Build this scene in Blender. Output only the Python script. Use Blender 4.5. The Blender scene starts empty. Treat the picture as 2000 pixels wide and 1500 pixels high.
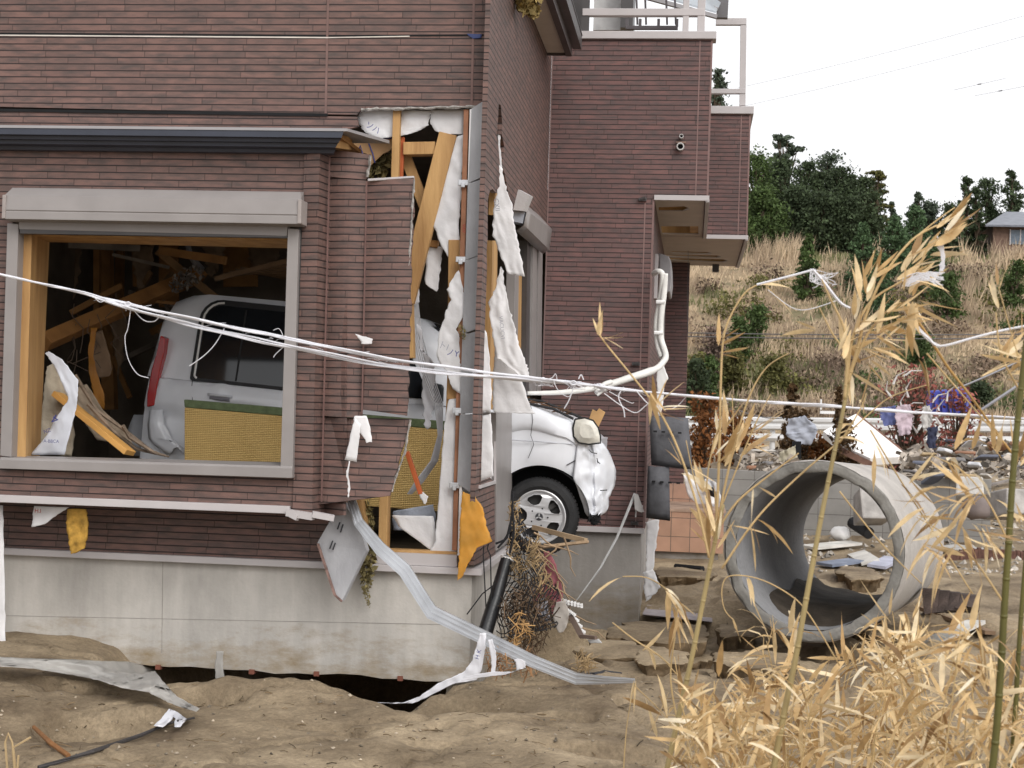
import bpy, bmesh, math, random
from mathutils import Vector, Matrix, noise
from mathutils.geometry import tessellate_polygon
random.seed(11)
S = bpy.context.scene
COL = S.collection
rad = math.radians

# ---------------------------------------------------------------- camera
F = 3000.0                      # focal length in photo pixels (photo 2000 px wide)
EYE = Vector((0.0, 0.0, 1.63))
PSI, PITCH, ROLL = math.atan(353.6 / F), math.atan(44.0 / F), 0.031
RC = (Matrix.Rotation(PSI, 3, 'Z') @ Matrix.Rotation(math.pi / 2 + PITCH, 3, 'X') @ Matrix.Rotation(ROLL, 3, 'Z'))
cam_d = bpy.data.cameras.new("camera")
cam_d.sensor_width = 36.0
cam_d.sensor_fit = 'HORIZONTAL'
cam_d.lens = F / 2000 * 36
cam_d.clip_start = 0.05
cam_d.clip_end = 3000
cam_d.dof.use_dof = True
cam_d.dof.focus_distance = 9.3
cam_d.dof.aperture_fstop = 10.0
cam = bpy.data.objects.new("camera", cam_d)
cam.matrix_world = Matrix.Translation(EYE) @ RC.to_4x4()
COL.objects.link(cam)
S.camera = cam

# ---------------------------------------------------------------- sky, sun, exposure
SUN_EL, SUN_AZ = rad(38), rad(34)          # azimuth measured from -Y (behind the camera) towards +X
w = bpy.data.worlds.new("World")
S.world = w
w.use_nodes = True
nt = w.node_tree
bgn = nt.nodes['Background']
sky = nt.nodes.new('ShaderNodeTexSky')
sky.sky_type = 'NISHITA'
sky.sun_disc = False
sky.sun_elevation = SUN_EL
sky.sun_rotation = math.pi - SUN_AZ
sky.air_density = 1.0
sky.dust_density = 6.0
sky.ozone_density = 1.0
hs = nt.nodes.new('ShaderNodeHueSaturation')
hs.inputs['Saturation'].default_value = 0.12
mx = nt.nodes.new('ShaderNodeMix')
mx.data_type = 'RGBA'
mx.inputs['Factor'].default_value = 0.62
mx.inputs['B'].default_value = (9.6, 9.6, 9.8, 1)
nt.links.new(sky.outputs['Color'], hs.inputs['Color'])
nt.links.new(hs.outputs['Color'], mx.inputs['A'])
nt.links.new(mx.outputs['Result'], bgn.inputs['Color'])
bgn.inputs['Strength'].default_value = 0.15
sun_d = bpy.data.lights.new("sun", 'SUN')
sun_d.energy = 1.3
sun_d.angle = rad(35)
sun_d.color = (1.0, 0.96, 0.9)
sun = bpy.data.objects.new("sun", sun_d)
sd = Vector((math.sin(SUN_AZ) * math.cos(SUN_EL), -math.cos(SUN_AZ) * math.cos(SUN_EL), math.sin(SUN_EL)))
sun.rotation_euler = sd.to_track_quat('Z', 'Y').to_euler()
sun.location = (20, -20, 30)
COL.objects.link(sun)
S.view_settings.view_transform = 'Standard'
S.view_settings.look = 'None'
S.view_settings.exposure = 0.08
S.view_settings.gamma = 1.0
S.cycles.max_bounces = 6
S.cycles.use_denoising = True

# ---------------------------------------------------------------- pixel helpers (photo pixels, 2000x1500)
def ray(u, v):
    return RC @ Vector(((u - 1000) / F, -(v - 750) / F, -1.0))
def PY(u, v, Y):
    d = ray(u, v); return EYE + d * ((Y - EYE.y) / d.y)
def PX(u, v, X):
    d = ray(u, v); return EYE + d * ((X - EYE.x) / d.x)
def PZ(u, v, Z):
    d = ray(u, v); return EYE + d * ((Z - EYE.z) / d.z)
def PD(u, v, D):
    return EYE + ray(u, v) * D
def lerp(a, b, t):
    return a + (b - a) * t
def rnd(a, b):
    return random.uniform(a, b)
def rag(p, q, n, amp):
    """jagged points strictly between two pixel points"""
    out = []
    dx, dy = q[0] - p[0], q[1] - p[1]
    L = math.hypot(dx, dy) or 1
    for i in range(1, n):
        t = (i + rnd(-.3, .3)) / n
        a = rnd(-amp, amp)
        out.append((p[0] + dx * t - dy / L * a, p[1] + dy * t + dx / L * a))
    return out

# ---------------------------------------------------------------- object helpers
WL = {}
def origin_of(o):
    return WL.get(o.name, Vector((0, 0, 0)))
def tag(o, label=None, cat=None, group=None, kind=None):
    if label: o['label'] = label
    if cat: o['category'] = cat
    if group: o['group'] = group
    if kind: o['kind'] = kind
    return o
def thing(name, loc, label, cat, group=None):
    o = bpy.data.objects.new(name, None)
    o.empty_display_size = .2
    o.location = loc
    COL.objects.link(o)
    WL[o.name] = Vector(loc)
    return tag(o, label, cat, group)

class MB:
    """collects shapes and links them as ONE mesh object"""
    def __init__(s):
        s.v, s.f, s.uv, s.m = [], [], [], []
    def add(s, vs, fs, uvs=None, mi=0):
        n = len(s.v)
        s.v += [Vector(x) for x in vs]
        for f in fs:
            s.f.append([i + n for i in f]); s.m.append(mi)
        s.uv += list(uvs) if uvs else [None] * len(vs)
        return s
    def box(s, a, b, mi=0):
        x0, y0, z0 = a; x1, y1, z1 = b
        vs = [(x0, y0, z0), (x1, y0, z0), (x1, y1, z0), (x0, y1, z0), (x0, y0, z1), (x1, y0, z1), (x1, y1, z1), (x0, y1, z1)]
        fs = [(3, 2, 1, 0), (4, 5, 6, 7), (0, 1, 5, 4), (1, 2, 6, 5), (2, 3, 7, 6), (3, 0, 4, 7)]
        return s.add(vs, fs, None, mi)
    def hexa(s, c8, mi=0):
        fs = [(3, 2, 1, 0), (4, 5, 6, 7), (0, 1, 5, 4), (1, 2, 6, 5), (2, 3, 7, 6), (3, 0, 4, 7)]
        return s.add(c8, fs, None, mi)
    def bar(s, p, q, w, d, up=Vector((0, 1, 0)), mi=0):
        p, q = Vector(p), Vector(q)
        t = (q - p).normalized()
        dd = (up - t * up.dot(t)).normalized()
        ww = t.cross(dd)
        c = []
        for b in (p, q):
            for (i, j) in ((-1, -1), (1, -1), (1, 1), (-1, 1)):
                c.append(b + ww * (i * w / 2) + dd * (j * d / 2))
        return s.hexa(c, mi)
    def tube(s, pts, r, n=6, mi=0, cap=True):
        pts = [Vector(p) for p in pts]
        rs = r if isinstance(r, (list, tuple)) else [r] * len(pts)
        vs, fs = [], []
        ref = Vector((0.3, 0.9, 0.31)).normalized()
        for i, p in enumerate(pts):
            t = (pts[min(i + 1, len(pts) - 1)] - pts[max(i - 1, 0)])
            t = t.normalized() if t.length > 1e-9 else Vector((0, 0, 1))
            a = t.cross(ref)
            a = a.normalized() if a.length > 1e-3 else t.orthogonal().normalized()
            b = t.cross(a)
            for k in range(n):
                th = 2 * math.pi * k / n
                vs.append(p + (a * math.cos(th) + b * math.sin(th)) * rs[i])
        for i in range(len(pts) - 1):
            for k in range(n):
                k2 = (k + 1) % n
                fs.append((i * n + k, i * n + k2, (i + 1) * n + k2, (i + 1) * n + k))
        if cap:
            fs.append(tuple(range(n))[::-1])
            fs.append(tuple((len(pts) - 1) * n + k for k in range(n)))
        return s.add(vs, fs, None, mi)
    def poly(s, loops, off, mi=0, uvf=None):
        """closed polygon (outer loop + holes, 3D points), thickened along off"""
        flat = [Vector(p) for lp in loops for p in lp]
        # flat 2D for tessellation
        tris = tessellate_polygon([[Vector(p) for p in lp] for lp in loops])
        off = Vector(off)
        n = len(flat)
        vs = flat + [p + off for p in flat]
        fs = []
        for t in tris:
            fs.append(tuple(t)); fs.append(tuple(i + n for i in reversed(t)))
        b = 0
        for lp in loops:
            m = len(lp)
            for i in range(m):
                j = (i + 1) % m
                fs.append((b + i, b + j, n + b + j, n + b + i))
            b += m
        uvs = [uvf(p) for p in vs] if uvf else None
        return s.add(vs, fs, uvs, mi)
    def grid(s, rows, mi=0, close=False, uvs=None):
        nr, nc = len(rows), len(rows[0])
        vs = [p for r in rows for p in r]
        fs = []
        for i in range(nr - 1):
            for j in range(nc - 1 if not close else nc):
                j2 = (j + 1) % nc
                fs.append((i * nc + j, i * nc + j2, (i + 1) * nc + j2, (i + 1) * nc + j))
        return s.add(vs, fs, uvs, mi)
    def build(s, name, mats, parent=None, smooth=False, label=None, cat=None, group=None, kind=None, M_inv=None, bevel=0, fixn=True):
        me = bpy.data.meshes.new(name)
        if M_inv is not None:
            org = None
            vs = [M_inv @ p for p in s.v]
        elif parent is not None:
            org = origin_of(parent)
            vs = [p - org for p in s.v]
        else:
            mn = min(p.z for p in s.v)
            org = sum(s.v, Vector((0, 0, 0))) / len(s.v)
            org.z = mn
            vs = [p - org for p in s.v]
        me.from_pydata([tuple(p) for p in vs], [], s.f)
        if not isinstance(mats, (list, tuple)): mats = [mats]
        for m in mats: me.materials.append(m)
        if len(mats) > 1:
            me.polygons.foreach_set('material_index', s.m)
        if any(u is not None for u in s.uv):
            ul = me.uv_layers.new(name='UVMap')
            for lp in me.loops:
                u = s.uv[lp.vertex_index]
                if u is not None: ul.data[lp.index].uv = u
        if fixn:
            bm = bmesh.new(); bm.from_mesh(me)
            bmesh.ops.recalc_face_normals(bm, faces=bm.faces)
            bm.to_mesh(me); bm.free()
        if smooth:
            me.polygons.foreach_set('use_smooth', [True] * len(me.polygons))
            if smooth is not True:
                me.set_sharp_from_angle(angle=rad(smooth))
        me.update()
        o = bpy.data.objects.new(name, me)
        COL.objects.link(o)
        if parent is not None:
            o.parent = parent
            WL[o.name] = origin_of(parent)
        else:
            o.location = org
            WL[o.name] = Vector(org)
        if bevel:
            bv = o.modifiers.new('bevel', 'BEVEL'); bv.width = bevel; bv.segments = 2; bv.limit_method = 'ANGLE'
        return tag(o, label, cat, group, kind)

def sheet_rows(rows, Y, nc=8, sub=4, amp=.02, freq=9.0, ragx=0.0, seed=0, pf=PY, fold=0.0):
    """cloth: rows of (uL, vL, uR, vR[, dY]) in pixels -> grid of 3D points, folded and rippled"""
    out = []
    full = []
    for i in range(len(rows) - 1):
        a, b = rows[i], rows[i + 1]
        a = tuple(a) + ((0,) if len(a) == 4 else ()); b = tuple(b) + ((0,) if len(b) == 4 else ())
        for k in range(sub):
            t = k / sub
            full.append([lerp(a[q], b[q], t) for q in range(5)])
    l = rows[-1]; full.append(list(tuple(l) + ((0,) if len(l) == 4 else ())))
    for i, r in enumerate(full):
        jl, jr = rnd(-ragx, ragx), rnd(-ragx, ragx)
        line = []
        for j in range(nc + 1):
            t = j / nc
            u = lerp(r[0] + jl, r[2] + jr, t); v = lerp(r[1], r[3], t) + rnd(-ragx, ragx) * .4
            p = pf(u, v, Y + r[4])
            nz = .45 * noise.noise(Vector((p.x * freq + seed * 7.3, p.z * freq * .35, seed * 3.1)))
            n2 = noise.noise(Vector((p.x * freq * 2.6 + seed, p.z * freq * 1.4, seed * 1.7 + 9)))
            nz *= .45; n2 *= .6; n3 = abs(noise.noise(Vector((p.x * 22 + p.z * 9 + seed, p.z * 7 - p.x * 5, seed)))) - .2
            d = amp * nz + amp * .45 * n2 - amp * .35 * n3 + fold * math.sin(t * math.pi * 3 + i * .25 + seed)
            line.append(pf(u, v, Y + r[4] + d))
        out.append(line)
    return out
def sheet(name, rows, Y, mat, parent=None, nc=8, sub=4, amp=.02, freq=9.0, ragx=1.0, seed=0, fold=0.0, th=.0015, pf=PY, **kw):
    mb = MB().grid(sheet_rows(rows, Y, nc + 3, sub + 2, amp, freq, ragx, seed, fold=fold, pf=pf))
    o = mb.build(name, mat, parent, smooth=True, fixn=False, **kw)
    so = o.modifiers.new('thickness', 'SOLIDIFY'); so.thickness = th; so.offset = 0
    return o

# ---------------------------------------------------------------- materials
MATS = {}
def newmat(name):
    m = bpy.data.materials.new(name); m.use_nodes = True
    n = m.node_tree; b = n.nodes['Principled BSDF']
    return m, n, b
def M(name, col, rough=.8, var=.25, scale=6.0, bump=.15, bscale=60.0, metal=0.0, col2=None, stretch=(1, 1, 1), island=0.0, spec=.3, trans=0.0, contrast=(.3, .7), sss=0.0, detail=6):
    if name in MATS: return MATS[name]
    m, n, b = newmat(name)
    L = n.links.new
    tc = n.nodes.new('ShaderNodeTexCoord')
    mp = n.nodes.new('ShaderNodeMapping'); mp.inputs['Scale'].default_value = stretch
    L(tc.outputs['Object'], mp.inputs['Vector'])
    nz = n.nodes.new('ShaderNodeTexNoise'); nz.inputs['Scale'].default_value = scale; nz.inputs['Detail'].default_value = detail
    L(mp.outputs['Vector'], nz.inputs['Vector'])
    rp = n.nodes.new('ShaderNodeValToRGB')
    c2 = col2 if col2 else tuple(c * (1 - var) for c in col)
    c1 = tuple(min(c * (1 + (var * .5 if not col2 else 0)), 1) for c in col)
    rp.color_ramp.elements[0].position = contrast[0]; rp.color_ramp.elements[0].color = (*c2, 1)
    rp.color_ramp.elements[1].position = contrast[1]; rp.color_ramp.elements[1].color = (*c1, 1)
    L(nz.outputs['Fac'], rp.inputs['Fac'])
    out = rp.outputs['Color']
    if island:
        g = n.nodes.new('ShaderNodeNewGeometry')
        mr = n.nodes.new('ShaderNodeMapRange'); mr.inputs['To Min'].default_value = 1 - island; mr.inputs['To Max'].default_value = 1 + island
        L(g.outputs['Random Per Island'], mr.inputs['Value'])
        vm = n.nodes.new('ShaderNodeVectorMath'); vm.operation = 'SCALE'
        L(out, vm.inputs[0]); L(mr.outputs['Result'], vm.inputs['Scale'])
        out = vm.outputs['Vector']
    L(out, b.inputs['Base Color'])
    b.inputs['Roughness'].default_value = rough
    b.inputs['Metallic'].default_value = metal
    b.inputs['Specular IOR Level'].default_value = spec
    if trans:
        # thin translucent sheet (leaf, plastic film)
        tr = n.nodes.new('ShaderNodeBsdfTranslucent'); L(out, tr.inputs['Color'])
        ms = n.nodes.new('ShaderNodeMixShader'); ms.inputs['Fac'].default_value = trans
        L(b.outputs['BSDF'], ms.inputs[1]); L(tr.outputs['BSDF'], ms.inputs[2])
        L(ms.outputs['Shader'], n.nodes['Material Output'].inputs['Surface'])
    if bump:
        n2 = n.nodes.new('ShaderNodeTexNoise'); n2.inputs['Scale'].default_value = bscale; n2.inputs['Detail'].default_value = 5
        L(mp.outputs['Vector'], n2.inputs['Vector'])
        bp = n.nodes.new('ShaderNodeBump'); bp.inputs['Strength'].default_value = bump; bp.inputs['Distance'].default_value = .02
        L(n2.outputs['Fac'], bp.inputs['Height']); L(bp.outputs['Normal'], b.inputs['Normal'])
    MATS[name] = m
    return m

def siding_mat(name, c1, c2, smoke, rowh=.0414, length=.322):
    """long thin ceramic tiles, randomly staggered; UV in metres"""
    m, n, b = newmat(name)
    L = n.links.new
    def math_(op, a, bb=None):
        x = n.nodes.new('ShaderNodeMath'); x.operation = op
        for i, q in enumerate((a, bb)):
            if q is None: continue
            if isinstance(q, (int, float)): x.inputs[i].default_value = q
            else: L(q, x.inputs[i])
        return x.outputs[0]
    uv = n.nodes.new('ShaderNodeUVMap'); uv.uv_map = 'UVMap'
    sp = n.nodes.new('ShaderNodeSeparateXYZ'); L(uv.outputs['UV'], sp.inputs[0])
    vr = math_('DIVIDE', sp.outputs[1], rowh)
    row = math_('FLOOR', vr); fv = math_('FRACT', vr)
    wn = n.nodes.new('ShaderNodeTexWhiteNoise'); wn.noise_dimensions = '1D'; L(row, wn.inputs['W'])
    uu = math_('ADD', math_('DIVIDE', sp.outputs[0], length), math_('MULTIPLY', wn.outputs['Value'], 5.0))
    cid = math_('FLOOR', uu); fu = math_('FRACT', uu)
    cb = n.nodes.new('ShaderNodeCombineXYZ'); L(cid, cb.inputs[0]); L(row, cb.inputs[1])
    w2 = n.nodes.new('ShaderNodeTexWhiteNoise'); w2.noise_dimensions = '2D'; L(cb.outputs[0], w2.inputs['Vector'])
    rp = n.nodes.new('ShaderNodeValToRGB')
    rp.color_ramp.elements[0].color = (*c2, 1); rp.color_ramp.elements[1].color = (*c1, 1)
    L(w2.outputs['Value'], rp.inputs['Fac'])
    # smoky blotches, each tile its own pattern
    cb2 = n.nodes.new('ShaderNodeCombineXYZ')
    L(math_('MULTIPLY', uu, length * 9), cb2.inputs[0]); L(math_('MULTIPLY', sp.outputs[1], 30), cb2.inputs[1]); L(math_('MULTIPLY', w2.outputs['Value'], 31), cb2.inputs[2])
    nz = n.nodes.new('ShaderNodeTexNoise'); nz.inputs['Scale'].default_value = 1.0; nz.inputs['Detail'].default_value = 3
    L(cb2.outputs[0], nz.inputs['Vector'])
    r2 = n.nodes.new('ShaderNodeValToRGB')
    r2.color_ramp.elements[0].position = .36; r2.color_ramp.elements[0].color = (1, 1, 1, 1)
    r2.color_ramp.elements[1].position = .72; r2.color_ramp.elements[1].color = (0, 0, 0, 1)
    L(nz.outputs['Fac'], r2.inputs['Fac'])
    mixs = n.nodes.new('ShaderNodeMix'); mixs.data_type = 'RGBA'
    L(math_('MULTIPLY', math_('SUBTRACT', 1.0, r2.outputs['Color']), .85), mixs.inputs['Factor'])
    L(rp.outputs['Color'], mixs.inputs['A']); mixs.inputs['B'].default_value = (*smoke, 1)
    # fine speckle
    n3 = n.nodes.new('ShaderNodeTexNoise'); n3.inputs['Scale'].default_value = 160; n3.inputs['Detail'].default_value = 2
    L(uv.outputs['UV'], n3.inputs['Vector'])
    mr = n.nodes.new('ShaderNodeMapRange'); mr.inputs['To Min'].default_value = .82; mr.inputs['To Max'].default_value = 1.18
    L(n3.outputs['Fac'], mr.inputs['Value'])
    # broad weathering
    n4 = n.nodes.new('ShaderNodeTexNoise'); n4.inputs['Scale'].default_value = 1.3; n4.inputs['Detail'].default_value = 4
    L(uv.outputs['UV'], n4.inputs['Vector'])
    mr4 = n.nodes.new('ShaderNodeMapRange'); mr4.inputs['To Min'].default_value = .8; mr4.inputs['To Max'].default_value = 1.2
    L(n4.outputs['Fac'], mr4.inputs['Value'])
    vm = n.nodes.new('ShaderNodeVectorMath'); vm.operation = 'SCALE'
    L(mixs.outputs['Result'], vm.inputs[0]); L(math_('MULTIPLY', mr.outputs['Result'], mr4.outputs['Result']), vm.inputs['Scale'])
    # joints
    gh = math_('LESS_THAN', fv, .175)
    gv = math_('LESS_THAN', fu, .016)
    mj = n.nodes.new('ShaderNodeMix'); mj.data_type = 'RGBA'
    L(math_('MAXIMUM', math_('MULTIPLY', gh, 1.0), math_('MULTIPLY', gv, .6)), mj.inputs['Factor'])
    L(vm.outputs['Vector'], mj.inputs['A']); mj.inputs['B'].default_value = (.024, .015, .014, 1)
    L(mj.outputs['Result'], b.inputs['Base Color'])
    b.inputs['Roughness'].default_value = .62
    b.inputs['Specular IOR Level'].default_value = .35
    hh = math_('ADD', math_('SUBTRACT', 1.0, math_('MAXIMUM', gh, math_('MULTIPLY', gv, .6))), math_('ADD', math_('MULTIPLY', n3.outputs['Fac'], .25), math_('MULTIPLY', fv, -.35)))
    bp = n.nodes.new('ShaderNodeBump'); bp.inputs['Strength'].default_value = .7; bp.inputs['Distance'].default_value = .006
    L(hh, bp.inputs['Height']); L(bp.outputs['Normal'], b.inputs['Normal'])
    MATS[name] = m
    return m

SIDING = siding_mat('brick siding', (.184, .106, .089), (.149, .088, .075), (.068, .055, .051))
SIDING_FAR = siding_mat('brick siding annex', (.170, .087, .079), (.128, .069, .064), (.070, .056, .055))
WOOD = M('raw lumber', (.52, .315, .13), .65, .35, 9.0, .3, 40, stretch=(1, 1, .18), col2=(.33, .18, .07))
WOOD_DK = M('old lumber', (.30, .15, .05), .75, .4, 4.0, .3, 30)
PLY = M('plywood', (.50, .30, .15), .7, .2, 4.0, .1, 40)
CONC = None
MEMB = M('white house wrap', (.78, .77, .78), .6, .14, 5.0, .35, 16, trans=.15)
FRAME = M('taupe aluminium', (.255, .235, .228), .42, .10, 5.0, .03, 30, spec=.5)
FRAME_DK = M('dark frame', (.06, .055, .055), .4, .2, 5.0, .03, 30, spec=.5)
CEMENT = M('grey cement board', (.36, .36, .375), .8, .35, 3.5, .2, 50, stretch=(1, 1, .5))
BLACK = M('void black', (.012, .012, .013), .9, .3, 6, 0)
NAVY = M('navy painted steel', (.032, .037, .055), .42, .25, 4.0, .04, 20, spec=.5)
ALU = M('aluminium', (.55, .56, .58), .38, .18, 6.0, .05, 30, metal=.75)
CAPM = M('light aluminium coping', (.46, .43, .43), .5, .08, 4.0, .02, 30, spec=.4)
SOFF = M('beige soffit board', (.50, .43, .37), .8, .08, 4.0, .04, 40)
WHITE = M('white plastic', (.78, .77, .76), .45, .10, 7.0, .05, 30)
# ================================================================ HOUSE
YF = 9.19            # main front wall plane
YB = 8.74            # bay front plane
YR = 12.85           # annex front plane
YT = 15.65           # balcony block front plane
YD = 18.4            # porch back wall plane
XC = PY(950, 500, YF).x      # side wall plane
XR = PY(1277, 420, YR).x     # annex lower right face
XR2 = PY(1387, 250, YR).x    # annex upper right face
XT = PY(1464, 300, YT).x
ZL = PY(900, 1112, YF).z     # foundation ledge height
uvY = lambda p: (p.x, p.z)
uvX = lambda p: (p.y + .13, p.z)

def concrete_mat(name, base, dirt, zd):
    m, n, b = newmat(name)
    L = n.links.new
    tc = n.nodes.new('ShaderNodeTexCoord')
    geo = n.nodes.new('ShaderNodeNewGeometry')
    n1 = n.nodes.new('ShaderNodeTexNoise'); n1.inputs['Scale'].default_value = 2.2; n1.inputs['Detail'].default_value = 8; n1.inputs['Roughness'].default_value = .65
    mp = n.nodes.new('ShaderNodeMapping'); mp.inputs['Scale'].default_value = (1, 1, .55)
    L(geo.outputs['Position'], mp.inputs['Vector']); L(mp.outputs['Vector'], n1.inputs['Vector'])
    r1 = n.nodes.new('ShaderNodeValToRGB')
    r1.color_ramp.elements[0].position = .3; r1.color_ramp.elements[0].color = tuple(c * .72 for c in base) + (1,)
    r1.color_ramp.elements[1].position = .68; r1.color_ramp.elements[1].color = tuple(min(1, c * 1.12) for c in base) + (1,)
    L(n1.outputs['Fac'], r1.inputs['Fac'])
    # splashed mud: patchy, along the foot
    n2 = n.nodes.new('ShaderNodeTexNoise'); n2.inputs['Scale'].default_value = 5.5; n2.inputs['Detail'].default_value = 7; n2.inputs['Roughness'].default_value = .7
    mp2 = n.nodes.new('ShaderNodeMapping'); mp2.inputs['Scale'].default_value = (.6, .6, 1.5)
    L(geo.outputs['Position'], mp2.inputs['Vector']); L(mp2.outputs['Vector'], n2.inputs['Vector'])
    sp = n.nodes.new('ShaderNodeSeparateXYZ'); L(geo.outputs['Position'], sp.inputs[0])
    mr = n.nodes.new('ShaderNodeMapRange'); mr.inputs['From Min'].default_value = zd; mr.inputs['From Max'].default_value = zd + .42
    mr.inputs['To Min'].default_value = .54; mr.inputs['To Max'].default_value = .08
    L(sp.outputs[2], mr.inputs['Value'])
    ad = n.nodes.new('ShaderNodeMath'); ad.operation = 'SUBTRACT'; L(n2.outputs['Fac'], ad.inputs[0]); ad.inputs[1].default_value = 1.0
    a2 = n.nodes.new('ShaderNodeMath'); a2.operation = 'ADD'; L(ad.outputs[0], a2.inputs[0]); L(mr.outputs['Result'], a2.inputs[1])
    a3 = n.nodes.new('ShaderNodeMapRange'); a3.inputs['From Min'].default_value = -.12; a3.inputs['From Max'].default_value = .2
    L(a2.outputs[0], a3.inputs['Value'])
    mxx = n.nodes.new('ShaderNodeMix'); mxx.data_type = 'RGBA'; L(a3.outputs['Result'], mxx.inputs['Factor'])
    L(r1.outputs['Color'], mxx.inputs['A']); mxx.inputs['B'].default_value = (*dirt, 1)
    # water runs
    n4 = n.nodes.new('ShaderNodeTexNoise'); n4.inputs['Scale'].default_value = 1.0; n4.inputs['Detail'].default_value = 4
    mp4 = n.nodes.new('ShaderNodeMapping'); mp4.inputs['Scale'].default_value = (14, 14, .8)
    L(geo.outputs['Position'], mp4.inputs['Vector']); L(mp4.outputs['Vector'], n4.inputs['Vector'])
    mr4 = n.nodes.new('ShaderNodeMapRange'); mr4.inputs['From Min'].default_value = .35; mr4.inputs['From Max'].default_value = .65; mr4.inputs['To Min'].default_value = .93; mr4.inputs['To Max'].default_value = 1.05
    L(n4.outputs['Fac'], mr4.inputs['Value'])
    vm = n.nodes.new('ShaderNodeVectorMath'); vm.operation = 'SCALE'; L(mxx.outputs['Result'], vm.inputs[0]); L(mr4.outputs['Result'], vm.inputs['Scale'])
    L(vm.outputs['Vector'], b.inputs['Base Color'])
    b.inputs['Roughness'].default_value = .85
    n3 = n.nodes.new('ShaderNodeTexNoise'); n3.inputs['Scale'].default_value = 45; n3.inputs['Detail'].default_value = 6
    L(geo.outputs['Position'], n3.inputs['Vector'])
    bp = n.nodes.new('ShaderNodeBump'); bp.inputs['Strength'].default_value = .25; bp.inputs['Distance'].default_value = .01
    L(n3.outputs['Fac'], bp.inputs['Height']); L(bp.outputs['Normal'], b.inputs['Normal'])
    return m
CONC = concrete_mat('foundation concrete', (.46, .435, .40), (.25, .19, .115), .02)
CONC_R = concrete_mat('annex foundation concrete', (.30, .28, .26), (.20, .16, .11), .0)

house = thing('damaged_house', (XC, YF, 0), 'wrecked two storey brick tiled house with torn corner and car inside', 'house')

def wallY(name, loops_px, Y, th, mat, parent=house, uv=uvY, mb=None, **kw):
    m = mb or MB()
    m.poly([[PY(u, v, Y) for u, v in lp] for lp in loops_px], (0, th, 0), 0, uv)
    return m if mb else m.build(name, mat, parent, **kw)
def wallX(name, loops_px, X, th, mat, parent=house, **kw):
    m = MB()
    m.poly([[Vector((X, YR + .0, PY(1066, v, YR).z)) if u == 'r' else PX(u, v, X) for u, v in lp] for lp in loops_px], (-th, 0, 0), 0, uvX)
    return m.build(name, mat, parent, **kw)
def barpx(mb, a, b, Y, wpx, d, Y2=None, mi=0):
    p, q = PY(a[0], a[1], Y), PY(b[0], b[1], Y if Y2 is None else Y2)
    mb.bar(p, q, wpx / F * (Y - EYE.y), d, mi=mi)
    return mb

# ---- upper front wall
pts = [(-900, -340), (968, -340), (958, 0), (951, 206), (944, 207)]
pts += rag((944, 207), (708, 213), 9, 1.2) + [(708, 213)] + rag((708, 213), (697, 223), 3, 1) + [(696, 224), (640, 223), (-900, 188)]
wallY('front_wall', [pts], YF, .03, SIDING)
mb = MB()
mb.poly([[PY(u, v, YF + .006) for u, v in [(-900, 191), (640, 227), (697, 228), (700, 247), (640, 262), (-900, 245)]]], (0, .03, 0), 0, uvY)
mb.build('lower_course', SIDING, house)
# open board joint with a pale backing strip and caulked verticals
mb = MB()
barpx(mb, (-600, 64.5), (640, 73.5), YF - .003, 2.6, .004); barpx(mb, (640, 73.5), (800, 71), YF - .003, 2.2, .004)
mb.build('joint_backing', M('pale joint backing', (.6, .55, .5), .6, .2), house)
mb = MB()
barpx(mb, (-600, 61), (640, 70), YF - .002, 4, .003); barpx(mb, (640, 70), (945, 68.5), YF - .002, 3.2, .003); barpx(mb, (-600, 206), (640, 224.5), YF - .002, 6, .004)
mb.build('open_joint', BLACK, house)
mb = MB()
for a, b_ in (((645, -200), (636, 222)), ((930, -200), (921, 206))):
    barpx(MB(), a, b_, YF - .002, 4.5, .004).build('caulk_strip', M('brown caulk', (.18, .112, .10), .7, .2), house)
# hole at the end of the joint, scrap of blue tape
sheet('tape_scrap', [(912, 66, 918, 72), (925, 66, 924, 76), (942, 67, 940, 74)], YF - .006, M('blue tape', (.05, .07, .18), .5), house, nc=2, sub=2, amp=.004)

# ---- side wall (facing right) with the long slit and the big window opening
pts = [(968, -340), ('r', -340), ('r', 478), (1028, 432), (1001, 402), (993, 380)]
pts += [(986, 340), (981, 322), (985, 285), (980, 262), (981, 240), (978, 205), (974, 203), (973, 230), (970, 262), (974, 290), (977, 330)]
pts += [(979, 362), (982, 378), (969, 377), (962, 369), (957, 372), (953, 390)]
pts += rag((953, 390), (939, 945), 14, 1.5) + [(967, 943), (968, 1086), (926, 1104)]
pts += [(958 - .031 * v, v) for v in (960, 800, 600, 400, 200, 0)]
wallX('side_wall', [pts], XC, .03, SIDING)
# brick return of the corner piece, facing forward
pts = [(951.5, 206), (946, 400), (950, 520), (943, 720), (938, 960), (926, 964)] + rag((926, 964), (936, 560), 12, 2) + [(937, 560)] + rag((937, 560), (943, 210), 9, 1.5)
wallY('corner_tiles', [pts], YF + .002, .03, SIDING)
# inner corner caulk
mb = MB()
mb.box((XC + .002, YR - .012, PY(1058, 760, YR).z), (XC + .012, YR - .001, PY(1075, -330, YR).z))
mb.build('inner_corner_trim', M('pale caulk', (.20, .13, .12), .7, .15), house)
# wood and wrap seen in the slit
mb = MB().poly([[PX(u, v, XC - .045) for u, v in [(968, 200), (984, 200), (992, 420), (966, 420)]]], (-.04, 0, 0))
mb.build('stud', WOOD, house)
sheet('wrap_strip', [(968, 212, 974, 212), (969, 240, 976, 244), (972, 270, 977, 274), (974, 300, 979, 310), (976, 330, 981, 336)], YF + .55, MEMB, house, nc=2, sub=3, amp=.01)

# ---- foundation
zb = PY(600, 1316, YF + .03).z
mb = MB()
fl = PY(-900, 1070, YF + .03); fr_ = XC - .03
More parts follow.
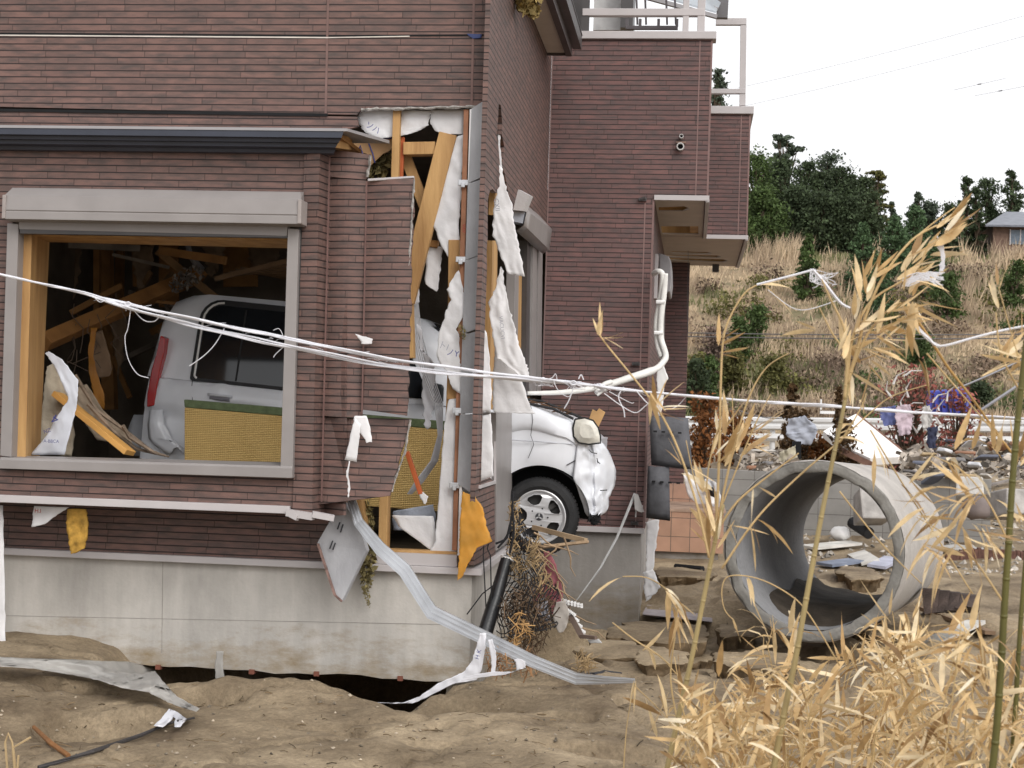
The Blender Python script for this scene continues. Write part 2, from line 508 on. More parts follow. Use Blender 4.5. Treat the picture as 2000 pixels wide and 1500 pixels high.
# under-eaten lower edge
lowl = []
x0 = fl.x; nseg = 46
for i in range(nseg + 1):
    x = lerp(x0, fr_, i / nseg)
    lowl.append(Vector((x, YF + .03, zb + rnd(-.012, .012) - (.5 if x < PY(180, 1300, YF).x else 0))))
mb.poly([[Vector((fr_, YF + .03, ZL - .02)), Vector((x0, YF + .03, ZL - .02))] + lowl], (0, .16, 0))
mb.poly([[Vector((fr_ - .001, YF + .191, ZL - .02)), Vector((fr_ - .001, YF + .191, -.3)), Vector((fr_ - .001, YR, -.5)), Vector((fr_ - .001, YR, ZL - .02))]], (-.16, 0, 0))
found = mb.build('foundation', CONC, house)
mb = MB()
for u in (878, 1410 - 0,):  # rust stub bars under the slab, photo units of the crop
    pass
for u, v in ((306, 1303), (489, 1312), (616, 1316), (780, 1325)):
    p = PY(u, v, YF); mb.box((p.x - .015, YF + .016, p.z - .018), (p.x + .017, YF + .12, p.z + .010))
mb.build('brick_spacer', M('red brick chip', (.20, .075, .05), .85, .3), found)
# thin gap for the air under the sill + foundation coping (drip trim)
mb = MB()
mb.box((fl.x, YF - .035, ZL - .03), (XC + .035, YF + .03, ZL + .012))
mb.box((XC - .03, YF + .03, ZL - .03), (XC + .035, YR - .02, ZL + .012))
mb.build('foundation_trim', CAPM, house, bevel=.004)
mb = MB()
for y_ in (1192,):
    barpx(mb, (-500, y_ + 0), (890, y_ + 28), YF + .029, .9, .003)
barpx(mb, (318, 1095), (316, 1275), YF + .029, 1.0, .003)
mb.build('formwork_seam', M('seam grey', (.31, .29, .265), .9, .2), found)

# ---- wall below the bay (recessed, in the shade of the bay)
wallY('underbay_wall', [[(-900, 925), (640, 975), (640, 1107), (-900, 1049)]], YF, .03, SIDING)
# lower sill trim under the torn opening
mb = MB()
a, b_ = PY(735, 1088, YF - .005), PY(892, 1103, YF - .005)
mb.box((a.x, YF - .012, ZL + .014), (b_.x, YF + .05, ZL + .085))
mb.build('sill_flashing', CAPM, house)

# ---- bay front with window opening
bay_out = [(-700, 262), (598, 300), (610, 330), (606, 600), (596, 900), (579, 1003), (400, 996), (0, 975), (-700, 940)]
added_light_hole = [(-660, 380), (-70, 398), (-84, 888), (-680, 850)]  # opening added out of view to let more light onto the car
bay_hole = [(26, 402), (582, 424), (570, 918), (12, 892)]
mb = MB().poly([[PY(u, v, YB) for u, v in bay_out], [PY(u, v, YB) for u, v in bay_hole], [PY(u, v, YB) for u, v in added_light_hole]], (0, .04, 0), 0, uvY)
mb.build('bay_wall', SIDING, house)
# bay return (faces right), leaning boards loosened from the frame
def Yq(u, v, Y): return PY(u, v, Y)
def panel(name, quad, ys, mat=SIDING, th=.022, rough=None):
    """torn siding board: list of (u, v) outline with per-point depth ys"""
    pts = [PY(u, v, y) for (u, v), y in zip(quad, ys)]
    o = MB()
    p0 = pts[0]
    ax = (pts[1] - pts[0]); ax.z = 0; ax.normalize()
    o.poly([pts], (0, th, 0), 0, lambda p: ((p - p0).dot(ax), p.z))
    return o.build(name, mat, house)
mb = MB()
corner = [(598, 300, YB), (626, 296, YB - .03), (648, 292, YB + .16)]
cols = []
for k, (u0, v0, y0, u1, v1, y1) in enumerate([(598, 303, YB, 574, 1003, YB), (622, 296, YB - .022, 607, 1005, YB - .02), (647, 296, YB + .2, 634, 1006, YB + .16), (684, 300, YB + .21, 676, 1006, YB + .05)]):
    cols.append([PY(lerp(u0, u1, t / 30), lerp(v0, v1, t / 30), lerp(y0, y1, t / 30) - .05 * math.sin(t / 30 * 3.1) * (k > 1)) for t in range(31)])
uvs = []
acc = 0
for k, c in enumerate(cols):
    if k: acc += (cols[k][0] - cols[k - 1][0]).length
    uvs += [(acc, p.z) for p in c]
mb.grid(cols, 0, False, uvs)
o = mb.build('bay_return_siding', SIDING, house, fixn=True)
so = o.modifiers.new('thickness', 'SOLIDIFY'); so.thickness = .02; so.offset = -1
# torn boards right of the bay: each course block has slipped a little
def torn(name, rows, y_l, y_r, seedo=0):
    """rows: (vL, vR, uL, uR) pairs top to bottom"""
    cols_n = 7
    g, uvs = [], []
    for (uL, vL, uR, vR, dy) in rows:
        line = []
        for j in range(cols_n + 1):
            t = j / cols_n
            jag = rnd(-2.2, 2.2) if j == cols_n else 0
            p = PY(lerp(uL, uR, t) + jag, lerp(vL, vR, t), lerp(y_l, y_r, t) + dy + .02 * math.sin(t * 3.14) * -1)
            line.append(p); 
        g.append(line)
    ml = MB()
    for line in g:
        uvs += [(p.x * 1.0 + seedo, p.z) for p in line]
    ml.grid(g, 0, False, uvs)
    o = ml.build(name, SIDING, house, fixn=True)
    s_ = o.modifiers.new('thickness', 'SOLIDIFY'); s_.thickness = .018; s_.offset = -1
    return o
def rowsof(a, b, n, dy0=0, dy1=0):
    out = []
    for i in range(n + 1):
        t = i / n
        out.append((lerp(a[0], b[0], t), lerp(a[1], b[1], t), lerp(a[2], b[2], t), lerp(a[3], b[3], t), lerp(dy0, dy1, t)))
    return out
yl = YB + .12
torn('torn_siding', rowsof((645, 292, 724, 302), (644, 345, 716, 352), 6), yl, yl + .05, .1)
torn('torn_siding', rowsof((643, 347, 716, 353), (630, 812, 708, 817), 44, 0, -.06), yl + .02, yl, .2)
torn('torn_siding', rowsof((714, 353, 809, 347), (706, 800, 796, 812), 44, 0, -.09), yl, yl - .06, .35)
rw = rowsof((630, 815, 801, 818), (622, 985, 760, 968), 16, -.05, -.11)
torn('torn_siding', [r for r in rw], yl + .04, yl - .02, .5)
mb = MB()
for (ua, va, ub, vb, yy) in ((716, 356, 707, 808, yl - .065), (644, 306, 628, 980, yl - .07)):
    MB().bar(PY(ua, va, yy), PY(ub, vb, yy - .03), .009, .004).build('caulk_strip', M('dark caulk', (.15, .085, .075), .7, .2), house)
# crumbled grey board edges along the tear
EDGE = M('broken board edge', (.34, .32, .30), .95, .5, 40, .5, 60)
def broken_edge(pts, Y, w_):
    mb = MB(); pp = []
    for a, b_ in zip(pts, pts[1:]):
        n_ = max(2, int(math.hypot(b_[0] - a[0], b_[1] - a[1]) / 6))
        pp += [PY(lerp(a[0], b_[0], k / n_) + rnd(-1, 1), lerp(a[1], b_[1], k / n_) + rnd(-1, 1), Y) for k in range(n_)]
    mb.tube(pp, [w_ * rnd(.5, 1.2) for _ in pp], 5)
    return mb.build('broken_edge', EDGE, house)
broken_edge([(706, 214), (944, 208.5)], YF - .002, .010); broken_edge([(809, 350), (797, 560), (790, 700), (796, 810)], yl - .085, .008); broken_edge([(801, 820), (792, 880), (774, 930), (762, 966)], yl - .10, .008); broken_edge([(724, 304), (717, 352)], yl + .01, .009)
broken_edge([(944, 200), (941, 350), (938, 500), (932, 650), (928, 800), (924, 964)], YF - .052, .006)
# small wrap scraps glued on the siding
mb = None
sheet('wrap_scrap', [(694, 652, 706, 656), (700, 660, 716, 658), (706, 668, 728, 662), (706, 672, 726, 672)], yl - .14, MEMB, house, nc=2, sub=2, amp=.01)
sheet('wrap_scrap', [(692, 812, 716, 812), (690, 830, 724, 838), (714, 860, 726, 864), (716, 866, 724, 862)], yl - .17, MEMB, house, nc=3, sub=3, amp=.015)
sheet('wrap_scrap', [(694, 816, 704, 830), (684, 850, 702, 858), (674, 898, 696, 902)], yl - .19, MEMB, house, nc=3, sub=3, amp=.012)
sheet('wrap_scrap', [(681, 900, 684, 901), (676, 925, 680, 926), (680, 950, 684, 951), (679, 972, 681, 972)], yl - .19, MEMB, house, nc=1, sub=3, amp=.004)

# ---- bay bottom trim
mb = MB()
a = PY(-700, 942, YB - .03); zt = PY(300, 985, YB).z
b_ = PY(565, 1000, YB - .03)
mb.box((a.x, YB - .03, zt - .022), (b_.x, YB + .03, zt + .022)); 
mb.build('bay_sill_trim', CAPM, house, bevel=.003)
mb = MB()
mb.bar(PY(562, 1001, YB - .03), PY(612, 1009, YB - .06), .04, .05); mb.bar(PY(566, 1004, YB - .04), PY(582, 1012, YB - .06), .03, .03)
mb.bar(PY(610, 1004, YB - .06), PY(652, 1012, YB - .02), .035, .04)
mb.build('crumpled_trim', CAPM, house)
mb = MB().box((a.x, YB + .03, zt - .02), (PY(600, 1000, YB).x, YF - .002, zt + .02)); mb.build('bay_floor', M('brown fibre board', (.10, .07, .055), .8, .2), house)
# ---- bay roof (navy sheet metal with stepped fascia)
def yx(u, v, Y): return PY(u, v, Y)
z1, z2 = PY(300, 252, YB - .16).z, PY(300, 291, YB - .02).z
xl, xr = -4.6, PY(672, 268, YB - .16).x
zt0 = PY(400, 243, YF).z
mb = MB()
hgt = [(YB - .17, 0), (YB - .17, -.055), (YB - .14, -.06), (YB - .135, -.085), (YB - .11, -.088), (YB - .105, -.115), (YB - .06, -.125), (YB - .05, -.15), (YB + .02, -.15)]
tops = z1
hgt = [(y, h * .74) for y, h in hgt]
secL = [Vector((xl, y, tops + h)) for y, h in hgt]
secR = [Vector((xr - .012 * i, y, tops + h)) for i, (y, h) in enumerate(hgt)]
mb.grid([secL, secR])
mb.build('bay_roof_fascia', NAVY, house)
mb = MB()
mb.hexa([(xl, YB - .175, tops - .004), (xr + .02, YB - .175, tops - .004), (xr + .14, YF - .002, tops + .035), (xl, YF - .002, tops + .035),
         (xl, YB - .175, tops + .012), (xr + .02, YB - .175, tops + .012), (xr + .14, YF - .002, tops + .055), (xl, YF - .002, tops + .055)])
mb.build('bay_roof', M('grey roof sheet', (.30, .29, .30), .45, .1, 4, .03, 20, spec=.5), house)
mb = MB().box((xl, YB - .1, tops - .03), (xr - .03, YF - .01, tops - .008)); mb.build('bay_roof_deck', WOOD_DK, house)
mb = MB()
mb.hexa([PY(652, 268, YB - .1), PY(680, 262, YB + .1), PY(680, 292, YB + .1), PY(654, 288, YB - .1), PY(652, 268, YB + .05), PY(688, 262, YB + .3), PY(688, 292, YB + .3), PY(656, 290, YB + .05)])
mb.build('rafter_end', WOOD, house)

# ---- bay window
win = bpy.data.objects.new('window', None); COL.objects.link(win); win.parent = house; WL[win.name] = origin_of(house)
win_yf = YB - .06
mb = MB()
for q in ([(14, 436), (36, 437), (22, 893), (0, 890)], [(562, 446), (583, 447), (571, 932), (547, 930)]):
    MB().poly([[PY(u, v, win_yf) for u, v in q]], (0, .1, 0)).build('jamb', FRAME, win, bevel=.003)
mb = MB()
mb.poly([[PY(u, v, win_yf) for u, v in [(36, 432), (562, 441), (560, 461), (37, 448)]]], (0, .06, 0))
mb.build('head_rail', FRAME, win, bevel=.004)
mb = MB()
mb.poly([[PY(u, v, win_yf + .001) for u, v in [(38, 446), (560, 459), (560, 464), (40, 456)]]], (0, .05, 0))
mb.build('gasket', FRAME_DK, win)
mb = MB()
mb.poly([[PY(u, v, win_yf - .015) for u, v in [(-4, 897), (571, 914), (570, 934), (-5, 915)]]], (0, .09, 0))
zs = PY(300, 905, win_yf).z
mb.hexa([PY(0, 898, win_yf - .012), PY(571, 915, win_yf - .012), PY(569, 915, YB + .1), PY(8, 898, YB + .1), PY(0, 893, win_yf - .008), PY(571, 911, win_yf - .008), PY(569, 903, YB + .1), PY(8, 889, YB + .1)])
mb.build('sill', FRAME, win, bevel=.003)
mb = MB()
# dark strip painted in for the shadow gap outside right jamb
mb.poly([[PY(u, v, YB - .012) for u, v in [(584, 424), (592, 424), (580, 935), (571, 935)]]], (0, .02, 0))
mb.build('shadow_gap_strip', FRAME_DK, win)
# shutter box: sloped top, stepped face
mb = MB()
zr = [(362, YB - .02), (366, YB - .10), (383, YB - .155), (412, YB - .165), (414, YB - .16), (416, YB - .165), (430, YB - .165), (432, YB - .05)]
vs1, vs2 = [], []
for v, y in zr:
    vs1.append(PY(8, v, YB - .1)); vs2.append(PY(588, v + 10, YB - .1))
rowsA = []
xa, xb = PY(8, 400, YB - .16).x, PY(587, 400, YB - .16).x
za = [PY(300, v + 4, YB - .12).z for v, _ in zr]
sa = [Vector((xa + (.02 if i < 2 else 0), y, za[i])) for i, (v, y) in enumerate(zr)]
sb = [Vector((xb - (.02 if i < 2 else 0), y, za[i])) for i, (v, y) in enumerate(zr)]
mb.grid([sa, sb])
mb.add(sa, [tuple(range(len(sa)))]); mb.add(sb, [tuple(range(len(sb)))[::-1]])
sbx = mb.build('shutter_box', FRAME, win)
mb = MB()
for xx, s in ((xa, 1), (xb, -1)):
    mb.box((xx - .008 if s > 0 else xx - .014, YB - .172, za[6]), (xx + .014 if s > 0 else xx + .008, YB - .03, za[2]))
mb.build('end_cap', M('taupe cap', (.31, .275, .26), .45, .1), sbx, bevel=.004)
# plain frame round the added, out-of-view opening that lights the car
for (a, b_) in (((-660, 382), (-70, 400)), ((-680, 848), (-84, 886)), ((-664, 380), (-682, 850)), ((-68, 400), (-84, 888))):
    barpx(MB(), a, b_, YB - .01, 16, .08).build('added_opening_frame', FRAME, house)
# wooden lining
mb = MB()
wl = [(36, 452), (92, 470), (74, 888), (22, 893)]
mb.hexa([PY(38, 450, YB + .02), PY(62, 455, YB + .02), PY(50, 893, YB + .02), PY(24, 893, YB + .02), PY(60, 458, YB + .5), PY(97, 462, YB + .5), PY(78, 892, YB + .5), PY(45, 893, YB + .5)])
mb.build('side_lining', WOOD, win)
mb = MB()
mb.hexa([PY(38, 452, YB + .04), PY(560, 463, YB + .04), PY(560, 470, YB + .04), PY(38, 458, YB + .04), PY(60, 458, YB + .48), PY(600, 468, YB + .48), PY(600, 486, YB + .48), PY(60, 472, YB + .48)])
mb.build('head_lining', WOOD, win)

# ---- dark interior shell
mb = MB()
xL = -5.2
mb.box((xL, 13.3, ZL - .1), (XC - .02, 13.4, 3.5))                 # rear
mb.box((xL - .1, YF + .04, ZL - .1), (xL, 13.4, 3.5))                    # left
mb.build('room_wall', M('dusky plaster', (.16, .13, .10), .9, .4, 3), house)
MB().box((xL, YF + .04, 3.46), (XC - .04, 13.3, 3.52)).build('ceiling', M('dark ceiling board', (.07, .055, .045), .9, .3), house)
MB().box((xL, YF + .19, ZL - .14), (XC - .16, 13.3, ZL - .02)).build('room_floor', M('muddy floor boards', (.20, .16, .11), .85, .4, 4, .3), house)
mb = MB()
mb.box((-5.2, 8.7, 5.2), (XC - .05, 13.4, 5.3)); mb.build('attic_deck', WOOD_DK, house)
# studs, posts and dangling laths inside
mb = MB()
for (a, b_, Y, wp, d) in (((205, 470, 0), (215, 800, 0), 12.6, 26, .09), ((235, 470, 0), (232, 640, 0), 12.9, 16, .05), ((190, 470, 0), (190, 640, 0), 12.2, 12, .05), ((265, 470, 0), (268, 560, 0), 12.8, 14, .05),
                          ((470, 470, 0), (470, 560, 0), 13.0, 70, .03), ((330, 472, 0), (330, 600, 0), 13.0, 40, .03)):
    barpx(MB(), a[:2], b_[:2], Y, wp, d).build('interior_post', WOOD_DK, house)
mb = MB()
for i in range(6):
    barpx(mb, (420 + i * 10, 545 - i * 4), (600, 500 + i * 10), 10.9 + i * .1, 9, .03)
mb.build('roof_lath', M('dark lath', (.16, .10, .055), .8, .3), house)

# broken laths and torn lining in the dark room
random.seed(305)
for k in range(16):
    u0, v0 = rnd(95, 330), rnd(470, 720); L_ = rnd(50, 150); a = rnd(-1.2, 1.3)
    Y_ = rnd(10.9, 12.8)
    MB().bar(PY(u0, v0, Y_), PY(u0 + L_ * math.cos(a), v0 + L_ * math.sin(a), Y_ + rnd(-.4, .4)), rnd(.02, .06), .025).build('broken_lath', (WOOD_DK, M('mud stained lath', (.22, .13, .06), .85, .4, 6, .2), M('grey lath', (.20, .17, .14), .85, .4, 6, .2))[k % 3], house)
for k, (u0, v0, u1, v1, Y_) in enumerate(((120, 476, 160, 600, 12.4), (255, 480, 300, 570, 12.0), (395, 478, 440, 540, 12.2), (480, 480, 550, 530, 12.6), (215, 600, 250, 740, 11.8))):
    sheet('torn_lining', [(u0, v0, u1, v0), (u0 + 6, lerp(v0, v1, .5), u1 - 4, lerp(v0, v1, .45)), (u0 + 14, v1, u1 - 16, v1 - 12)], Y_, M('brown lining paper', (.20, .14, .09), .85, .4, 5, .3, 20), house, nc=5, sub=4, amp=.10, ragx=4, seed=60 + k)
# ---- corner framing in the torn opening
YI = YF + .05
def tim(name, a, b_, Y, wpx, d=.1, mat=WOOD, Y2=None):
    return barpx(MB(), a, b_, Y, wpx, d, Y2).build(name, mat, house, bevel=.003)
tim('stud', (776, 214), (772, 348), YI, 15, .045)
tim('cross_rail', (790, 292), (852, 291), YI + .06, 25, .09)
tim('diagonal_brace', (876, 262), (792, 590), YI + .02, 36, .05)
tim('inner_brace', (790, 300), (832, 410), YI + .14, 22, .04, WOOD)
tim('batten', (911, 214), (888, 1075), YI - .03, 10, .02, M('brown batten', (.34, .16, .09), .7, .3))
tim('corner_rail', (921, 214), (897, 1085), YI - .05, 6, .03, WHITE)
tim('corner_post', (889, 470), (886, 780), YI + .05, 22, .1)
tim('corner_post', (884, 740), (878, 900), YI + .06, 18, .09)
tim('stud', (752, 968), (750, 1078), YI + .02, 17, .1)
tim('stud', (690, 966), (706, 1040), YI + .0, 34, .1, WOOD)
tim('ledger_rail', (805, 470), (856, 478), YI + .1, 14, .06, WOOD_DK)
tim('sole_plate', (742, 1078), (895, 1083), YI + .02, 14, .1)
tim('conduit_pole', (787, 268), (783, 352), YI + .05, 8, .03, M('orange pipe', (.42, .10, .03), .5, .2))
tim('conduit_pole', (795, 882), (822, 965), YI - .01, 9, .03, M('orange pipe', (.42, .10, .03), .5, .2))
tim('edge_trim', (719, 352), (809, 346.5), yl - .03, 5, .03, CAPM)
tim('inner_stud', (797, 560), (801, 700), YI + .03, 18, .08)
# plywood with blue marks
mb = MB().poly([[PY(u, v, YI + .1) for u, v in [(672, 262), (775, 268), (770, 285), (758, 296), (748, 300), (722, 325), (716, 300), (690, 294), (672, 290)]]], (0, .01, 0))
ply = mb.build('plywood_sheet', PLY, house)
mb = MB()
INK = M('blue ink', (.05, .06, .22), .6, .2)
for pl in ([(716, 268), (722, 285), (728, 300), (732, 318)], [(697, 302), (704, 284), (708, 300)], [(690, 268), (684, 290)], [(722, 268), (766, 270)]):
    mb.tube([PY(u, v, YI + .098) for u, v in pl], .005, 4)
mb.build('ink_mark', INK, ply)
# clip brackets on the batten
mb = MB()
for u, v in ((905, 357), (900, 507), (893, 802), (888, 948)):
    p = PY(u, v, YI - .06); mb = MB()
    mb.box((p.x - .03, p.y - .012, p.z - .017), (p.x + .03, p.y + .01, p.z + .017))
    mb.box((p.x - .012, p.y - .02, p.z - .03), (p.x + .012, p.y + .0, p.z + .0))
    mb.build('siding_clip', ALU, house, bevel=.003)
# grey cement backs of the corner boards
bl = [[(921, 212), (946, 196), (943, 345), (915, 357)], [(914, 359), (943, 349), (941, 496), (909, 508)], [(908, 510), (940, 498), (935, 640), (903, 652)], [(903, 655), (934, 646), (930, 806), (898, 808)], [(898, 810), (930, 808), (926, 966), (893, 945)]]
for q in bl:
    pts = [PY(q[0][0], q[0][1], YF - .02), PY(q[1][0], q[1][1], YF - .05), PY(q[2][0], q[2][1], YF - .05), PY(q[3][0], q[3][1], YF - .02)]
    MB().poly([pts], (.008, .02, 0)).build('cement_board', CEMENT, house)
# ---- house wrap hanging in the hole
sheet('wrap_sheet', [(702, 214, 843, 216), (697, 232, 841, 224), (706, 250, 836, 244), (720, 263, 822, 254), (735, 268, 800, 262), (748, 270, 776, 266)], YI + .02, MEMB, house, nc=10, amp=.03, ragx=1.6, seed=1)
sheet('wrap_sheet', [(842, 214, 909, 213), (840, 240, 907, 240), (850, 256, 905, 255), (866, 262, 905, 262)], YI + .02, MEMB, house, nc=6, amp=.015, ragx=.8, seed=2)
sheet('wrap_sheet', [(889, 268, 906, 262), (874, 310, 904, 310), (866, 350, 902, 352), (853, 400, 900, 402), (846, 440, 897, 440), (862, 480, 897, 478), (880, 510, 897, 508)], YI + .01, MEMB, house, nc=8, amp=.035, ragx=1.5, seed=3)
sheet('wrap_sheet', [(830, 480, 866, 482), (832, 500, 862, 510), (830, 555, 856, 562), (846, 566, 852, 570)], YI + .1, MEMB, house, nc=4, amp=.02, ragx=1.5, seed=4)
sheet('wrap_sheet', [(893, 530, 896, 528), (872, 566, 906, 570), (880, 586, 910, 588), (872, 606, 908, 612), (858, 652, 890, 642), (852, 690, 896, 652), (856, 706, 898, 704), (872, 726, 902, 728), (884, 760, 900, 770)], YI - .05, MEMB, house, nc=8, amp=.03, ragx=1.5, seed=5)
sheet('wrap_sheet', [(876, 780, 896, 778), (868, 830, 894, 830), (862, 900, 889, 900), (856, 980, 886, 980), (852, 1030, 888, 1030), (850, 1060, 892, 1062), (838, 1078, 894, 1098)], YI - .01, MEMB, house, nc=7, amp=.02, ragx=1.0, seed=6)
sheet('wrap_sheet', [(765, 1006, 846, 1008), (780, 1030, 852, 1034), (822, 1060, 866, 1062), (850, 1082, 880, 1086)], YI + .04, MEMB, house, nc=6, amp=.02, ragx=1.0, seed=7)
sheet('wrap_sheet', [(812, 630, 824, 640), (820, 680, 830, 690), (828, 700, 850, 712), (824, 760, 848, 766), (826, 800, 846, 800), (830, 834, 838, 840)], YI + .16, M('greyed wrap', (.50, .50, .53), .6, .2, 3, .1), house, nc=4, amp=.02, ragx=3, seed=8)
sheet('wrap_sheet', [(806, 530, 816, 525), (802, 570, 818, 560), (804, 600, 820, 590)], YI + .12, M('greyed wrap', (.50, .50, .53), .6, .2, 3, .1), house, nc=3, amp=.02, ragx=1, seed=9)
sheet('wrap_scrap', [(814, 958, 828, 962), (822, 975, 836, 970), (830, 985, 832, 985)], YI - .02, MEMB, house, nc=2, amp=.01)
# writing on the wrap
def lettering(txt, u, v, Y, size_px, rot, mat, parent, name='lettering', flip=1):
    c = bpy.data.curves.new('txt', 'FONT'); c.body = txt; c.size = 1; c.align_x = 'CENTER'; c.align_y = 'CENTER'
    o = bpy.data.objects.new('txt', c); COL.objects.link(o)
    dg = bpy.context.evaluated_depsgraph_get()
    me = o.evaluated_get(dg).to_mesh()
    s = size_px / F * (Y - EYE.y) * 1.35
    base = PY(u, v, Y)
    vs = []
    cr, sr = math.cos(rad(rot)), math.sin(rad(rot))
    for q in me.vertices:
        x, z = q.co.x * s * flip, q.co.y * s
        vs.append(base + Vector((x * cr - z * sr, 0, x * sr + z * cr)))
    fs = [tuple(p.vertices) for p in me.polygons]
    o.evaluated_get(dg).to_mesh_clear()
    bpy.data.objects.remove(o); bpy.data.curves.remove(c)
    return MB().add(vs, fs).build(name, mat, parent)
wr = [o for o in house.children if o.name.startswith('wrap_sheet')]
GREYINK = M('grey ink', (.34, .34, .39), .7, .2)
lettering('トI', 866, 676, YI - .1, 13, -20, GREYINK, wr[4])
lettering('ノY', 884, 690, YI - .1, 12, -10, INK, wr[4])
lettering('ソハ', 728, 250, YI - .02, 12, -30, INK, wr[0])
lettering('VAV', 906, 446, YI - .06, 7, -88, M('red ink', (.4, .06, .05), .7), wr[2])

# loose cables inside the opening
mb = MB()
for k in range(6):
    o_ = k * 5
    mb.tube([PY(u + o_ * s_, v, YI + .12 + .02 * k) for u, v, s_ in ((806, 590, .4), (808, 650, .6), (822, 720, .8), (850, 790, .6), (856, 850, .3), (842, 900, .5), (812, 940, .6), (796, 965, .3))], .004, 5)
mb.build('cable_bundle', M('grey cable', (.42, .42, .44), .5, .1), house)

# insulation tufts
def tuft(name, pts, Y, rpx, mat, parent=house, n=260, seed=1, **kw):
    """fibrous lump along a pixel path: many thin flakes"""
    random.seed(seed)
    mb = MB()
    for i in range(n):
        t = random.random() * (len(pts) - 1); k = int(t); f = t - k
        u = lerp(pts[k][0], pts[k + 1][0], f); v = lerp(pts[k][1], pts[k + 1][1], f)
        r = lerp(rpx[k], rpx[k + 1], f)
        a = rnd(0, 6.28); q = math.sqrt(random.random()) * r
        y = Y + rnd(-1, 1) * r / F * 9 * .7
        c = PY(u + q * math.cos(a), v + q * math.sin(a), y)
        s = r / F * 9 * rnd(.25, .6)
        d1 = Vector((rnd(-1, 1), rnd(-1, 1), rnd(-1.6, .6))).normalized() * s
        d2 = d1.cross(Vector((rnd(-1, 1), rnd(-1, 1), rnd(-1, 1)))).normalized() * s * rnd(.3, .7)
        mb.add([c - d1, c + d2, c + d1, c - d2], [(0, 1, 2, 3)])
    return mb.build(name, mat, parent, fixn=False, **kw)
INSUL = M('glass wool', (.40, .30, .12), .95, .5, 14, .4, 40, island=.35)
INSUL_G = M('mouldy glass wool', (.24, .20, .09), .95, .5, 14, .4, 40, island=.35)
tuft('insulation', [(712, 1070), (718, 1110), (714, 1150), (721, 1185)], YF - .05, [20, 16, 8, 3], INSUL_G, n=420, seed=3)
tuft('insulation', [(716, 985), (716, 1040)], YF + .08, [14, 14], INSUL_G, n=200, seed=4)
tuft('insulation', [(1030, -30), (1032, 5), (1045, 30)], 10.2, [30, 24, 8], INSUL, n=500, seed=5)
tuft('insulation', [(745, 305), (730, 340)], YI + .2, [22, 22], INSUL_G, n=200, seed=6)
random.seed(23)
# debris in the lower opening (blue-grey sheet on floor)
sheet('floor_sheet', [(768, 998, 846, 985), (766, 1020, 850, 1005), (770, 1036, 850, 1030)], YI + .25, M('dusty blue sheet', (.40, .44, .52), .6, .3, 5), house, nc=6, amp=.05, seed=11)

# ---- big side window opening: frames, wrap and the broken shutter box
mb = MB()
mb.poly([[PX(u, v, XC + .012) for u, v in [(969, 806), (1000, 806), (1000, 1040), (990, 1062), (970, 1076)]]], (-.1, 0, 0))
mb.build('side_window_jamb', FRAME, house, bevel=.003)
mb = MB()
mb.poly([[PX(u, v, XC - .02) for u, v in [(936, 868), (966, 860), (967, 942), (938, 951)]]], (-.01, 0, 0))
mb.build('wrap_panel', MEMB, house)
mb = MB()
for a, b_ in (((936, 951), (968, 941)), ((967, 862), (967, 942))):
    mb.bar(PX(*a, XC + .004), PX(*b_, XC + .004), .02, .014, up=Vector((1, 0, 0)))
mb.build('panel_edge_strip', CAPM, house)
# far jamb & mullions of the side window
for u0, u1, m_ in ((1052, 1060, 0), (1041, 1049, 0)):
    MB().poly([[PX(u, v, XC + .008) for u, v in [(u0, 474), (u1, 478), (u1 - 3, 768), (u0 - 3, 772)]]], (-.08, 0, 0)).build('side_window_frame', FRAME, house)
for u0, u1 in ((1030, 1040), (1048, 1053)):
    MB().poly([[PX(u, v, XC - .01) for u, v in [(u0, 470), (u1, 474), (u1 - 3, 768), (u0 - 3, 772)]]], (-.08, 0, 0)).build('side_window_track', FRAME_DK, house)
mb = MB()
mb.poly([[PX(u, v, XC - .03) for u, v in [(1006, 500), (1014, 500), (1011, 690), (1003, 690)]]], (-.06, 0, 0))
mb.build('sash_stile', FRAME, house)
mb = MB()
for X_, q in ((XC - .05, [(1013, 520), (1029, 530), (1027, 690), (1010, 690)]), (XC - .04, [(962, 470), (972, 470), (968, 800), (955, 800)])):
    MB().poly([[PX(u, v, X_) for u, v in q]], (-.08, 0, 0)).build('window_stud', WOOD, house)
# shutter box, crushed and tipped
def hexpx(mb, front, dY, Y):
    a = [PY(u, v, Y) for u, v in front]; b_ = [p + Vector((dY[0], dY[1], dY[2])) for p in a]
    mb.hexa(a + b_)
mb = MB()
g = []
for i, (a, b_) in enumerate([((1022, 398), (1046, 412)), ((1030, 412), (1078, 448)), ((1024, 440), (1073, 488)), ((1008, 452), (1060, 496))]):
    g.append([PY(lerp(a[0], b_[0], t / 6), lerp(a[1], b_[1], t / 6), lerp(10.5, 12.3, t / 6) - (.0, .12, .13, .0)[i] + .03 * noise.noise(Vector((t * .9, i * 1.3, 2)))) for t in range(7)])
mb.grid(g)
o = mb.build('side_shutter_box', FRAME, house, smooth=40)
s_ = o.modifiers.new('thickness', 'SOLIDIFY'); s_.thickness = .006
mb = MB().poly([[PY(u, v, 10.3) for u, v in [(1012, 370), (1034, 382), (1022, 412), (1002, 410)]]], (.02, .05, 0)); mb.build('shutter_box_cap', M('pale taupe', (.42, .40, .40), .5, .1), house)
mb = MB().poly([[PY(u, v, 10.35) for u, v in [(1002, 412), (1024, 414), (1020, 436), (1002, 432)]]], (.0, .2, 0)); mb.build('shutter_bracket', M('steel grey', (.33, .35, .40), .5, .1), house)
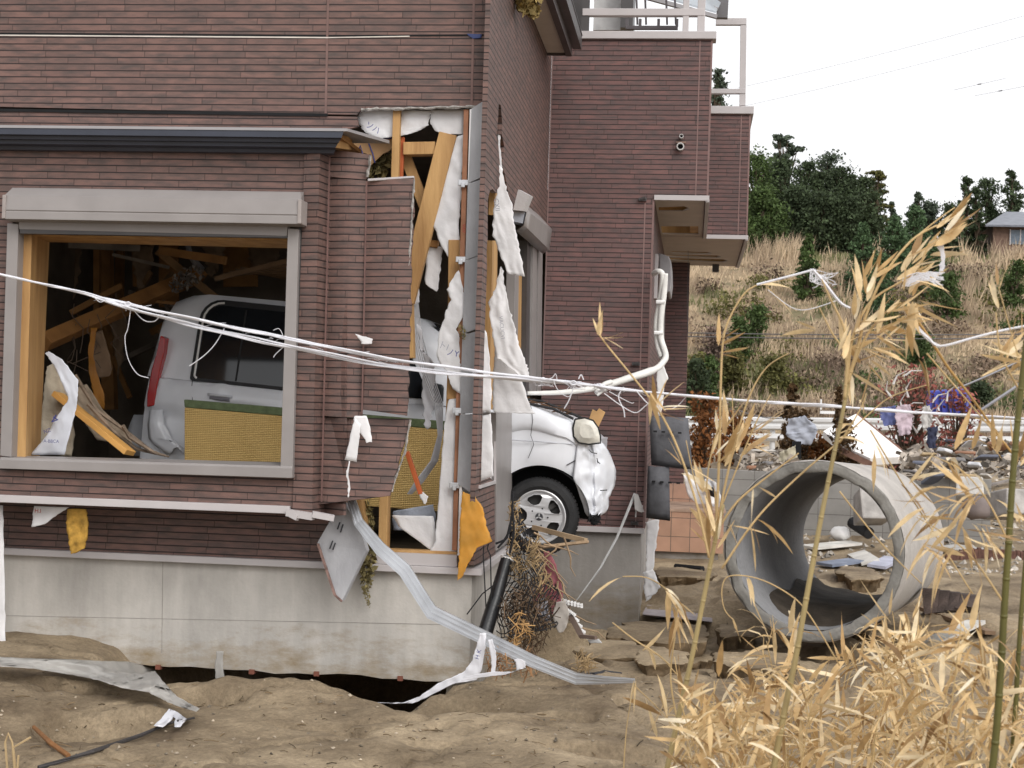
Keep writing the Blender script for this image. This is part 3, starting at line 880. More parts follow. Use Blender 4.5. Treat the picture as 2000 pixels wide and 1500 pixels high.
# house wrap blowing out of the side opening
XS = XC
sheet('wrap_sheet', [(975, 322, 981, 330), (976, 360, 990, 372), (968, 385, 1000, 400), (963, 420, 1004, 430), (962, 460, 1010, 465), (978, 500, 1018, 500), (992, 535, 1026, 540)], YF + .35, MEMB, house, nc=8, amp=.03, ragx=1.5, seed=12)
sheet('wrap_sheet', [(978, 520, 982, 524), (968, 560, 986, 560), (955, 590, 995, 600), (958, 630, 1004, 632), (965, 670, 1012, 668), (972, 700, 1024, 700), (990, 715, 1032, 720), (1022, 740, 1034, 744)], YF + .3, MEMB, house, nc=9, amp=.04, ragx=2, seed=13)
sheet('wrap_sheet', [(966, 640, 976, 648), (966, 690, 984, 690), (964, 720, 1012, 718), (962, 760, 1022, 752), (962, 800, 1036, 796), (966, 806, 1046, 808)], YF + .45, MEMB, house, nc=9, amp=.03, ragx=1.5, seed=14)
sheet('wrap_sheet', [(944, 640, 950, 650), (942, 700, 956, 700), (940, 760, 960, 764), (940, 804, 958, 806)], YF + .04, MEMB, house, nc=4, amp=.02, ragx=1, seed=15)
sheet('wrap_sheet', [(942, 812, 958, 808), (940, 860, 962, 850), (937, 940, 964, 930)], YF + .06, MEMB, house, nc=4, amp=.02, ragx=1, seed=16)
wr = [o for o in house.children if o.name.startswith('wrap_sheet')]
lettering('VACUCVI', 980, 640, YF + .22, 8, -82, GREYINK, wr[-4])
lettering('CXII', 970, 400, YF + .27, 10, -80, GREYINK, wr[-5])
# small vent in the corner leaf
tuft('torn_edge_fibre', [(905, 660), (900, 640)], YF - .06, [6, 8], INSUL_G, n=60, seed=8)
random.seed(31)

# ---- eave over the side wall
zE = PY(1080, 103, 12.4).z
e1 = PY(1117, 104, 12.4).x; e0 = XC + .005
mb = MB().box((e0, 8.9, zE), (e1 - .05, 12.4, zE + .02)); mb.build('eave_soffit', SOFF, house)
mb = MB().box((e1 - .05, 8.9, zE - .025), (e1, 12.42, zE + .17)).box((e0, 12.4, zE - .02), (e1 - .05, 12.42, zE + .12)); mb.build('eave_fascia', M('dark brown fascia', (.075, .06, .058), .5, .2, 5, .05), house)
mb = MB().box((e1, 8.9, zE + .05), (e1 + .07, 12.5, zE + .16)); mb.box((e1 + .005, 8.9, zE + .16), (e1 + .075, 12.5, zE + .17)); mb.build('gutter', FRAME_DK, house)

# ---- annex: front, upper side, lower side
zP = PY(1250, 77, YR).z
zSo = PY(1330, 387, YR).z
zA = PY(1200, 1032, YR).z
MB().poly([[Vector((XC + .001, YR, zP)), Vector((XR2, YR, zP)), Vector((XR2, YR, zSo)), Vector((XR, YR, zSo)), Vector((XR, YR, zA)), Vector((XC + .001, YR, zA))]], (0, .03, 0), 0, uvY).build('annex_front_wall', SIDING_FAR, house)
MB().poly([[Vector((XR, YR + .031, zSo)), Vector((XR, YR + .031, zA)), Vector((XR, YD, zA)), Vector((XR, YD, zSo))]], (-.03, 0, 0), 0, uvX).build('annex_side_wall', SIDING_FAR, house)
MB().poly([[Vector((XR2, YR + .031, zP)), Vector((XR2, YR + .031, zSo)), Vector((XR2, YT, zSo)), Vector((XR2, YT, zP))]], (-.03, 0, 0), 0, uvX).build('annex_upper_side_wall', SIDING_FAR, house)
zP3 = PY(1425, 223, YT).z
MB().poly([[Vector((XR2 - .8, YT, zP3)), Vector((XT, YT, zP3)), Vector((XT, YT, zSo)), Vector((XR2 - .8, YT, zSo))]], (0, .03, 0), 0, uvY).build('balcony_front_wall', SIDING_FAR, house)
MB().poly([[Vector((XT, YT + .031, zP3)), Vector((XT, YT + .031, zSo)), Vector((XT, YD + .5, zSo)), Vector((XT, YD + .5, zP3))]], (-.03, 0, 0), 0, uvX).build('balcony_side_wall', SIDING_FAR, house)
MB().poly([[Vector((XR - .3, YD, zSo)), Vector((PY(1342, 700, YD).x, YD, zSo)), Vector((PY(1342, 700, YD).x, YD, 0)), Vector((XR - .3, YD, 0))]], (0, .6, 0), 0, uvY).build('porch_back_wall', SIDING_FAR, house)
MB().box((XC, 13.2, zA), (XR - .04, 13.3, zP)).build('annex_core', WOOD_DK, house)
# annex foundation and its trim
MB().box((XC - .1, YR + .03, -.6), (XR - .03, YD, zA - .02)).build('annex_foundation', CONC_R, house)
mb = MB().box((XC + .04, YR - .03, zA - .035), (XR + .0, YR + .03, zA + .01)); mb.build('annex_drip_trim', CAPM, house, bevel=.003)
# white house-wrap strip on lower annex side
sheet('wrap_strip', [(1262, 1020, 1288, 1012), (1262, 1060, 1284, 1050), (1262, 1100, 1278, 1090), (1260, 1150, 1274, 1140), (1261, 1176, 1272, 1170)], YR + .1, MEMB, house, nc=3, amp=.02, ragx=1.5, seed=17)
# parapet copings
MB().box((XC + .1, YR - .03, zP), (XR2 + .03, YR + .14, zP + PY(1250, 62, YR).z - zP)).build('parapet_coping', CAPM, house, bevel=.005)
MB().box((XR2 - .02, YT - .03, zP3), (XT + .03, YT + .14, PY(1425, 208, YT).z)).build('balcony_coping', CAPM, house, bevel=.005)
MB().box((XT - .12, YT + .14, zP3), (XT + .03, YD + .5, PY(1425, 208, YT).z)).build('balcony_coping', CAPM, house, bevel=.005)
# soffit under the overhang with rotted openings
xs0, xs1, xs2 = XR - .03, XR2, XT
out = [Vector((XR, YR + .02, zSo)), Vector((xs1 - .03, YR + .02, zSo)), Vector((xs1 - .03, YT + .02, zSo)), Vector((xs2 - .03, YT + .02, zSo)), Vector((xs2 - .03, YD + .35, zSo)), Vector((XR, YD + .35, zSo))]
holes_px = [[(1286, 405), (1337, 403), (1347, 408), (1334, 413), (1287, 413)], [(1291, 442), (1364, 442), (1364, 458), (1293, 457)],
            [(1310, 491), (1380, 492), (1393, 495), (1380, 496), (1312, 494.5)], [(1300, 498), (1400, 499), (1409, 501.5), (1400, 503.5), (1302, 501)], [(1302, 504), (1412, 506.5), (1422, 509.5), (1410, 512.5), (1304, 508)]]
holes = [[PZ(u, v, zSo) for u, v in h] for h in holes_px]
MB().poly([out] + holes, (0, 0, .012)).build('porch_soffit', SOFF, house)
mb = MB()
for q in holes:
    ys = [p.y for p in q]; xs = [p.x for p in q]
    ym = (min(ys) + max(ys)) / 2
    MB().box((min(xs) - .05, max(ys) - .0, zSo + .014), (max(xs) + .05, max(ys) + .05, zSo + .11)).build('soffit_joist', WOOD, house)
mb = MB()
mb.box((PZ(1347, 450, zSo).x, PZ(1347, 458, zSo).y - .02, zSo + .014), (PZ(1366, 450, zSo).x, PZ(1350, 442, zSo).y + .03, zSo + .06))
mb.build('soffit_blocking', WOOD, house)
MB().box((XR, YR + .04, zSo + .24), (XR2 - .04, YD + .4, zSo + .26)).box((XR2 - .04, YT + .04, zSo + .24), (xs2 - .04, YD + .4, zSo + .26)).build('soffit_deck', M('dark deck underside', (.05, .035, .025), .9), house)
mb = MB()
mb.box((XR, YR - .02, zSo - .02), (XR2 + .01, YR + .0 - .002, zSo + .022))
mb.box((XR2 - .03, YT - .02, zSo - .02), (XT + .01, YT - .002, zSo + .02))
mb.box((XR2 - .02, YR + .04, zSo - .025), (XR2 + .012, YT - .03, zSo - .002))
mb.box((XT - .02, YT + .04, zSo - .025), (XT + .012, YD + .3, zSo - .002))
mb.build('soffit_edge_trim', CAPM, house)
mb = MB()
p = PZ(1398, 516, zSo)
mb.box((p.x - .04, p.y, zSo - .09), (p.x + .04, p.y + .1, zSo)); 
p = PY(1340, 512, 17.8)
mb.tube([PY(1344, 490, 17), PY(1344, 514, 17.8), PY(1342, 600, 17.8), PY(1344, 650, 17.8)], .004, 4)
mb.build('hanging_wire', FRAME_DK, house)
# thin caulk verticals on the annex
CK = M('annex caulk', (.22, .14, .13), .7, .2)
for X_, Y_, z0, z1 in ((PY(1364, 200, YR).x, YR, zSo, zP), (PY(1251, 700, YR).x, YR, zA, PY(1252, 395, YR).z), (PY(1446, 300, YT).x, YT, zSo, zP3)):
    MB().box((X_ - .005, Y_ - .003, z0 + .01), (X_ + .005, Y_ + .004, z1 - .01)).build('caulk_strip', CK, house)
for X_, Y_, z0, z1 in ((XR2 - .01, YR, zSo, zP), (XT - .01, YT, zSo, zP3), (XR - .01, YR, zA, zSo)):
    MB().box((X_ - .004, Y_ - .003, z0 + .01), (X_ + .012, Y_ + .004, z1 - .01)).build('corner_bead', CK, house)
# vent pipes and brackets
def ring(name, u, v, Y, ro, ri, dep, mat, parent):
    c = PY(u, v, Y); rows = []
    for (r, y) in ((ro, Y), (ro, Y - dep), (ri, Y - dep), (ri, Y - .004)):
        rows.append([Vector((c.x + r * math.cos(k / 20 * 6.2832), y, c.z + r * math.sin(k / 20 * 6.2832))) for k in range(20)])
    return MB().grid(rows, 0, True).build(name, mat, parent, smooth=40)
PIPE_G = M('grey vent plastic', (.48, .47, .46), .5, .2)
for u, v, ro in ((1331, 268, .018), (1329, 288, .032)):
    o = ring('vent_pipe', u, v, YR, ro, ro * .72, .06, PIPE_G, house)
    c = PY(u, v, YR - .006)
    MB().tube([Vector((c.x, YR - .002, c.z)), Vector((c.x, YR - .008, c.z))], ro * .74, 16).build('bore', BLACK, o)
mb = MB(); c = PY(1330, 278, YR - .01)
mb.box((c.x - .04, YR - .02, c.z - .008), (c.x + .04, YR - .001, c.z + .006)); mb.build('vent_bracket', M('rusty bracket', (.2, .13, .1), .7), house)
mb = MB()
for u, v in ((1256, 390), (1243, 711), (1240, 1022)):
    c = PY(u, v, YR); mb.box((c.x - .035, YR - .03, c.z - .012), (c.x + .03, YR - .001, c.z + .012)); mb.tube([c + Vector((-.02, -.03, 0)), c + Vector((.02, -.035, .01))], .012, 6)
mb.build('downpipe_bracket', FRAME_DK, house)
# porch window parts on the annex side
mb = MB()
mb.box((XR - .0, YR + .8, PY(1290, 560, 13.6).z - .1), (XR + .025, YR + 1.0, PY(1290, 495, 13.6).z)); 
mb.build('porch_window_jamb', CAPM, house)
mb = MB()
q = [(1286, 494), (1306, 500), (1311, 512), (1312, 545), (1309, 570), (1303, 571), (1298, 548), (1288, 540)]
mb.poly([[PY(u, v, 14.2) for u, v in q]], (0, .9, 0)); mb.build('porch_shutter_box', M('grey taupe', (.30, .29, .30), .5, .1), house, bevel=.01)
mb = MB()
mb.poly([[PX(u, v, XR + .02) for u, v in [(1296, 570), (1300, 570), (1296, 760), (1292, 760)]]], (-.05, 0, 0)); mb.build('porch_window_frame', FRAME, house)
# upper balcony: rails, posts, clothes pole holders and pergola roof
mb = MB()
xa_, xb_ = PY(1138, 25, YR + .06).x, PY(1376, 25, YR + .06).x
zr_ = PY(1250, 25, YR + .06).z
mb.box((xa_, YR + .03, zr_ - .03), (xb_, YR + .1, zr_ + .03)); mb.build('balcony_rail', CAPM, house, bevel=.004)
for u, wd in ((1340, 12), (1370, 15)):
    x = PY(u, 20, YR + .06).x; hw = wd / F * YR / 2
    MB().box((x - hw, YR + .035, zP + .06), (x + hw, YR + .095, zP + (.46 if u == 1340 else 1.6))).build('balcony_post', CAPM, house, bevel=.004)
x = PY(1143, 30, YR + .06).x
MB().box((x - .03, YR + .04, zP + .06), (x + .035, YR + .09, zP + .5)).build('balcony_post', FRAME_DK, house)
mb = MB()
zc = PY(1270, 50, YR + .4).z
mb.box((PY(1222, 50, YR + .4).x, YR + .4, zc - .03), (PY(1324, 50, YR + .4).x, YR + .44, zc))
for u in (1224, 1250, 1286, 1322):
    x = PY(u, 50, YR + .4).x; mb.box((x - .012, YR + .4, zc), (x + .012, YR + .44, zc + .06))
mb.build('clothes_pole_holder', M('dark bronze', (.09, .08, .085), .5), house)
mb = MB()
for u in (1245, 1262, 1303, 1320):
    mb.bar(PY(u - 4, -60, YR + .42), PY(u, 48, YR + .42), .018, .018)
mb.build('pole_hanger', M('dark bronze', (.09, .08, .085), .5), house)
# lower balcony pipe frame
YQ = YT + .06
def fr(mb, a, b_, wpx, d=.06, Y=YQ): return barpx(mb, a, b_, Y, wpx, d)
mb = MB(); fr(mb, (1398, 43), (1458, 43), 13, .06); mb.build('pergola_frame', CAPM, house, bevel=.003)
mb = MB(); fr(mb, (1452, 50), (1450, 207), 12, .05); mb.build('pergola_frame_post', CAPM, house, bevel=.003)
mb = MB(); fr(mb, (1386, 179), (1456, 179), 9, .068); mb.build('balcony_handrail', CAPM, house, bevel=.003)
mb = MB(); fr(mb, (1415, -60), (1410, 36), 22, .08, YT - .4); mb.build('pergola_post', M('dark grey post', (.13, .125, .13), .5, .1), house)
mb = MB(); mb.bar(PY(1200, -22, 14.2), PY(1400, 33, 14.2), .035, .05); mb.bar(PY(1290, -22, 14.5), PY(1402, 18, 14.5), .02, .05); mb.build('pergola_rafter', M('grey rafter', (.33, .32, .33), .5, .1), house)
mb = MB().hexa([PY(1230, -22, 14.2), PY(1398, 26, 14.2), PY(1398, 22, 14.2), PY(1230, -26, 14.2), PY(1300, -80, 15.5), PY(1410, 2, 15.5), PY(1410, 0, 15.5), PY(1300, -82, 15.5)])
mb.build('pergola_panel', M('milky polycarbonate', (.62, .66, .70), .3, .05, 4, 0, trans=.5), house)
# second floor balcony window block behind the eave
mb = MB().box((PY(1137, 0, YR + .2).x - .25, YR + .3, zP + .1), (PY(1150, 0, YR + .2).x - .05, YR + .6, zP + 1.2)); mb.build('upper_window_frame', FRAME_DK, house)
mb = MB().box((PY(1160, 5, YR + 1.5).x, YR + 1.5, zP + .45), (PY(1216, 5, YR + 1.5).x, YR + 1.7, zP + 1.2)); mb.build('upper_wall', M('off white board', (.6, .59, .58), .7), house)
mb = MB().box((PY(1216, 5, YR + 1.5).x, YR + 1.2, zP + .4), (PY(1240, 5, YR + 1.5).x, YR + 1.6, zP + 1.2)); mb.build('upper_gutter', FRAME_DK, house)
# white paper on lower left corner of the house wall + yellow insulation hanging under the bay
sheet('wrap_flap', [(66, 988, 136, 991), (64, 1008, 112, 1005), (62, 1030, 88, 1024)], YB + .1, MEMB, house, nc=5, amp=.02, seed=18)
lettering('H.I', 74, 998, YB + .06, 9, 0, M('red ink', (.4, .06, .05), .7), [o for o in house.children if o.name.startswith('wrap_flap')][0])
# ================================================================ CAR (nose out through the side wall)
PAINT = M('silver white car paint', (.68, .695, .735), .30, .06, 5.0, .03, 9, spec=.5)
PAINT.node_tree.nodes['Principled BSDF'].inputs['Coat Weight'].default_value = .4
PAINT.node_tree.nodes['Principled BSDF'].inputs['Coat Roughness'].default_value = .12
GLASS = M('dark car glass', (.012, .014, .017), .06, .2, 6, 0, spec=.6)
RUBBER = M('black rubber', (.022, .022, .023), .75, .3, 12, .2, 60)
RIM = M('silver wheel rim', (.52, .52, .53), .35, .12, 9, .03, 40, metal=.35)
YC = 10.72
wc = PY(1052, 1010, YC)
pit = rad(4.4)
car = thing('car', (0, 0, 0), 'silver white compact car stuck inside the house with its nose poking out', 'car')
CM = Matrix.Translation(wc) @ Matrix.Rotation(pit, 4, 'Y') @ Matrix.Translation(Vector((-2.74, 0, -.275)))
car.matrix_world = CM
CI = CM.inverted()
def cl(u, v, lat=0.0):
    return CI @ PY(u, v, YC + lat)
def cbuild(mb, name, mat, parent=car, smooth=False, **kw):
    return mb.build(name, mat, parent, smooth=smooth, M_inv=Matrix.Identity(4), **kw)
SW, HW, RA, Wd = 2.74, .275, .362, 1.45
LEN = 3.07
def prof(pts, s):
    for (a, b), (c, d) in zip(pts, pts[1:]):
        if s <= c:
            t = (s - a) / (c - a) if c > a else 0
            t = t * t * (3 - 2 * t)
            return lerp(b, d, max(0, t))
    return pts[-1][1]
TOP = [(-.25, .97), (2.15, .985), (2.28, 1.03), (2.55, 1.055), (2.86, .985), (2.98, .93), (3.07, .84)]
def hbot(s):
    b = prof([(-.25, .36), (.2, .30), (2.1, .24), (2.95, .28), (3.07, .40)], s)
    d = abs(s - SW)
    if d < RA: b = max(b, HW + math.sqrt(RA * RA - d * d))
    d = abs(s - .52)
    if d < .30: b = max(b, HW + math.sqrt(.09 - d * d))
    return b
def taper(s):
    t = 0
    if s > 2.75: t += .30 * ((s - 2.75) / .36) ** 2.2
    if s < -.08: t += .05 * ((-.08 - s) / .13) ** 2
    return t
stn = sorted(set([round(-.21 + (LEN + .21) * i / 78, 4) for i in range(79)] + [SW - RA, SW + RA, SW - RA + .004, SW + RA - .004, SW - RA + .02, SW + RA - .02] + [SW + RA * math.cos(a * .2) for a in range(16)]))
rows = []
for s in stn:
    hb, ht = hbot(s), prof(TOP, s)
    tp = taper(s)
    fl = [(0.0, .03), (.12, .016), (.30, .010), (.52, .012), (.60, .014), (.64, -.004), (.72, -.006), (.90, .006), (.97, .028), (1.0, .075)]
    line = []
    for f, off in fl:
        h = lerp(hb, ht, f)
        dent = 0
        if s < .42:
            dent = .035 * noise.noise(Vector((s * 7, h * 6, 3))) + .02 * noise.noise(Vector((s * 15, h * 13, 8)))
        elif s > 2.45:
            dent = .016 * noise.noise(Vector((s * 5, h * 6, 1.5)))
        flare = -.018 * math.exp(-((math.hypot(s - SW, h - HW) - RA - .02) / .035) ** 2)
        line.append(Vector((s, off + tp + dent + flare, h)))
    line.append(Vector((s, .30, ht + .018)))
    far = [Vector((p.x, Wd - p.y, p.z)) for p in reversed(line)]
    line += far
    rows.append(line)
mb = MB().grid(rows, 0, True)
nfl = len(rows[0])
for i, f in enumerate(mb.f):
    if i % nfl == nfl - 1: mb.m[i] = 1
mb.add(rows[0], [tuple(range(nfl))]); mb.add(rows[-1], [tuple(range(nfl))[::-1]])
body = cbuild(mb, 'body', [PAINT, BLACK], smooth=45)
# inner wheel well
mb = MB(); 
for r_, y0, y1 in ((RA - .012, .03, .34),):
    a = [Vector((SW + r_ * math.cos(k / 24 * 3.1416), y0, HW + r_ * math.sin(k / 24 * 3.1416))) for k in range(25)]
    b_ = [Vector((p.x, y1, p.z)) for p in a]
    mb.grid([a, b_]); mb.add(b_, [tuple(range(25))])
cbuild(mb, 'wheel_well', BLACK, body)
# cabin: rear quarter, roof, windscreen
CAB = [(-.215, .96, .96), (-.205, .96, 1.15), (-.17, .96, 1.40), (-.11, .96, 1.52), (.02, .96, 1.58), (.14, .96, 1.60), (1.3, .96, 1.615), (1.72, .965, 1.58), (1.86, .97, 1.50), (2.05, .98, 1.31), (2.25, .985, 1.10), (2.36, 1.0, 1.02)]
rows = []
for s, lo, hi in CAB:
    line = []
    for f, off in ((0, .035), (.35, .06), (.7, .10), (.9, .135), (1.0, .20)):
        h = lerp(lo, hi, f)
        dent = (.02 * noise.noise(Vector((s * 9, h * 7, 4)))) if s < .3 else 0
        line.append(Vector((s, off + dent, h)))
    line.append(Vector((s, .40, hi + .01)))
    line += [Vector((p.x, Wd - p.y, p.z)) for p in reversed(line)]
    rows.append(line)
mb = MB().grid(rows); mb.add(rows[0], [tuple(range(len(rows[0])))])
cabin = cbuild(mb, 'cabin', PAINT, smooth=40)
def latc(h): return .035 + (.10 - .035) * max(0, (h - .96)) / .45
def wpoly(name, pts, mat, off, parent, th=.006):
    """flat panel lying on the cabin flank; pts in (s, h)"""
    q = [Vector((s, latc(h) + off, h)) for s, h in pts]
    return cbuild(MB().poly([q], (0, th, 0)), name, mat, parent)
def rr(x0, z0, x1, z1, r, slx=0):
    pts = []
    for cx, cz, a0 in ((x1 - r, z1 - r, 0), (x0 + r, z1 - r, 90), (x0 + .02, z0 + .02, 180), (x1 - .02, z0 + .02, 270)):
        q = r if a0 < 180 else .02
        for k in range(6):
            a = rad(a0 + k * 18); pts.append((cx + q * math.cos(a), cz + q * math.sin(a)))
    return pts
s0 = cl(378, 730, .06).x
zb_, zt_ = cl(378, 738, .06).z, cl(420, 592, .1).z
wpoly('window_surround', rr(s0 - .012, zb_ - .02, s0 + .83, zt_ + .03, .16), M('black window trim', (.02, .02, .022), .5), -.012, cabin)
# pale run channel inside the frame
ch = []
wp = rr(s0 + .02, zb_ + .004, s0 + .80, zt_ + .008, .14)
q = [Vector((s, latc(h) - .016, h)) for s, h in wp if s < s0 + .62]
mb = MB().tube([p for p in q if not (p.z < zb_ + .03 and p.x > s0 + .06)], .008, 5)
cbuild(mb, 'window_channel', WHITE, cabin)
wpoly('rear_door_window', rr(s0 + .035, zb_ + .005, s0 + .80, zt_ - .012, .12), GLASS, -.016, cabin)
wpoly('front_door_window', [(s0 + .90, zb_ + .01), (s0 + 1.86 - .1, zb_ + .03), (s0 + 1.45, zt_ - .03), (s0 + .90, zt_ - .01)], GLASS, -.014, cabin)
mb = MB(); xx = s0 + .33
mb.bar(Vector((xx, latc(1) - .019, zb_ + .01)), Vector((xx, latc(1.5) - .019, zt_ - .03)), .012, .004); cbuild(mb, 'window_divider', RUBBER, cabin)
# windscreen
q = [Vector((2.30, .14, 1.07)), Vector((2.30, Wd - .14, 1.07)), Vector((1.80, Wd - .22, 1.545)), Vector((1.80, .22, 1.545))]
q = [p + Vector((.022, 0, .016)) for p in q]
cbuild(MB().poly([q], (-.006, 0, -.004)), 'windscreen', GLASS, cabin)
mb = MB()
for k in range(3):
    a = Vector((2.33 - k * .07, .15, 1.085 + k * .05)); mb.bar(a, a + Vector((-.22, .35, .21)), .012, .012)
cbuild(mb, 'wiper', RUBBER, cabin)
# shut lines
def seam(pts, off=-.004, w=.006):
    return MB().tube([cl(u, v, off) for u, v in pts], w * .5, 4)
DK = M('shut line', (.03, .03, .032), .8)
mb = seam([(376, 742), (374, 760), (378, 800)], .004); 
cbuild(mb, 'door_gap', DK, body)
def onflank(u, v):
    p = cl(u, v, .0); p.y = taper(p.x) + .002; return p
mb = MB().tube([onflank(u, v) + Vector((0, -.012, 0)) for u, v in [(1121, 822), (1118, 845), (1121, 862), (1133, 868), (1131, 888), (1122, 900), (1106, 909)]], .0035, 4)
cbuild(mb, 'bumper_gap', DK, body)
mb = MB().tube([onflank(u, v) + Vector((0, -.016, 0)) for u, v in [(1000, 859), (1060, 863), (1120, 868)]], .004, 4)
cbuild(mb, 'crease_line', M('grey crease', (.42, .43, .47), .4), body)
mb = MB().tube([onflank(u, v) + Vector((0, -.016, 0)) for u, v in [(1037, 790), (1041, 820), (1037, 850), (1043, 868), (1032, 895)]], .0022, 4)
cbuild(mb, 'paint_crack', DK, body)
# handle
hx0, hx1 = cl(405, 768).x, cl(455, 788).x; hz = cl(430, 774).z
mb = MB().tube([Vector((lerp(hx0 + .01, hx1 - .01, t / 8), -.008 - .018 * math.sin(t / 8 * math.pi), hz + .005)) for t in range(9)], .011, 8)
hnd = cbuild(mb, 'door_handle', M('paint handle', (.56, .57, .61), .3, .05), body, smooth=True)
mb = MB().tube([Vector((hx0 + .025, -.0, hz - .012)), Vector((hx1 - .025, -.0, hz - .012))], .022, 10); cbuild(mb, 'handle_recess', M('recess grey', (.22, .22, .25), .5), hnd)
# tail lamp
TAIL = M('red tail lamp', (.40, .012, .014), .2, .15, 6, .02, 20, spec=.6)
def lamp(name, pxs, lat, th, mat, parent):
    q = [cl(u, v, lat) for u, v in pxs]
    mb = MB().poly([q], (0.0, th, 0)); return cbuild(mb, name, mat, parent, bevel=.008)
lamp('tail_lamp', [(313, 655), (322, 660), (320, 690), (313, 720), (305, 760), (301, 792), (286, 795), (287, 770), (296, 720), (305, 690)], -.012, .12, TAIL, body)
lamp('tail_reflector', [(288, 752), (294, 748), (297, 770), (290, 774)], -.010, .1, M('clear lens', (.6, .6, .6), .15, .2), body)
# crumpled rear bumper corner
g = []
for i, (uL, v, uR) in enumerate(((292, 800, 318), (288, 830, 322), (290, 856, 335), (300, 868, 360), (318, 880, 362))):
    g.append([cl(lerp(uL, uR, t / 6), v + (8 * math.sin(t * 1.3) if i > 2 else 0), -.02 - .03 * math.sin(t / 6 * 3.1) + .03 * noise.noise(Vector((i * .8, t * .7, 5)))) for t in range(7)])
o = cbuild(MB().grid(g), 'rear_bumper', PAINT, smooth=True)
o.modifiers.new('thickness', 'SOLIDIFY').thickness = .01
g = []
for i, (uL, v, uR) in enumerate(((262, 810, 292), (250, 840, 290), (252, 870, 300), (262, 890, 318))):
    g.append([cl(lerp(uL, uR, t / 4), v, .25 + .05 * noise.noise(Vector((i, t, 2)))) for t in range(5)])
o = cbuild(MB().grid(g), 'torn_bumper_skin', M('grey bumper plastic', (.30, .31, .33), .5, .2), smooth=True)
o.modifiers.new('thickness', 'SOLIDIFY').thickness = .01
# bonnet with lifted edge and litter
mb = MB()
for k, pl in enumerate(([(1008, 781), (1040, 790), (1080, 798), (1120, 818)], [(1012, 778), (1060, 784), (1104, 802), (1140, 818)])):
    mb.tube([cl(u, v, .05 + .1 * k) for u, v in pl], .01, 5)
cbuild(mb, 'bonnet_gap', DK, body)
mb = MB()
for i in range(26):
    t = random.random(); u = lerp(1012, 1115, t) + rnd(-4, 4); v = lerp(783, 812, t * t * .4 + t * .5) + rnd(-4, 3)
    a = rnd(-.4, .5); p = cl(u, v, rnd(.05, .3)); d = Vector((math.cos(a), rnd(-.3, .3), math.sin(a))) * rnd(.02, .09)
    mb.tube([p - d, p + d], .004, 4)
cbuild(mb, 'litter', M('brown twig', (.13, .07, .04), .9, .4), body)
# head lamp
q = [(1124, 820), (1142, 817), (1158, 822), (1168, 836), (1172, 852), (1172, 864), (1150, 867), (1131, 864), (1121, 852), (1120, 836)]
g0 = [cl(u, v, .10) for u, v in q]; g1 = [cl(1147 + (u - 1147) * .97, 843 + (v - 843) * .97, .035) for u, v in q]; g2 = [cl(1147 + (u - 1147) * .55, 843 + (v - 843) * .55, .012) for u, v in q]
mb = MB().grid([g0, g1, g2], 0, True); mb.add(g2, [tuple(range(len(g2)))])
HL = M('hazed headlamp lens', (.66, .64, .57), .22, .25, 16, .15, 24, spec=.6)
hlo = cbuild(mb, 'headlight', HL, smooth=50)
mb = MB().tube([cl(1147 + (u - 1147) * 1.04, 843 + (v - 843) * 1.05, .04) for u, v in q + q[:1]], .006, 5)
cbuild(mb, 'lamp_gasket', RUBBER, hlo)
# crushed front bumper
g = []
BR = [(860, 1128, 1170), (866, 1128, 1178), (880, 1126, 1188), (898, 1124, 1196), (915, 1122, 1203), (935, 1120, 1203), (955, 1128, 1199), (972, 1133, 1189), (988, 1139, 1190), (1000, 1142, 1184), (1008, 1147, 1172)]
BRf = []
for a, b_ in zip(BR, BR[1:]):
    for k in range(4): BRf.append([lerp(a[q], b_[q], k / 4) for q in range(3)])
BRf.append(list(BR[-1]))
for i, (v, uL, uR) in enumerate(BRf):
    i = i / 4
    line = []
    for t in range(23):
        f = t / 22
        b_ = taper(2.74 + (lerp(uL, uR, f) - 1052) / 280 - .06) - .012 - .07 * math.sin(f * 2.9)
        cr = .5 * min(1, f * 3) * (.05 * (abs(noise.noise(Vector((f * 5.2, i * .45, 1.1)))) * 2 - .5) + .03 * noise.noise(Vector((f * 3.4, i * .5, 6.1))) + .03 * noise.noise(Vector((f * 9, i * 1.3, 2.2))))
        fold = .035 * math.exp(-((f - .50 + i * .012) / .05) ** 2)
        line.append(cl(lerp(uL, uR, f) + (2.5 * noise.noise(Vector((i * 1.7, t, 0))) if t == 22 else 0), v + 2 * noise.noise(Vector((t * .9, i, 4))), b_ + cr + fold))
    g.append(line)
o = cbuild(MB().grid(g), 'front_bumper', PAINT, smooth=40)
o.modifiers.new('thickness', 'SOLIDIFY').thickness = .012
mb = MB()
for pl in ([(1166, 895), (1168, 905), (1166, 900), (1172, 906)], [(1172, 958), (1186, 957)], [(1150, 878), (1156, 884), (1166, 886)]):
    mb.tube([cl(u, v, -.085) for u, v in pl], .0035, 4)
cbuild(mb, 'scratch', DK, o)
# bumper hanging bits
tuft_ = MB()
for i in range(40):
    p = cl(1160 + rnd(-8, 12), 1010 + rnd(-4, 12), .1 + rnd(0, .1)); d = Vector((rnd(-1, 1), rnd(-1, 1), rnd(-1, 1))).normalized() * .03
    tuft_.add([p - d, p + d.cross(Vector((0, 1, .2))) * .7, p + d], [(0, 1, 2)])
cbuild(tuft_, 'under_tray', BLACK, o, fixn=False)
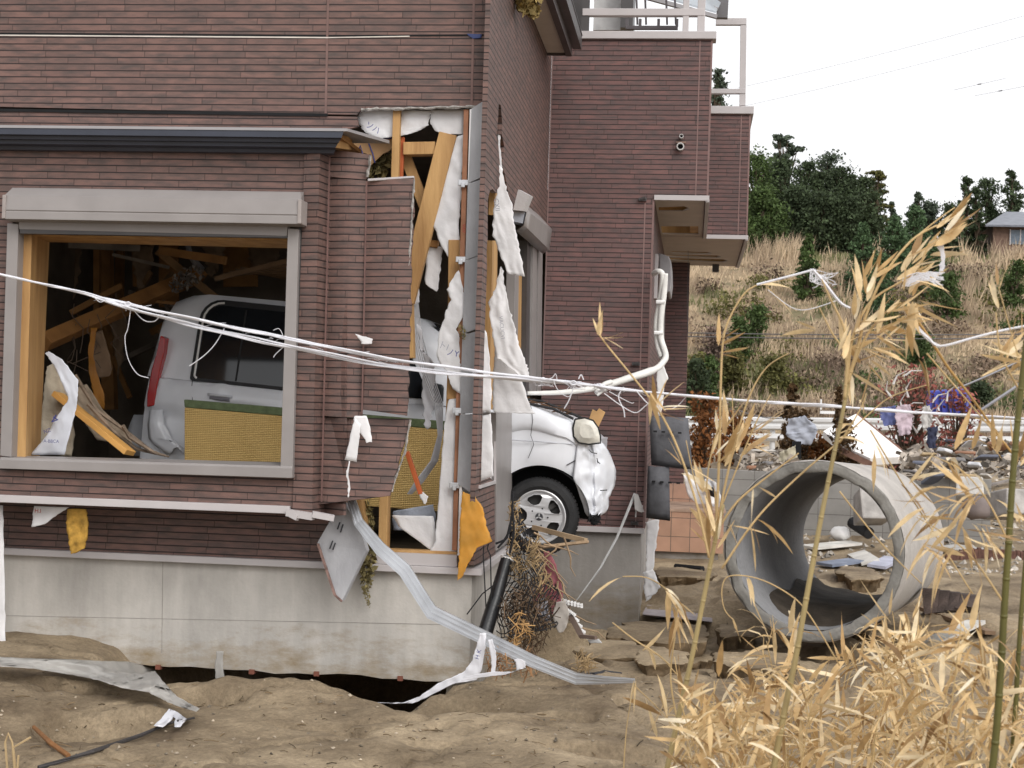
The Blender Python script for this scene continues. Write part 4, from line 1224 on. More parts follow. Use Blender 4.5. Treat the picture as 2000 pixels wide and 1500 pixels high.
# wheels
def wheel(s, lat, name='wheel'):
    c = Vector((s, lat, HW))
    R0, R1 = .272, .182
    e = bpy.data.objects.new(name, None); COL.objects.link(e); e.parent = car
    pr = [(R1, .045), (R1 + .012, .012), (.215, .0), (.25, .006), (R0 - .006, .022), (R0, .05), (R0, .13), (.25, .155), (R1, .15)]
    rws = [[c + Vector((r * math.cos(k / 48 * 6.2832), y, r * math.sin(k / 48 * 6.2832))) for k in range(48)] for r, y in pr]
    t = cbuild(MB().grid(rws, 0, True), 'tyre', RUBBER, e, smooth=35)
    mb = MB()
    for k in range(60):
        a = k / 60 * 6.2832
        for y in (.052, .092):
            p = c + Vector((R0 * math.cos(a), y, R0 * math.sin(a))); tt = Vector((-math.sin(a), 0, math.cos(a))) * .009; rr_ = Vector((math.cos(a), 0, math.sin(a))) * .006
            mb.hexa([p - tt - rr_, p + tt - rr_, p + tt - rr_ + Vector((0, .03, 0)), p - tt - rr_ + Vector((0, .03, 0)), p - tt + rr_, p + tt + rr_, p + tt + rr_ + Vector((0, .03, 0)), p - tt + rr_ + Vector((0, .03, 0))])
    cbuild(mb, 'tread', RUBBER, t)
    # rim face with five openings
    def P3(r, a, y): return c + Vector((r * math.cos(a), y, r * math.sin(a)))
    def dish(r): return .030 - .018 * math.sin(min(1, r / .182) * math.pi * .8) + (.012 if r > .16 else 0)
    outer = [P3(.166, k / 60 * 6.2832, 0) for k in range(60)]
    holes = []
    for h in range(5):
        ac = h / 5 * 6.2832 + rad(38)
        loop = []
        for (r, da) in ((.090, -.24), (.085, 0), (.090, .24), (.110, .36), (.142, .41), (.155, .30), (.158, 0), (.155, -.30), (.142, -.41), (.110, -.36)):
            loop.append(P3(r, ac + da, 0))
        holes.append(loop)
    mb = MB().poly([outer] + holes, (0, .03, 0))
    for i, p in enumerate(mb.v):
        r = math.hypot(p.x - c.x, p.z - c.z); p.y += dish(r)
    rws = [[P3(r, k / 60 * 6.2832, y) for k in range(60)] for r, y in ((.166, .0285 + .0), (.172, .018), (.183, .008), (.190, .012), (.190, .04), (.17, .05), (.165, .13))]
    mb.grid(rws, 0, True)
    rim = cbuild(mb, 'rim', RIM, e, smooth=40)
    mb = MB().tube([c + Vector((0, .012, 0)), c + Vector((0, .05, 0))], [.036, .036], 24)
    cbuild(mb, 'hub_ring', RIM, rim, smooth=40)
    mb = MB().tube([c + Vector((0, .010, 0)), c + Vector((0, .03, 0))], [.027, .027], 24); cbuild(mb, 'hub_cap', M('dark hub', (.05, .05, .055), .4), rim)
    mb = MB()
    for k in range(3):
        a = rad(90 + 120 * k); mb.bar(c + Vector((.004 * math.cos(a), .008, .004 * math.sin(a))), c + Vector((.024 * math.cos(a), .008, .024 * math.sin(a))), .009, .006)
    cbuild(mb, 'emblem', RIM, rim)
    mb = MB()
    for k in range(5):
        a = rad(74 + 72 * k); q = P3(.062, a, .012); mb.tube([q, q + Vector((0, .012, 0))], .006, 8)
    cbuild(mb, 'wheel_nut', DK, rim)
    mb = MB().tube([c + Vector((0, .075, 0)), c + Vector((0, .12, 0))], [.15, .16], 24); mb.tube([c + Vector((.05, .07, .06)), c + Vector((.10, .07, .1))], .03, 6)
    cbuild(mb, 'brake_disc', M('dull iron', (.05, .048, .046), .7, .3), rim)
    return e
wheel(SW, .015)
wheel(.52, .015)
# door mirror on the front door, folded (seen through the torn hole)
mb = MB().hexa([cl(822, 742, -.10), cl(868, 752, -.10), cl(866, 790, -.10), cl(824, 780, -.10), cl(824, 744, .03), cl(866, 752, .03), cl(864, 788, .03), cl(826, 778, .03)])
cbuild(mb, 'door_mirror', M('black mirror shell', (.02, .022, .025), .35), bevel=.02)
# ================================================================ loose things in and on the house
# tatami mat leaning in the room
def tatami_mat():
    m, n, b = newmat('woven rush'); L = n.links.new
    tc = n.nodes.new('ShaderNodeTexCoord')
    wv = n.nodes.new('ShaderNodeTexWave'); wv.wave_type = 'BANDS'; wv.bands_direction = 'Z'; wv.inputs['Scale'].default_value = 26; wv.inputs['Distortion'].default_value = 2.0; wv.inputs['Detail'].default_value = 2; wv.inputs['Detail Scale'].default_value = 5
    wx = n.nodes.new('ShaderNodeTexWave'); wx.wave_type = 'BANDS'; wx.bands_direction = 'X'; wx.inputs['Scale'].default_value = 22; wx.inputs['Distortion'].default_value = 1
    L(tc.outputs['Object'], wv.inputs['Vector']); L(tc.outputs['Object'], wx.inputs['Vector'])
    mu = n.nodes.new('ShaderNodeMath'); mu.operation = 'MULTIPLY_ADD'; L(wx.outputs['Fac'], mu.inputs[0]); mu.inputs[1].default_value = .35; L(wv.outputs['Fac'], mu.inputs[2])
    nz = n.nodes.new('ShaderNodeTexNoise'); nz.inputs['Scale'].default_value = 5; L(tc.outputs['Object'], nz.inputs['Vector'])
    a = n.nodes.new('ShaderNodeMath'); a.operation = 'MULTIPLY_ADD'; L(nz.outputs['Fac'], a.inputs[0]); a.inputs[1].default_value = .9; L(mu.outputs[0], a.inputs[2])
    rp = n.nodes.new('ShaderNodeValToRGB'); rp.color_ramp.elements[0].position = .2; rp.color_ramp.elements[0].color = (.46, .29, .09, 1); rp.color_ramp.elements[1].position = 1.0; rp.color_ramp.elements[1].color = (.74, .52, .20, 1)
    mr = n.nodes.new('ShaderNodeMath'); mr.operation = 'MULTIPLY'; mr.inputs[1].default_value = .55; L(a.outputs[0], mr.inputs[0]); L(mr.outputs[0], rp.inputs['Fac'])
    L(rp.outputs['Color'], b.inputs['Base Color']); b.inputs['Roughness'].default_value = .7
    bp = n.nodes.new('ShaderNodeBump'); bp.inputs['Strength'].default_value = .5; bp.inputs['Distance'].default_value = .01; L(mu.outputs[0], bp.inputs['Height']); L(bp.outputs['Normal'], b.inputs['Normal'])
    return m
YM = 10.15
tl, tr, br, blx = PY(360, 796, YM), PY(872, 840, YM), PY(868, 1000, YM), PY(360, 962, YM)
mat_o = thing('tatami_mat', (lerp(tl.x, tr.x, .5), YM, blx.z), 'straw tatami mat with green edge standing on its side against the car', 'tatami mat')
MB().hexa([tl, tr, br, blx] + [p + Vector((0, .055, 0)) for p in (tl, tr, br, blx)]).build('mat_core', tatami_mat(), mat_o, bevel=.006)
e1_, e2_ = PY(359, 780, YM), PY(873, 823, YM)
MB().hexa([e1_ + Vector((0, -.003, 0)), e2_ + Vector((0, -.003, 0)), tr + Vector((0, -.003, .001)), tl + Vector((0, -.003, .001))] + [p + Vector((0, .058, 0)) for p in (e1_, e2_, tr, tl)]).build('green_border', M('green tatami border', (.13, .17, .085), .8, .3, 20, .3, 90), mat_o, bevel=.008)

def top(mb, name, mat, label, cat, group=None, **kw):
    return mb.build(name, mat, None, label=label, cat=cat, group=group, **kw)
# fallen beams
mb = MB(); mb.bar(PY(86, 668, 10.2), PY(392, 535, 11.6), .105, .11)
top(mb, 'fallen_beam', M('orange brown beam', (.34, .16, .05), .75, .45, 4, .3, 25, stretch=(.4, 1, 1)), 'thick brown timber beam fallen slantwise behind the bay window', 'beam', bevel=.006)
tuft('straw_bundle', [(340, 560), (360, 545), (384, 532)], 11.2, [12, 20, 16], M('grey straw', (.25, .22, .19), .9, .4, 10, island=.4), None, 180, 21, label='grey straw tangle caught on top of the fallen beam', cat='straw')
random.seed(41)
mb = MB(); mb.tube([PY(365, 470, 11.3), PY(372, 500, 11.3), PY(394, 528, 11.3)], [.02, .022, .03], 8)
top(mb, 'steel_pipe', M('grey steel pipe', (.22, .21, .21), .5, .2), 'short grey pipe sticking up in the dark room above the beam', 'pipe')
mb = MB(); mb.bar(PY(112, 770, 9.3), PY(254, 885, 9.15), .035, .11)
top(mb, 'loose_plank', M('bright plank', (.58, .31, .09), .6, .25, 4, .15, 30), 'orange plank lying slantwise low in the bay window opening', 'plank', bevel=.003)
tm = M('dirty canvas', (.46, .40, .31), .9, .35, 4, .4, 25)
sheet('muddy_curtain', [(92, 716, 118, 702), (88, 740, 132, 735), (84, 780, 140, 800), (78, 830, 146, 850), (70, 882, 140, 893)], 9.35, tm, None, nc=10, sub=5, amp=.05, freq=12, seed=21, label='muddy beige curtain heaped beside the left window lining', cat='curtain')
sheet('mud_cloth', [(140, 760, 170, 750), (150, 790, 200, 800), (168, 830, 240, 835), (190, 860, 262, 870)], 9.7, M('brown cloth', (.28, .22, .16), .9, .4, 6, .4, 25), None, nc=9, sub=5, amp=.07, freq=9, seed=22, label='crumpled brown cloth behind the orange plank in the window', cat='cloth')
pb = sheet('printed_plastic_sheet', [(88, 690, 96, 686), (104, 712, 122, 702), (122, 750, 152, 742), (134, 780, 152, 772), (112, 812, 148, 800), (92, 850, 140, 836), (58, 889, 126, 888)], 8.95, M('white printed film', (.66, .68, .74), .4, .15, 5, .1, 20, trans=.2), None, nc=6, sub=4, amp=.03, freq=10, seed=23, label='twisted white plastic sheet with blue print hanging over the sill', cat='plastic sheet')
lettering('4', 108, 818, 8.9, 20, 150, INK, pb); lettering('A-BBCA', 100, 862, 8.9, 7, 0, INK, pb); lettering('NZ', 92, 842, 8.9, 8, 20, INK, pb)
sheet('cardboard_flap', [(176, 652, 200, 645), (174, 690, 214, 690), (178, 725, 220, 720), (196, 738, 214, 735)], 10.4, M('brown card', (.20, .13, .08), .85, .3), None, nc=5, sub=4, amp=.05, seed=24, label='brown cardboard flap hanging below the fallen beam', cat='cardboard')
sheet('orange_film', [(178, 640, 190, 640), (172, 690, 182, 690), (174, 730, 188, 725), (180, 760, 204, 770), (188, 790, 204, 800)], 10.2, M('orange film', (.45, .19, .03), .4, .3, 5, .1, trans=.3), None, nc=4, sub=4, amp=.04, seed=25, label='narrow orange film strip hanging inside the dark bay window', cat='plastic film')
mb = MB()
for pl in ([(145, 735), (190, 800), (240, 840), (300, 880), (330, 892)], [(170, 790), (220, 845), (270, 875), (322, 888)], [(240, 830), (252, 856), (300, 884)]):
    mb.tube([PY(u + rnd(-3, 3), v + rnd(-3, 3), 9.25 + .05 * i) for i, (u, v) in enumerate(pl)], [.014, .013, .012, .009, .005][:len(pl)], 6)
top(mb, 'dead_branch', M('grey brown bark', (.20, .15, .11), .9, .4, 12, .4), 'bare crooked branch reaching from the curtain to the car tail', 'branch')
mb = MB()
for k in range(9):
    u0, v0 = rnd(110, 250), rnd(560, 760); 
    mb.tube([PY(u0 + rnd(-12, 12) * t, v0 + 24 * t, 10.4) for t in range(5)], .004, 4)
top(mb, 'loose_wires', M('dark wire', (.10, .07, .05), .8), 'thin dark wires dangling in the shadowed room behind the bay window', 'wires')

# orange vapour barrier film at the corner, yellow wool under the bay
sheet('orange_film', [(903, 960, 906, 961), (901, 985, 928, 970), (899, 1010, 943, 992), (898, 1035, 950, 1026), (897, 1050, 962, 1057), (897, 1078, 932, 1070), (896, 1104, 914, 1102), (893, 1134, 902, 1128)], YF - .16, M('amber film', (.92, .52, .11), .35, .3, 6, .12, 20, trans=.6), None, nc=8, sub=4, amp=.03, freq=9, ragx=1.0, seed=26, label='amber plastic film blowing from the torn house corner above the ledge', cat='plastic film')
random.seed(44)
sheet('glass_wool_tongue', [(134, 994, 168, 994), (131, 1020, 172, 1020), (135, 1050, 170, 1052), (138, 1076, 166, 1070), (140, 1082, 148, 1080)], YB + .1, M('yellow glass wool', (.52, .30, .06), .85, .55, 22, .4, 30, trans=.15), None, nc=6, sub=4, amp=.03, seed=27, th=.02, label='yellow insulation tongue drooping under the bay beside white paper flap', cat='insulation')
# dangling grey cement board
q = [PY(668, 976, YF - .22), PY(702, 1030, YF - .26), PY(716, 1076, YF - .27), PY(668, 1174, YF - .3), PY(653, 1160, YF - .3), PY(620, 1060, YF - .24)]
o = MB().poly([q], (.012, .022, .004)).build('dangling_board', CEMENT, None, label='grey cement board hanging by one corner below the torn siding', cat='cement board')
mb = MB()
for a, b_ in (((664, 1020), (659, 1034)), ((670, 1024), (665, 1040)), ((650, 1056), (644, 1072)), ((655, 1060), (650, 1074))):
    mb.bar(PY(*a, YF - .268), PY(*b_, YF - .275), .008, .006)
mb.build('scuff_mark', M('dark scuff', (.04, .04, .045), .9), o)
mb = MB(); mb.bar(PY(621, 1062, YF - .255), PY(654, 1162, YF - .31), .014, .012); mb.bar(PY(654, 1162, YF - .31), PY(668, 1175, YF - .31), .012, .012)
mb.build('chipped_edge', M('brick edge', (.22, .14, .12), .9, .5, 30), o)
# bent aluminium rail
rail_px = [(684, 972, 8.9), (700, 1020, 8.85), (742, 1072, 8.75), (790, 1114, 8.65), (842, 1196, 8.5), (950, 1248, 8.35), (1040, 1292, 8.2), (1125, 1326, 8.1), (1180, 1329, 8.0), (1240, 1330, 7.9)]
Wp = [.05, .06, .075, .08, .08, .075, .065, .06, .04, .02]
ctr = [PY(*p) for p in rail_px]
rows = []
for i, p in enumerate(ctr):
    t = (ctr[min(i + 1, len(ctr) - 1)] - ctr[max(i - 1, 0)]).normalized()
    nrm = Vector((0, -1, 0)); up_ = t.cross(nrm).normalized()
    if up_.z < 0: up_ = -up_
    w_ = Wp[i] / 2
    ln = []
    for (a, d) in ((1, .02), (1, 0), (.72, 0), (.70, -.006), (.62, -.006), (.60, 0), (.1, 0), (.08, -.006), (-.02, -.006), (-.04, 0), (-.6, 0), (-.62, -.006), (-.72, -.006), (-.74, 0), (-1, 0), (-1, .02)):
        ln.append(p + up_ * (a * w_) + Vector((0, d, 0)))
    rows.append(ln)
o = MB().grid(rows).build('aluminium_rail', ALU, None, label='long bent aluminium rail sloping from the torn wall down to the mud', cat='metal rail')
o.modifiers.new('thickness', 'SOLIDIFY').thickness = .003
# white film tied on the rail
TAPE = M('white plastic film', (.74, .74, .78), .45, .12, 6, .15, 20, trans=.2)
rf = []
sheets = []
o = sheet('plastic_strip', [(938, 1236, 950, 1236), (930, 1262, 948, 1266), (922, 1290, 944, 1296), (906, 1312, 936, 1320), (880, 1324, 930, 1328), (856, 1334, 884, 1336), (820, 1360, 834, 1362), (788, 1372, 806, 1374), (728, 1372, 762, 1374)], 8.25, TAPE, None, nc=5, sub=4, amp=.03, freq=14, seed=31, label='white plastic strip knotted on the aluminium rail trailing into the hole', cat='plastic strip')
lettering('H K', 934, 1278, 8.18, 9, 75, INK, o)
o = sheet('plastic_strip', [(952, 1250, 962, 1248), (958, 1275, 968, 1272), (960, 1300, 970, 1298), (958, 1318, 966, 1318)], 8.2, TAPE, None, nc=3, sub=3, amp=.02, seed=32, label='short white strip hanging straight from the aluminium rail', cat='plastic strip')
o = sheet('plastic_strip', [(1004, 1288, 1014, 1286), (1008, 1296, 1026, 1292), (1008, 1310, 1026, 1304), (985, 1318, 1000, 1312), (950, 1322, 958, 1312), (900, 1330, 906, 1322)], 7.98, TAPE, None, nc=4, sub=4, amp=.03, seed=33, label='white plastic loop with blue print lying on the mud under the rail', cat='plastic strip')
lettering('NK', 1016, 1300, 8.1, 8, 60, INK, o)
# white downpipe/sheet at the left border
sheet('white_sheet', [(-30, 985, 6, 987), (-30, 1080, 8, 1080), (-30, 1190, 10, 1190), (-30, 1260, 11, 1260), (-30, 1292, 8, 1292)], YF - .3, MEMB, None, nc=6, sub=4, amp=.03, seed=34, label='white sheet hanging from the bay edge at the far left', cat='plastic sheet')
# net, pole and snagged debris under the wheel
mb = MB(); mb.tube([PY(990, 1090, 9.25), PY(968, 1170, 9.1), PY(946, 1240, 8.95)], [.036, .042, .046], 12)
po = top(mb, 'black_pole', M('wet black pipe', (.012, .012, .013), .3, .2, 6, .05, spec=.6), 'glossy black pole leaning on the house corner beside the wheel', 'pole', smooth=50)
mb = MB(); mb.tube([PY(991, 1086, 9.25), PY(989.5, 1092, 9.25)], .039, 12); mb.build('pole_cap', WHITE, po)
NET = M('black net twine', (.012, .012, .014), .7, .3)
mb = MB()
ref = [((1002, 985), (1010, 1000)), ((995, 1050), (1060, 1080)), ((985, 1110), (1085, 1130)), ((975, 1180), (1095, 1190)), ((968, 1250), (1085, 1225))]
def netp(a, b):
    k = min(int(b * 4), 3); f = b * 4 - k
    L_ = (lerp(ref[k][0][0], ref[k + 1][0][0], f), lerp(ref[k][0][1], ref[k + 1][0][1], f)); R_ = (lerp(ref[k][1][0], ref[k + 1][1][0], f), lerp(ref[k][1][1], ref[k + 1][1][1], f))
    Y = 9.6 - .5 * b - .25 * math.sin(a * 3.1) + .12 * noise.noise(Vector((a * 3, b * 4, 1)))
    return PY(lerp(L_[0], R_[0], a) + 5 * noise.noise(Vector((a * 5, b * 6, 3))), lerp(L_[1], R_[1], a) + 6 * noise.noise(Vector((a * 4, b * 5, 7))), Y)
for i in range(17):
    mb.tube([netp(max(0, min(1, i / 16 + .10 * math.sin(t * .9))), t / 16) for t in range(17)], .0035, 4, cap=False)
    mb.tube([netp(t / 12, max(0, min(1, i / 16 + .04 * math.sin(t)))) for t in range(13)], .0035, 4, cap=False)
for pl in ([(1002, 960), (1000, 1010), (990, 1050), (972, 1070)], [(1002, 1000), (1004, 1040), (996, 1080)], [(968, 1062), (985, 1055), (1000, 1030)], [(938, 1075), (945, 1066), (944, 1085), (950, 1200)], [(954, 1062), (952, 1072), (958, 1085), (960, 1180)], [(912, 1200), (942, 1160), (968, 1140)]):
    mb.tube([PY(u, v, 9.05) for u, v in pl], .007 if pl[0][0] > 960 else .004, 5)
top(mb, 'fishing_net', NET, 'black fishing net bunched up below the car wheel', 'net')
STRAW = M('dry straw', (.33, .23, .12), .85, .45, 10, .1, island=.4)
def straws(name, blobs, n, ln, label, Y=9.3, mat=STRAW, seed=1, r=.003, group=None, cat='straw'):
    random.seed(seed); mb = MB()
    for i in range(n):
        bx, by, br_ = random.choice(blobs)
        a, q = rnd(0, 6.28), math.sqrt(random.random()) * br_
        y = Y - abs(rnd(-.12, .28))
        c = PY(bx + q * math.cos(a) * .8, by + q * math.sin(a) * 1.2, y)
        d = Vector((rnd(-1, 1), rnd(-.6, .6), rnd(-1.4, .9))).normalized() * ln * rnd(.4, 1)
        mb.tube([c - d, c + Vector((rnd(-1, 1), rnd(-1, 1), rnd(-1, 1))) * ln * .2, c + d], r * rnd(.5, 1.3), 4, cap=False)
    return mb.build(name, mat, None, label=label, cat=cat, group=group)
straws('straw_clump', [(1004, 1000, 14), (1012, 1040, 16), (1004, 1070, 12), (1006, 1098, 14), (1040, 1066, 16)], 130, .05, 'tan straw clump snagged on the wheel and the net', 9.35, seed=5)
straws('straw_clump', [(1055, 1110, 26), (1060, 1140, 20), (1020, 1120, 20), (1040, 1096, 14)], 110, .055, 'tangled straw and roots hanging under the tyre', 9.3, seed=6)
straws('straw_clump', [(1015, 1215, 16), (1020, 1235, 20), (1000, 1262, 16)], 70, .06, 'orange straw tuft at the foot of the net', 9.0, seed=7, mat=M('orange straw', (.46, .27, .11), .85, .4, 10, .1, island=.4))
straws('root_tangle', [(1035, 1170, 36), (1040, 1230, 40), (1020, 1250, 40), (1000, 1190, 26), (1060, 1200, 30)], 420, .06, 'dark brown root tangle filling the net under the car', 9.2, mat=M('dark root', (.12, .078, .048), .9, .5, 10, .1, island=.5), seed=8, cat='roots')
straws('straw_clump', [(1135, 1290, 16), (1150, 1296, 14)], 60, .05, 'small straw tuft lying on the mud right of the rail', 8.3, seed=9)
straws('straw_clump', [(968, 1290, 26), (985, 1300, 20), (1030, 1300, 20)], 90, .05, 'reddish straw litter on mud behind the plastic strip', 8.55, seed=10, mat=M('reddish straw', (.36, .20, .10), .9, .4, 10, .1, island=.4))
random.seed(52)
mb = MB()
for k in range(22):
    u0, v0 = rnd(1010, 1100), rnd(1040, 1220); L_ = rnd(40, 100); a = rnd(.2, 2.4)
    mb.tube([PY(u0 + t * L_ / 4 * math.cos(a) + rnd(-4, 4), v0 + t * L_ / 4 * math.sin(a) + rnd(-4, 4), 9.25) for t in range(5)], [.007, .006, .005, .004, .002], 5)
mb.tube([PY(1018, 1055, 9.3), PY(1060, 1068, 9.3), PY(1148, 1058, 9.6)], .012, 5)
top(mb, 'driftwood_twigs', M('driftwood', (.30, .21, .13), .9, .4, 12, .2), 'thin driftwood twigs poking out of the net below the wheel', 'twigs')
mb = MB(); mb.bar(PY(1042, 1030, 10.1), PY(1144, 1056, 9.8), .03, .03); top(mb, 'wood_lath', M('pale lath', (.36, .26, .16), .8, .4, 6), 'brown wooden lath wedged across the front wheel', 'lath')
sheet('red_cloth', [(1062, 1078, 1072, 1076), (1064, 1100, 1084, 1098), (1060, 1130, 1094, 1128), (1040, 1160, 1100, 1160), (1040, 1180, 1098, 1178), (1066, 1200, 1090, 1198)], 9.27, M('faded red cloth', (.30, .10, .115), .85, .35, 6, .3, 25), None, nc=8, sub=4, amp=.05, seed=41, label='faded red cloth hanging in the net under the tyre', cat='cloth')
sheet('grey_cloth', [(1050, 1170, 1068, 1166), (1044, 1190, 1072, 1192), (1058, 1215, 1076, 1214)], 9.1, M('bluish rag', (.42, .42, .47), .85, .3, 6, .3, 25), None, nc=5, sub=4, amp=.04, seed=42, label='bluish white rag just below the red cloth', cat='cloth')
sheet('grey_cloth', [(1086, 1176, 1104, 1172), (1080, 1200, 1112, 1198), (1084, 1225, 1108, 1222), (1092, 1236, 1100, 1234)], 9.1, M('beige grey rag', (.34, .31, .28), .85, .3, 6, .3, 25), None, nc=5, sub=4, amp=.05, seed=43, label='beige grey rag at the right edge of the net pile', cat='cloth')
# toothed rack
mb = MB(); mb.bar(PY(1100, 1176, 9.3), PY(1136, 1243, 9.05), .03, .02); mb.bar(PY(1134, 1242, 9.05), PY(1164, 1246, 8.95), .02, .02)
ro = top(mb, 'drying_rack', M('brown rack rail', (.14, .10, .08), .7, .3), 'brown rack piece with white pegs leaning on the mud', 'rack')
mb = MB()
for t in range(7):
    f = t / 6
    if t < 2:
        a = PY(lerp(1098, 1103, f), lerp(1172, 1182, f) + t * 4, 9.28); b_ = PY(lerp(1136, 1138, f), lerp(1182, 1194, f) + t * 2, 9.2)
    else:
        a = PY(lerp(1106, 1134, (t - 2) / 4.5), lerp(1190, 1240, (t - 2) / 4.5), 9.2); b_ = a + Vector((.055, -.03, -.03))
    n_ = 7
    for k in range(n_):
        p = a.lerp(b_, k / (n_ - 1)); mb.box(p - Vector((.007, .007, .004)), p + Vector((.007, .007, .010)))
    mb.tube([a, b_], .005, 4)
mb.build('peg_row', WHITE, ro)
# plastic foam scrap
sheet('clear_film', [(1148, 1250, 1170, 1248), (1152, 1256, 1176, 1256)], 9.0, M('clear film', (.6, .6, .6), .3, .2, 5, .1, trans=.3), None, nc=4, sub=3, amp=.02, seed=44, label='crumpled clear film on the mud below the rack', cat='plastic film')
# guy line on the annex foundation
mb = MB(); mb.tube([PY(1240, 964, 12.7), PY(1205, 1050, 12.6), PY(1172, 1110, 12.5), PY(1122, 1178, 12.4)], [.012, .010, .008, .004], 5)
top(mb, 'slack_cord', M('grey white cord', (.5, .5, .5), .6, .2), 'pale slack cord running down in front of the annex foundation', 'cord')
mb = MB()
mb.box(PY(1240, 1010, 12.7), PY(1244, 965, 12.75) + Vector((.0, .05, 0)))
mb.poly([[PY(u, v, 12.65) for u, v in [(1238, 966), (1246, 966), (1258, 1000), (1250, 1000), (1240, 995)]]], (0, .03, 0)); mb.poly([[PY(u, v, 12.68) for u, v in [(1244, 984), (1256, 988), (1254, 1002), (1243, 998)]]], (0, .03, 0))
top(mb, 'broken_bracket', M('bracket grey', (.45, .43, .42), .6, .2), 'broken pale bracket on the lower corner of the annex wall', 'bracket')
mb = MB().poly([[PY(u, v, 12.0) for u, v in [(1157, 800), (1165, 804), (1170, 798), (1182, 806), (1168, 836), (1148, 826)]]], (0, .02, .003)); top(mb, 'wood_offcut', M('plywood offcut', (.50, .30, .13), .7, .3), 'notched plywood offcut standing behind the headlight', 'plywood')
# air-conditioner ducts on the annex corner
DUCT = M('white duct wrap', (.70, .69, .66), .55, .12, 8, .2, 20)
mb = MB()
pathA = [(1277, 534, 12.75), (1286, 530, 12.62), (1294, 538, 12.6), (1290, 580, 12.65), (1282, 630, 12.65), (1284, 670, 12.65), (1292, 698, 12.6)]
pathB = [(1299, 534, 12.6), (1297, 570, 12.62), (1291, 620, 12.62), (1291, 660, 12.62), (1300, 692, 12.58), (1296, 706, 12.5), (1278, 722, 12.35), (1230, 738, 12.1), (1170, 756, 11.8), (1100, 766, 11.5), (1030, 768, 11.3)]
def smooth_path(px, n=6, pf=PY):
    pts = [pf(*p) for p in px]; out = []
    for i in range(len(pts) - 1):
        p0, p1, p2, p3 = pts[max(i - 1, 0)], pts[i], pts[i + 1], pts[min(i + 2, len(pts) - 1)]
        for k in range(n):
            t = k / n
            out.append(.5 * ((2 * p1) + (p2 - p0) * t + (2 * p0 - 5 * p1 + 4 * p2 - p3) * t * t + (3 * p1 - p0 - 3 * p2 + p3) * t ** 3))
    out.append(pts[-1]); return out
sb = smooth_path(pathB)
mb.tube(sb, [lerp(.026, .026, i / len(sb)) if i < len(sb) * .6 else lerp(.034, .014, (i / len(sb) - .6) / .4) for i in range(len(sb))], 8)
mb.tube(smooth_path(pathA), .024, 8)
du = top(mb, 'air_conditioner_duct', DUCT, 'twin white duct hoses hanging on the annex corner and stretching left', 'duct', smooth=True)
mb = MB()
for p in ((1290, 590, 12.6), (1286, 650, 12.6)):
    c = PY(*p); mb.tube([c + Vector((-.035, 0, 0)), c + Vector((.035, 0, 0))], .016, 6)
mb.build('duct_strap', WHITE, du)
mb = MB(); mb.tube(smooth_path([(1194, 746, 11.8), (1178, 752, 11.75), (1165, 768, 11.7)], 5), .02, 7); mb.tube(smooth_path([(1166, 772, 11.7), (1176, 764, 11.7), (1184, 760, 11.7)], 4), .012, 6)
top(mb, 'hose_stub', DUCT, 'short white hose stub hanging from the slanting duct', 'hose', smooth=True)
sheet('white_board_strip', [(1284, 715, 1296, 712), (1282, 740, 1306, 738), (1284, 758, 1297, 752), (1281, 790, 1296, 786), (1280, 812, 1290, 812)], 12.8, WHITE, None, nc=4, sub=3, amp=.01, seed=45, th=.006, label='ragged white board strip beneath the duct on the annex corner', cat='board')
mb = MB()
def slab(mb, q, Y, th, cur=0.0):
    n = 8; rws = []
    for i in range(n + 1):
        t = i / n
        l = (lerp(q[0][0], q[3][0], t), lerp(q[0][1], q[3][1], t)); r = (lerp(q[1][0], q[2][0], t), lerp(q[1][1], q[2][1], t))
        rws.append([PY(lerp(l[0], r[0], s / 6) , lerp(l[1], r[1], s / 6) + rnd(-.6, .6), Y - cur * math.sin(t * 3.14) - cur * .6 * math.sin(s / 6 * 3.14)) for s in range(7)])
    return mb.grid(rws)
for q, cur, lab in (([(1268, 812), (1344, 816), (1353, 917), (1272, 909)], .05, 'wide dark grey panel torn from the annex corner, the upper one'), ([(1265, 910), (1307, 912), (1309, 1017), (1262, 1012)], .07, 'narrow curled dark grey panel on the annex corner, the lower one')):
    o = slab(MB(), q, 12.62, .02, cur).build('torn_panel', M('dark grey cement panel', (.115, .115, .125), .8, .45, 5, .2, 40), None, smooth=True, label=lab, cat='panel', group='panels hanging on the annex corner')
    o.modifiers.new('thickness', 'SOLIDIFY').thickness = .02
    mb = MB()
    y0 = q[0][1] + 30
    for k in range(4):
        mb.box(PY(q[0][0] + 8 + k * 16, y0 + 2 + k, 12.52), PY(q[0][0] + 15 + k * 16, y0 - 1 + k, 12.50))
    mb.build('print_mark', BLACK, o)
# white rope bundle across the whole view
ROPE = M('white poly string', (.66, .66, .70), .5, .08, 30, .1, 60)
mb = MB()
key = [(-120, 510, 5.6), (0, 536, 5.6), (120, 562, 5.55), (250, 594, 5.5), (400, 628, 5.45), (560, 661, 5.4), (760, 701, 5.3), (950, 727, 5.2), (1150, 752, 5.1), (1310, 770, 5.0), (1500, 785, 4.9), (1700, 799, 4.8), (1900, 812, 4.7), (2100, 822, 4.6)]
def strand(off, r, ph):
    pts = []
    base = smooth_path([(u, v, d) for u, v, d in key], 8, PD)
    for i, p in enumerate(base):
        t = i / (len(base) - 1)
        k = off(t)
        pts.append(p + Vector((0, .012 * math.sin(t * 40 + ph), -k / F * 5.3)) + Vector((0, 0, .0015 * math.sin(t * 90 + ph))))
    mb.tube(pts, r, 6)
def spread(a):  # pixels below the main strand
    return lambda t: a * max(0, math.sin((t - .18) / .42 * math.pi)) ** .7 if .18 < t < .6 else a * .05
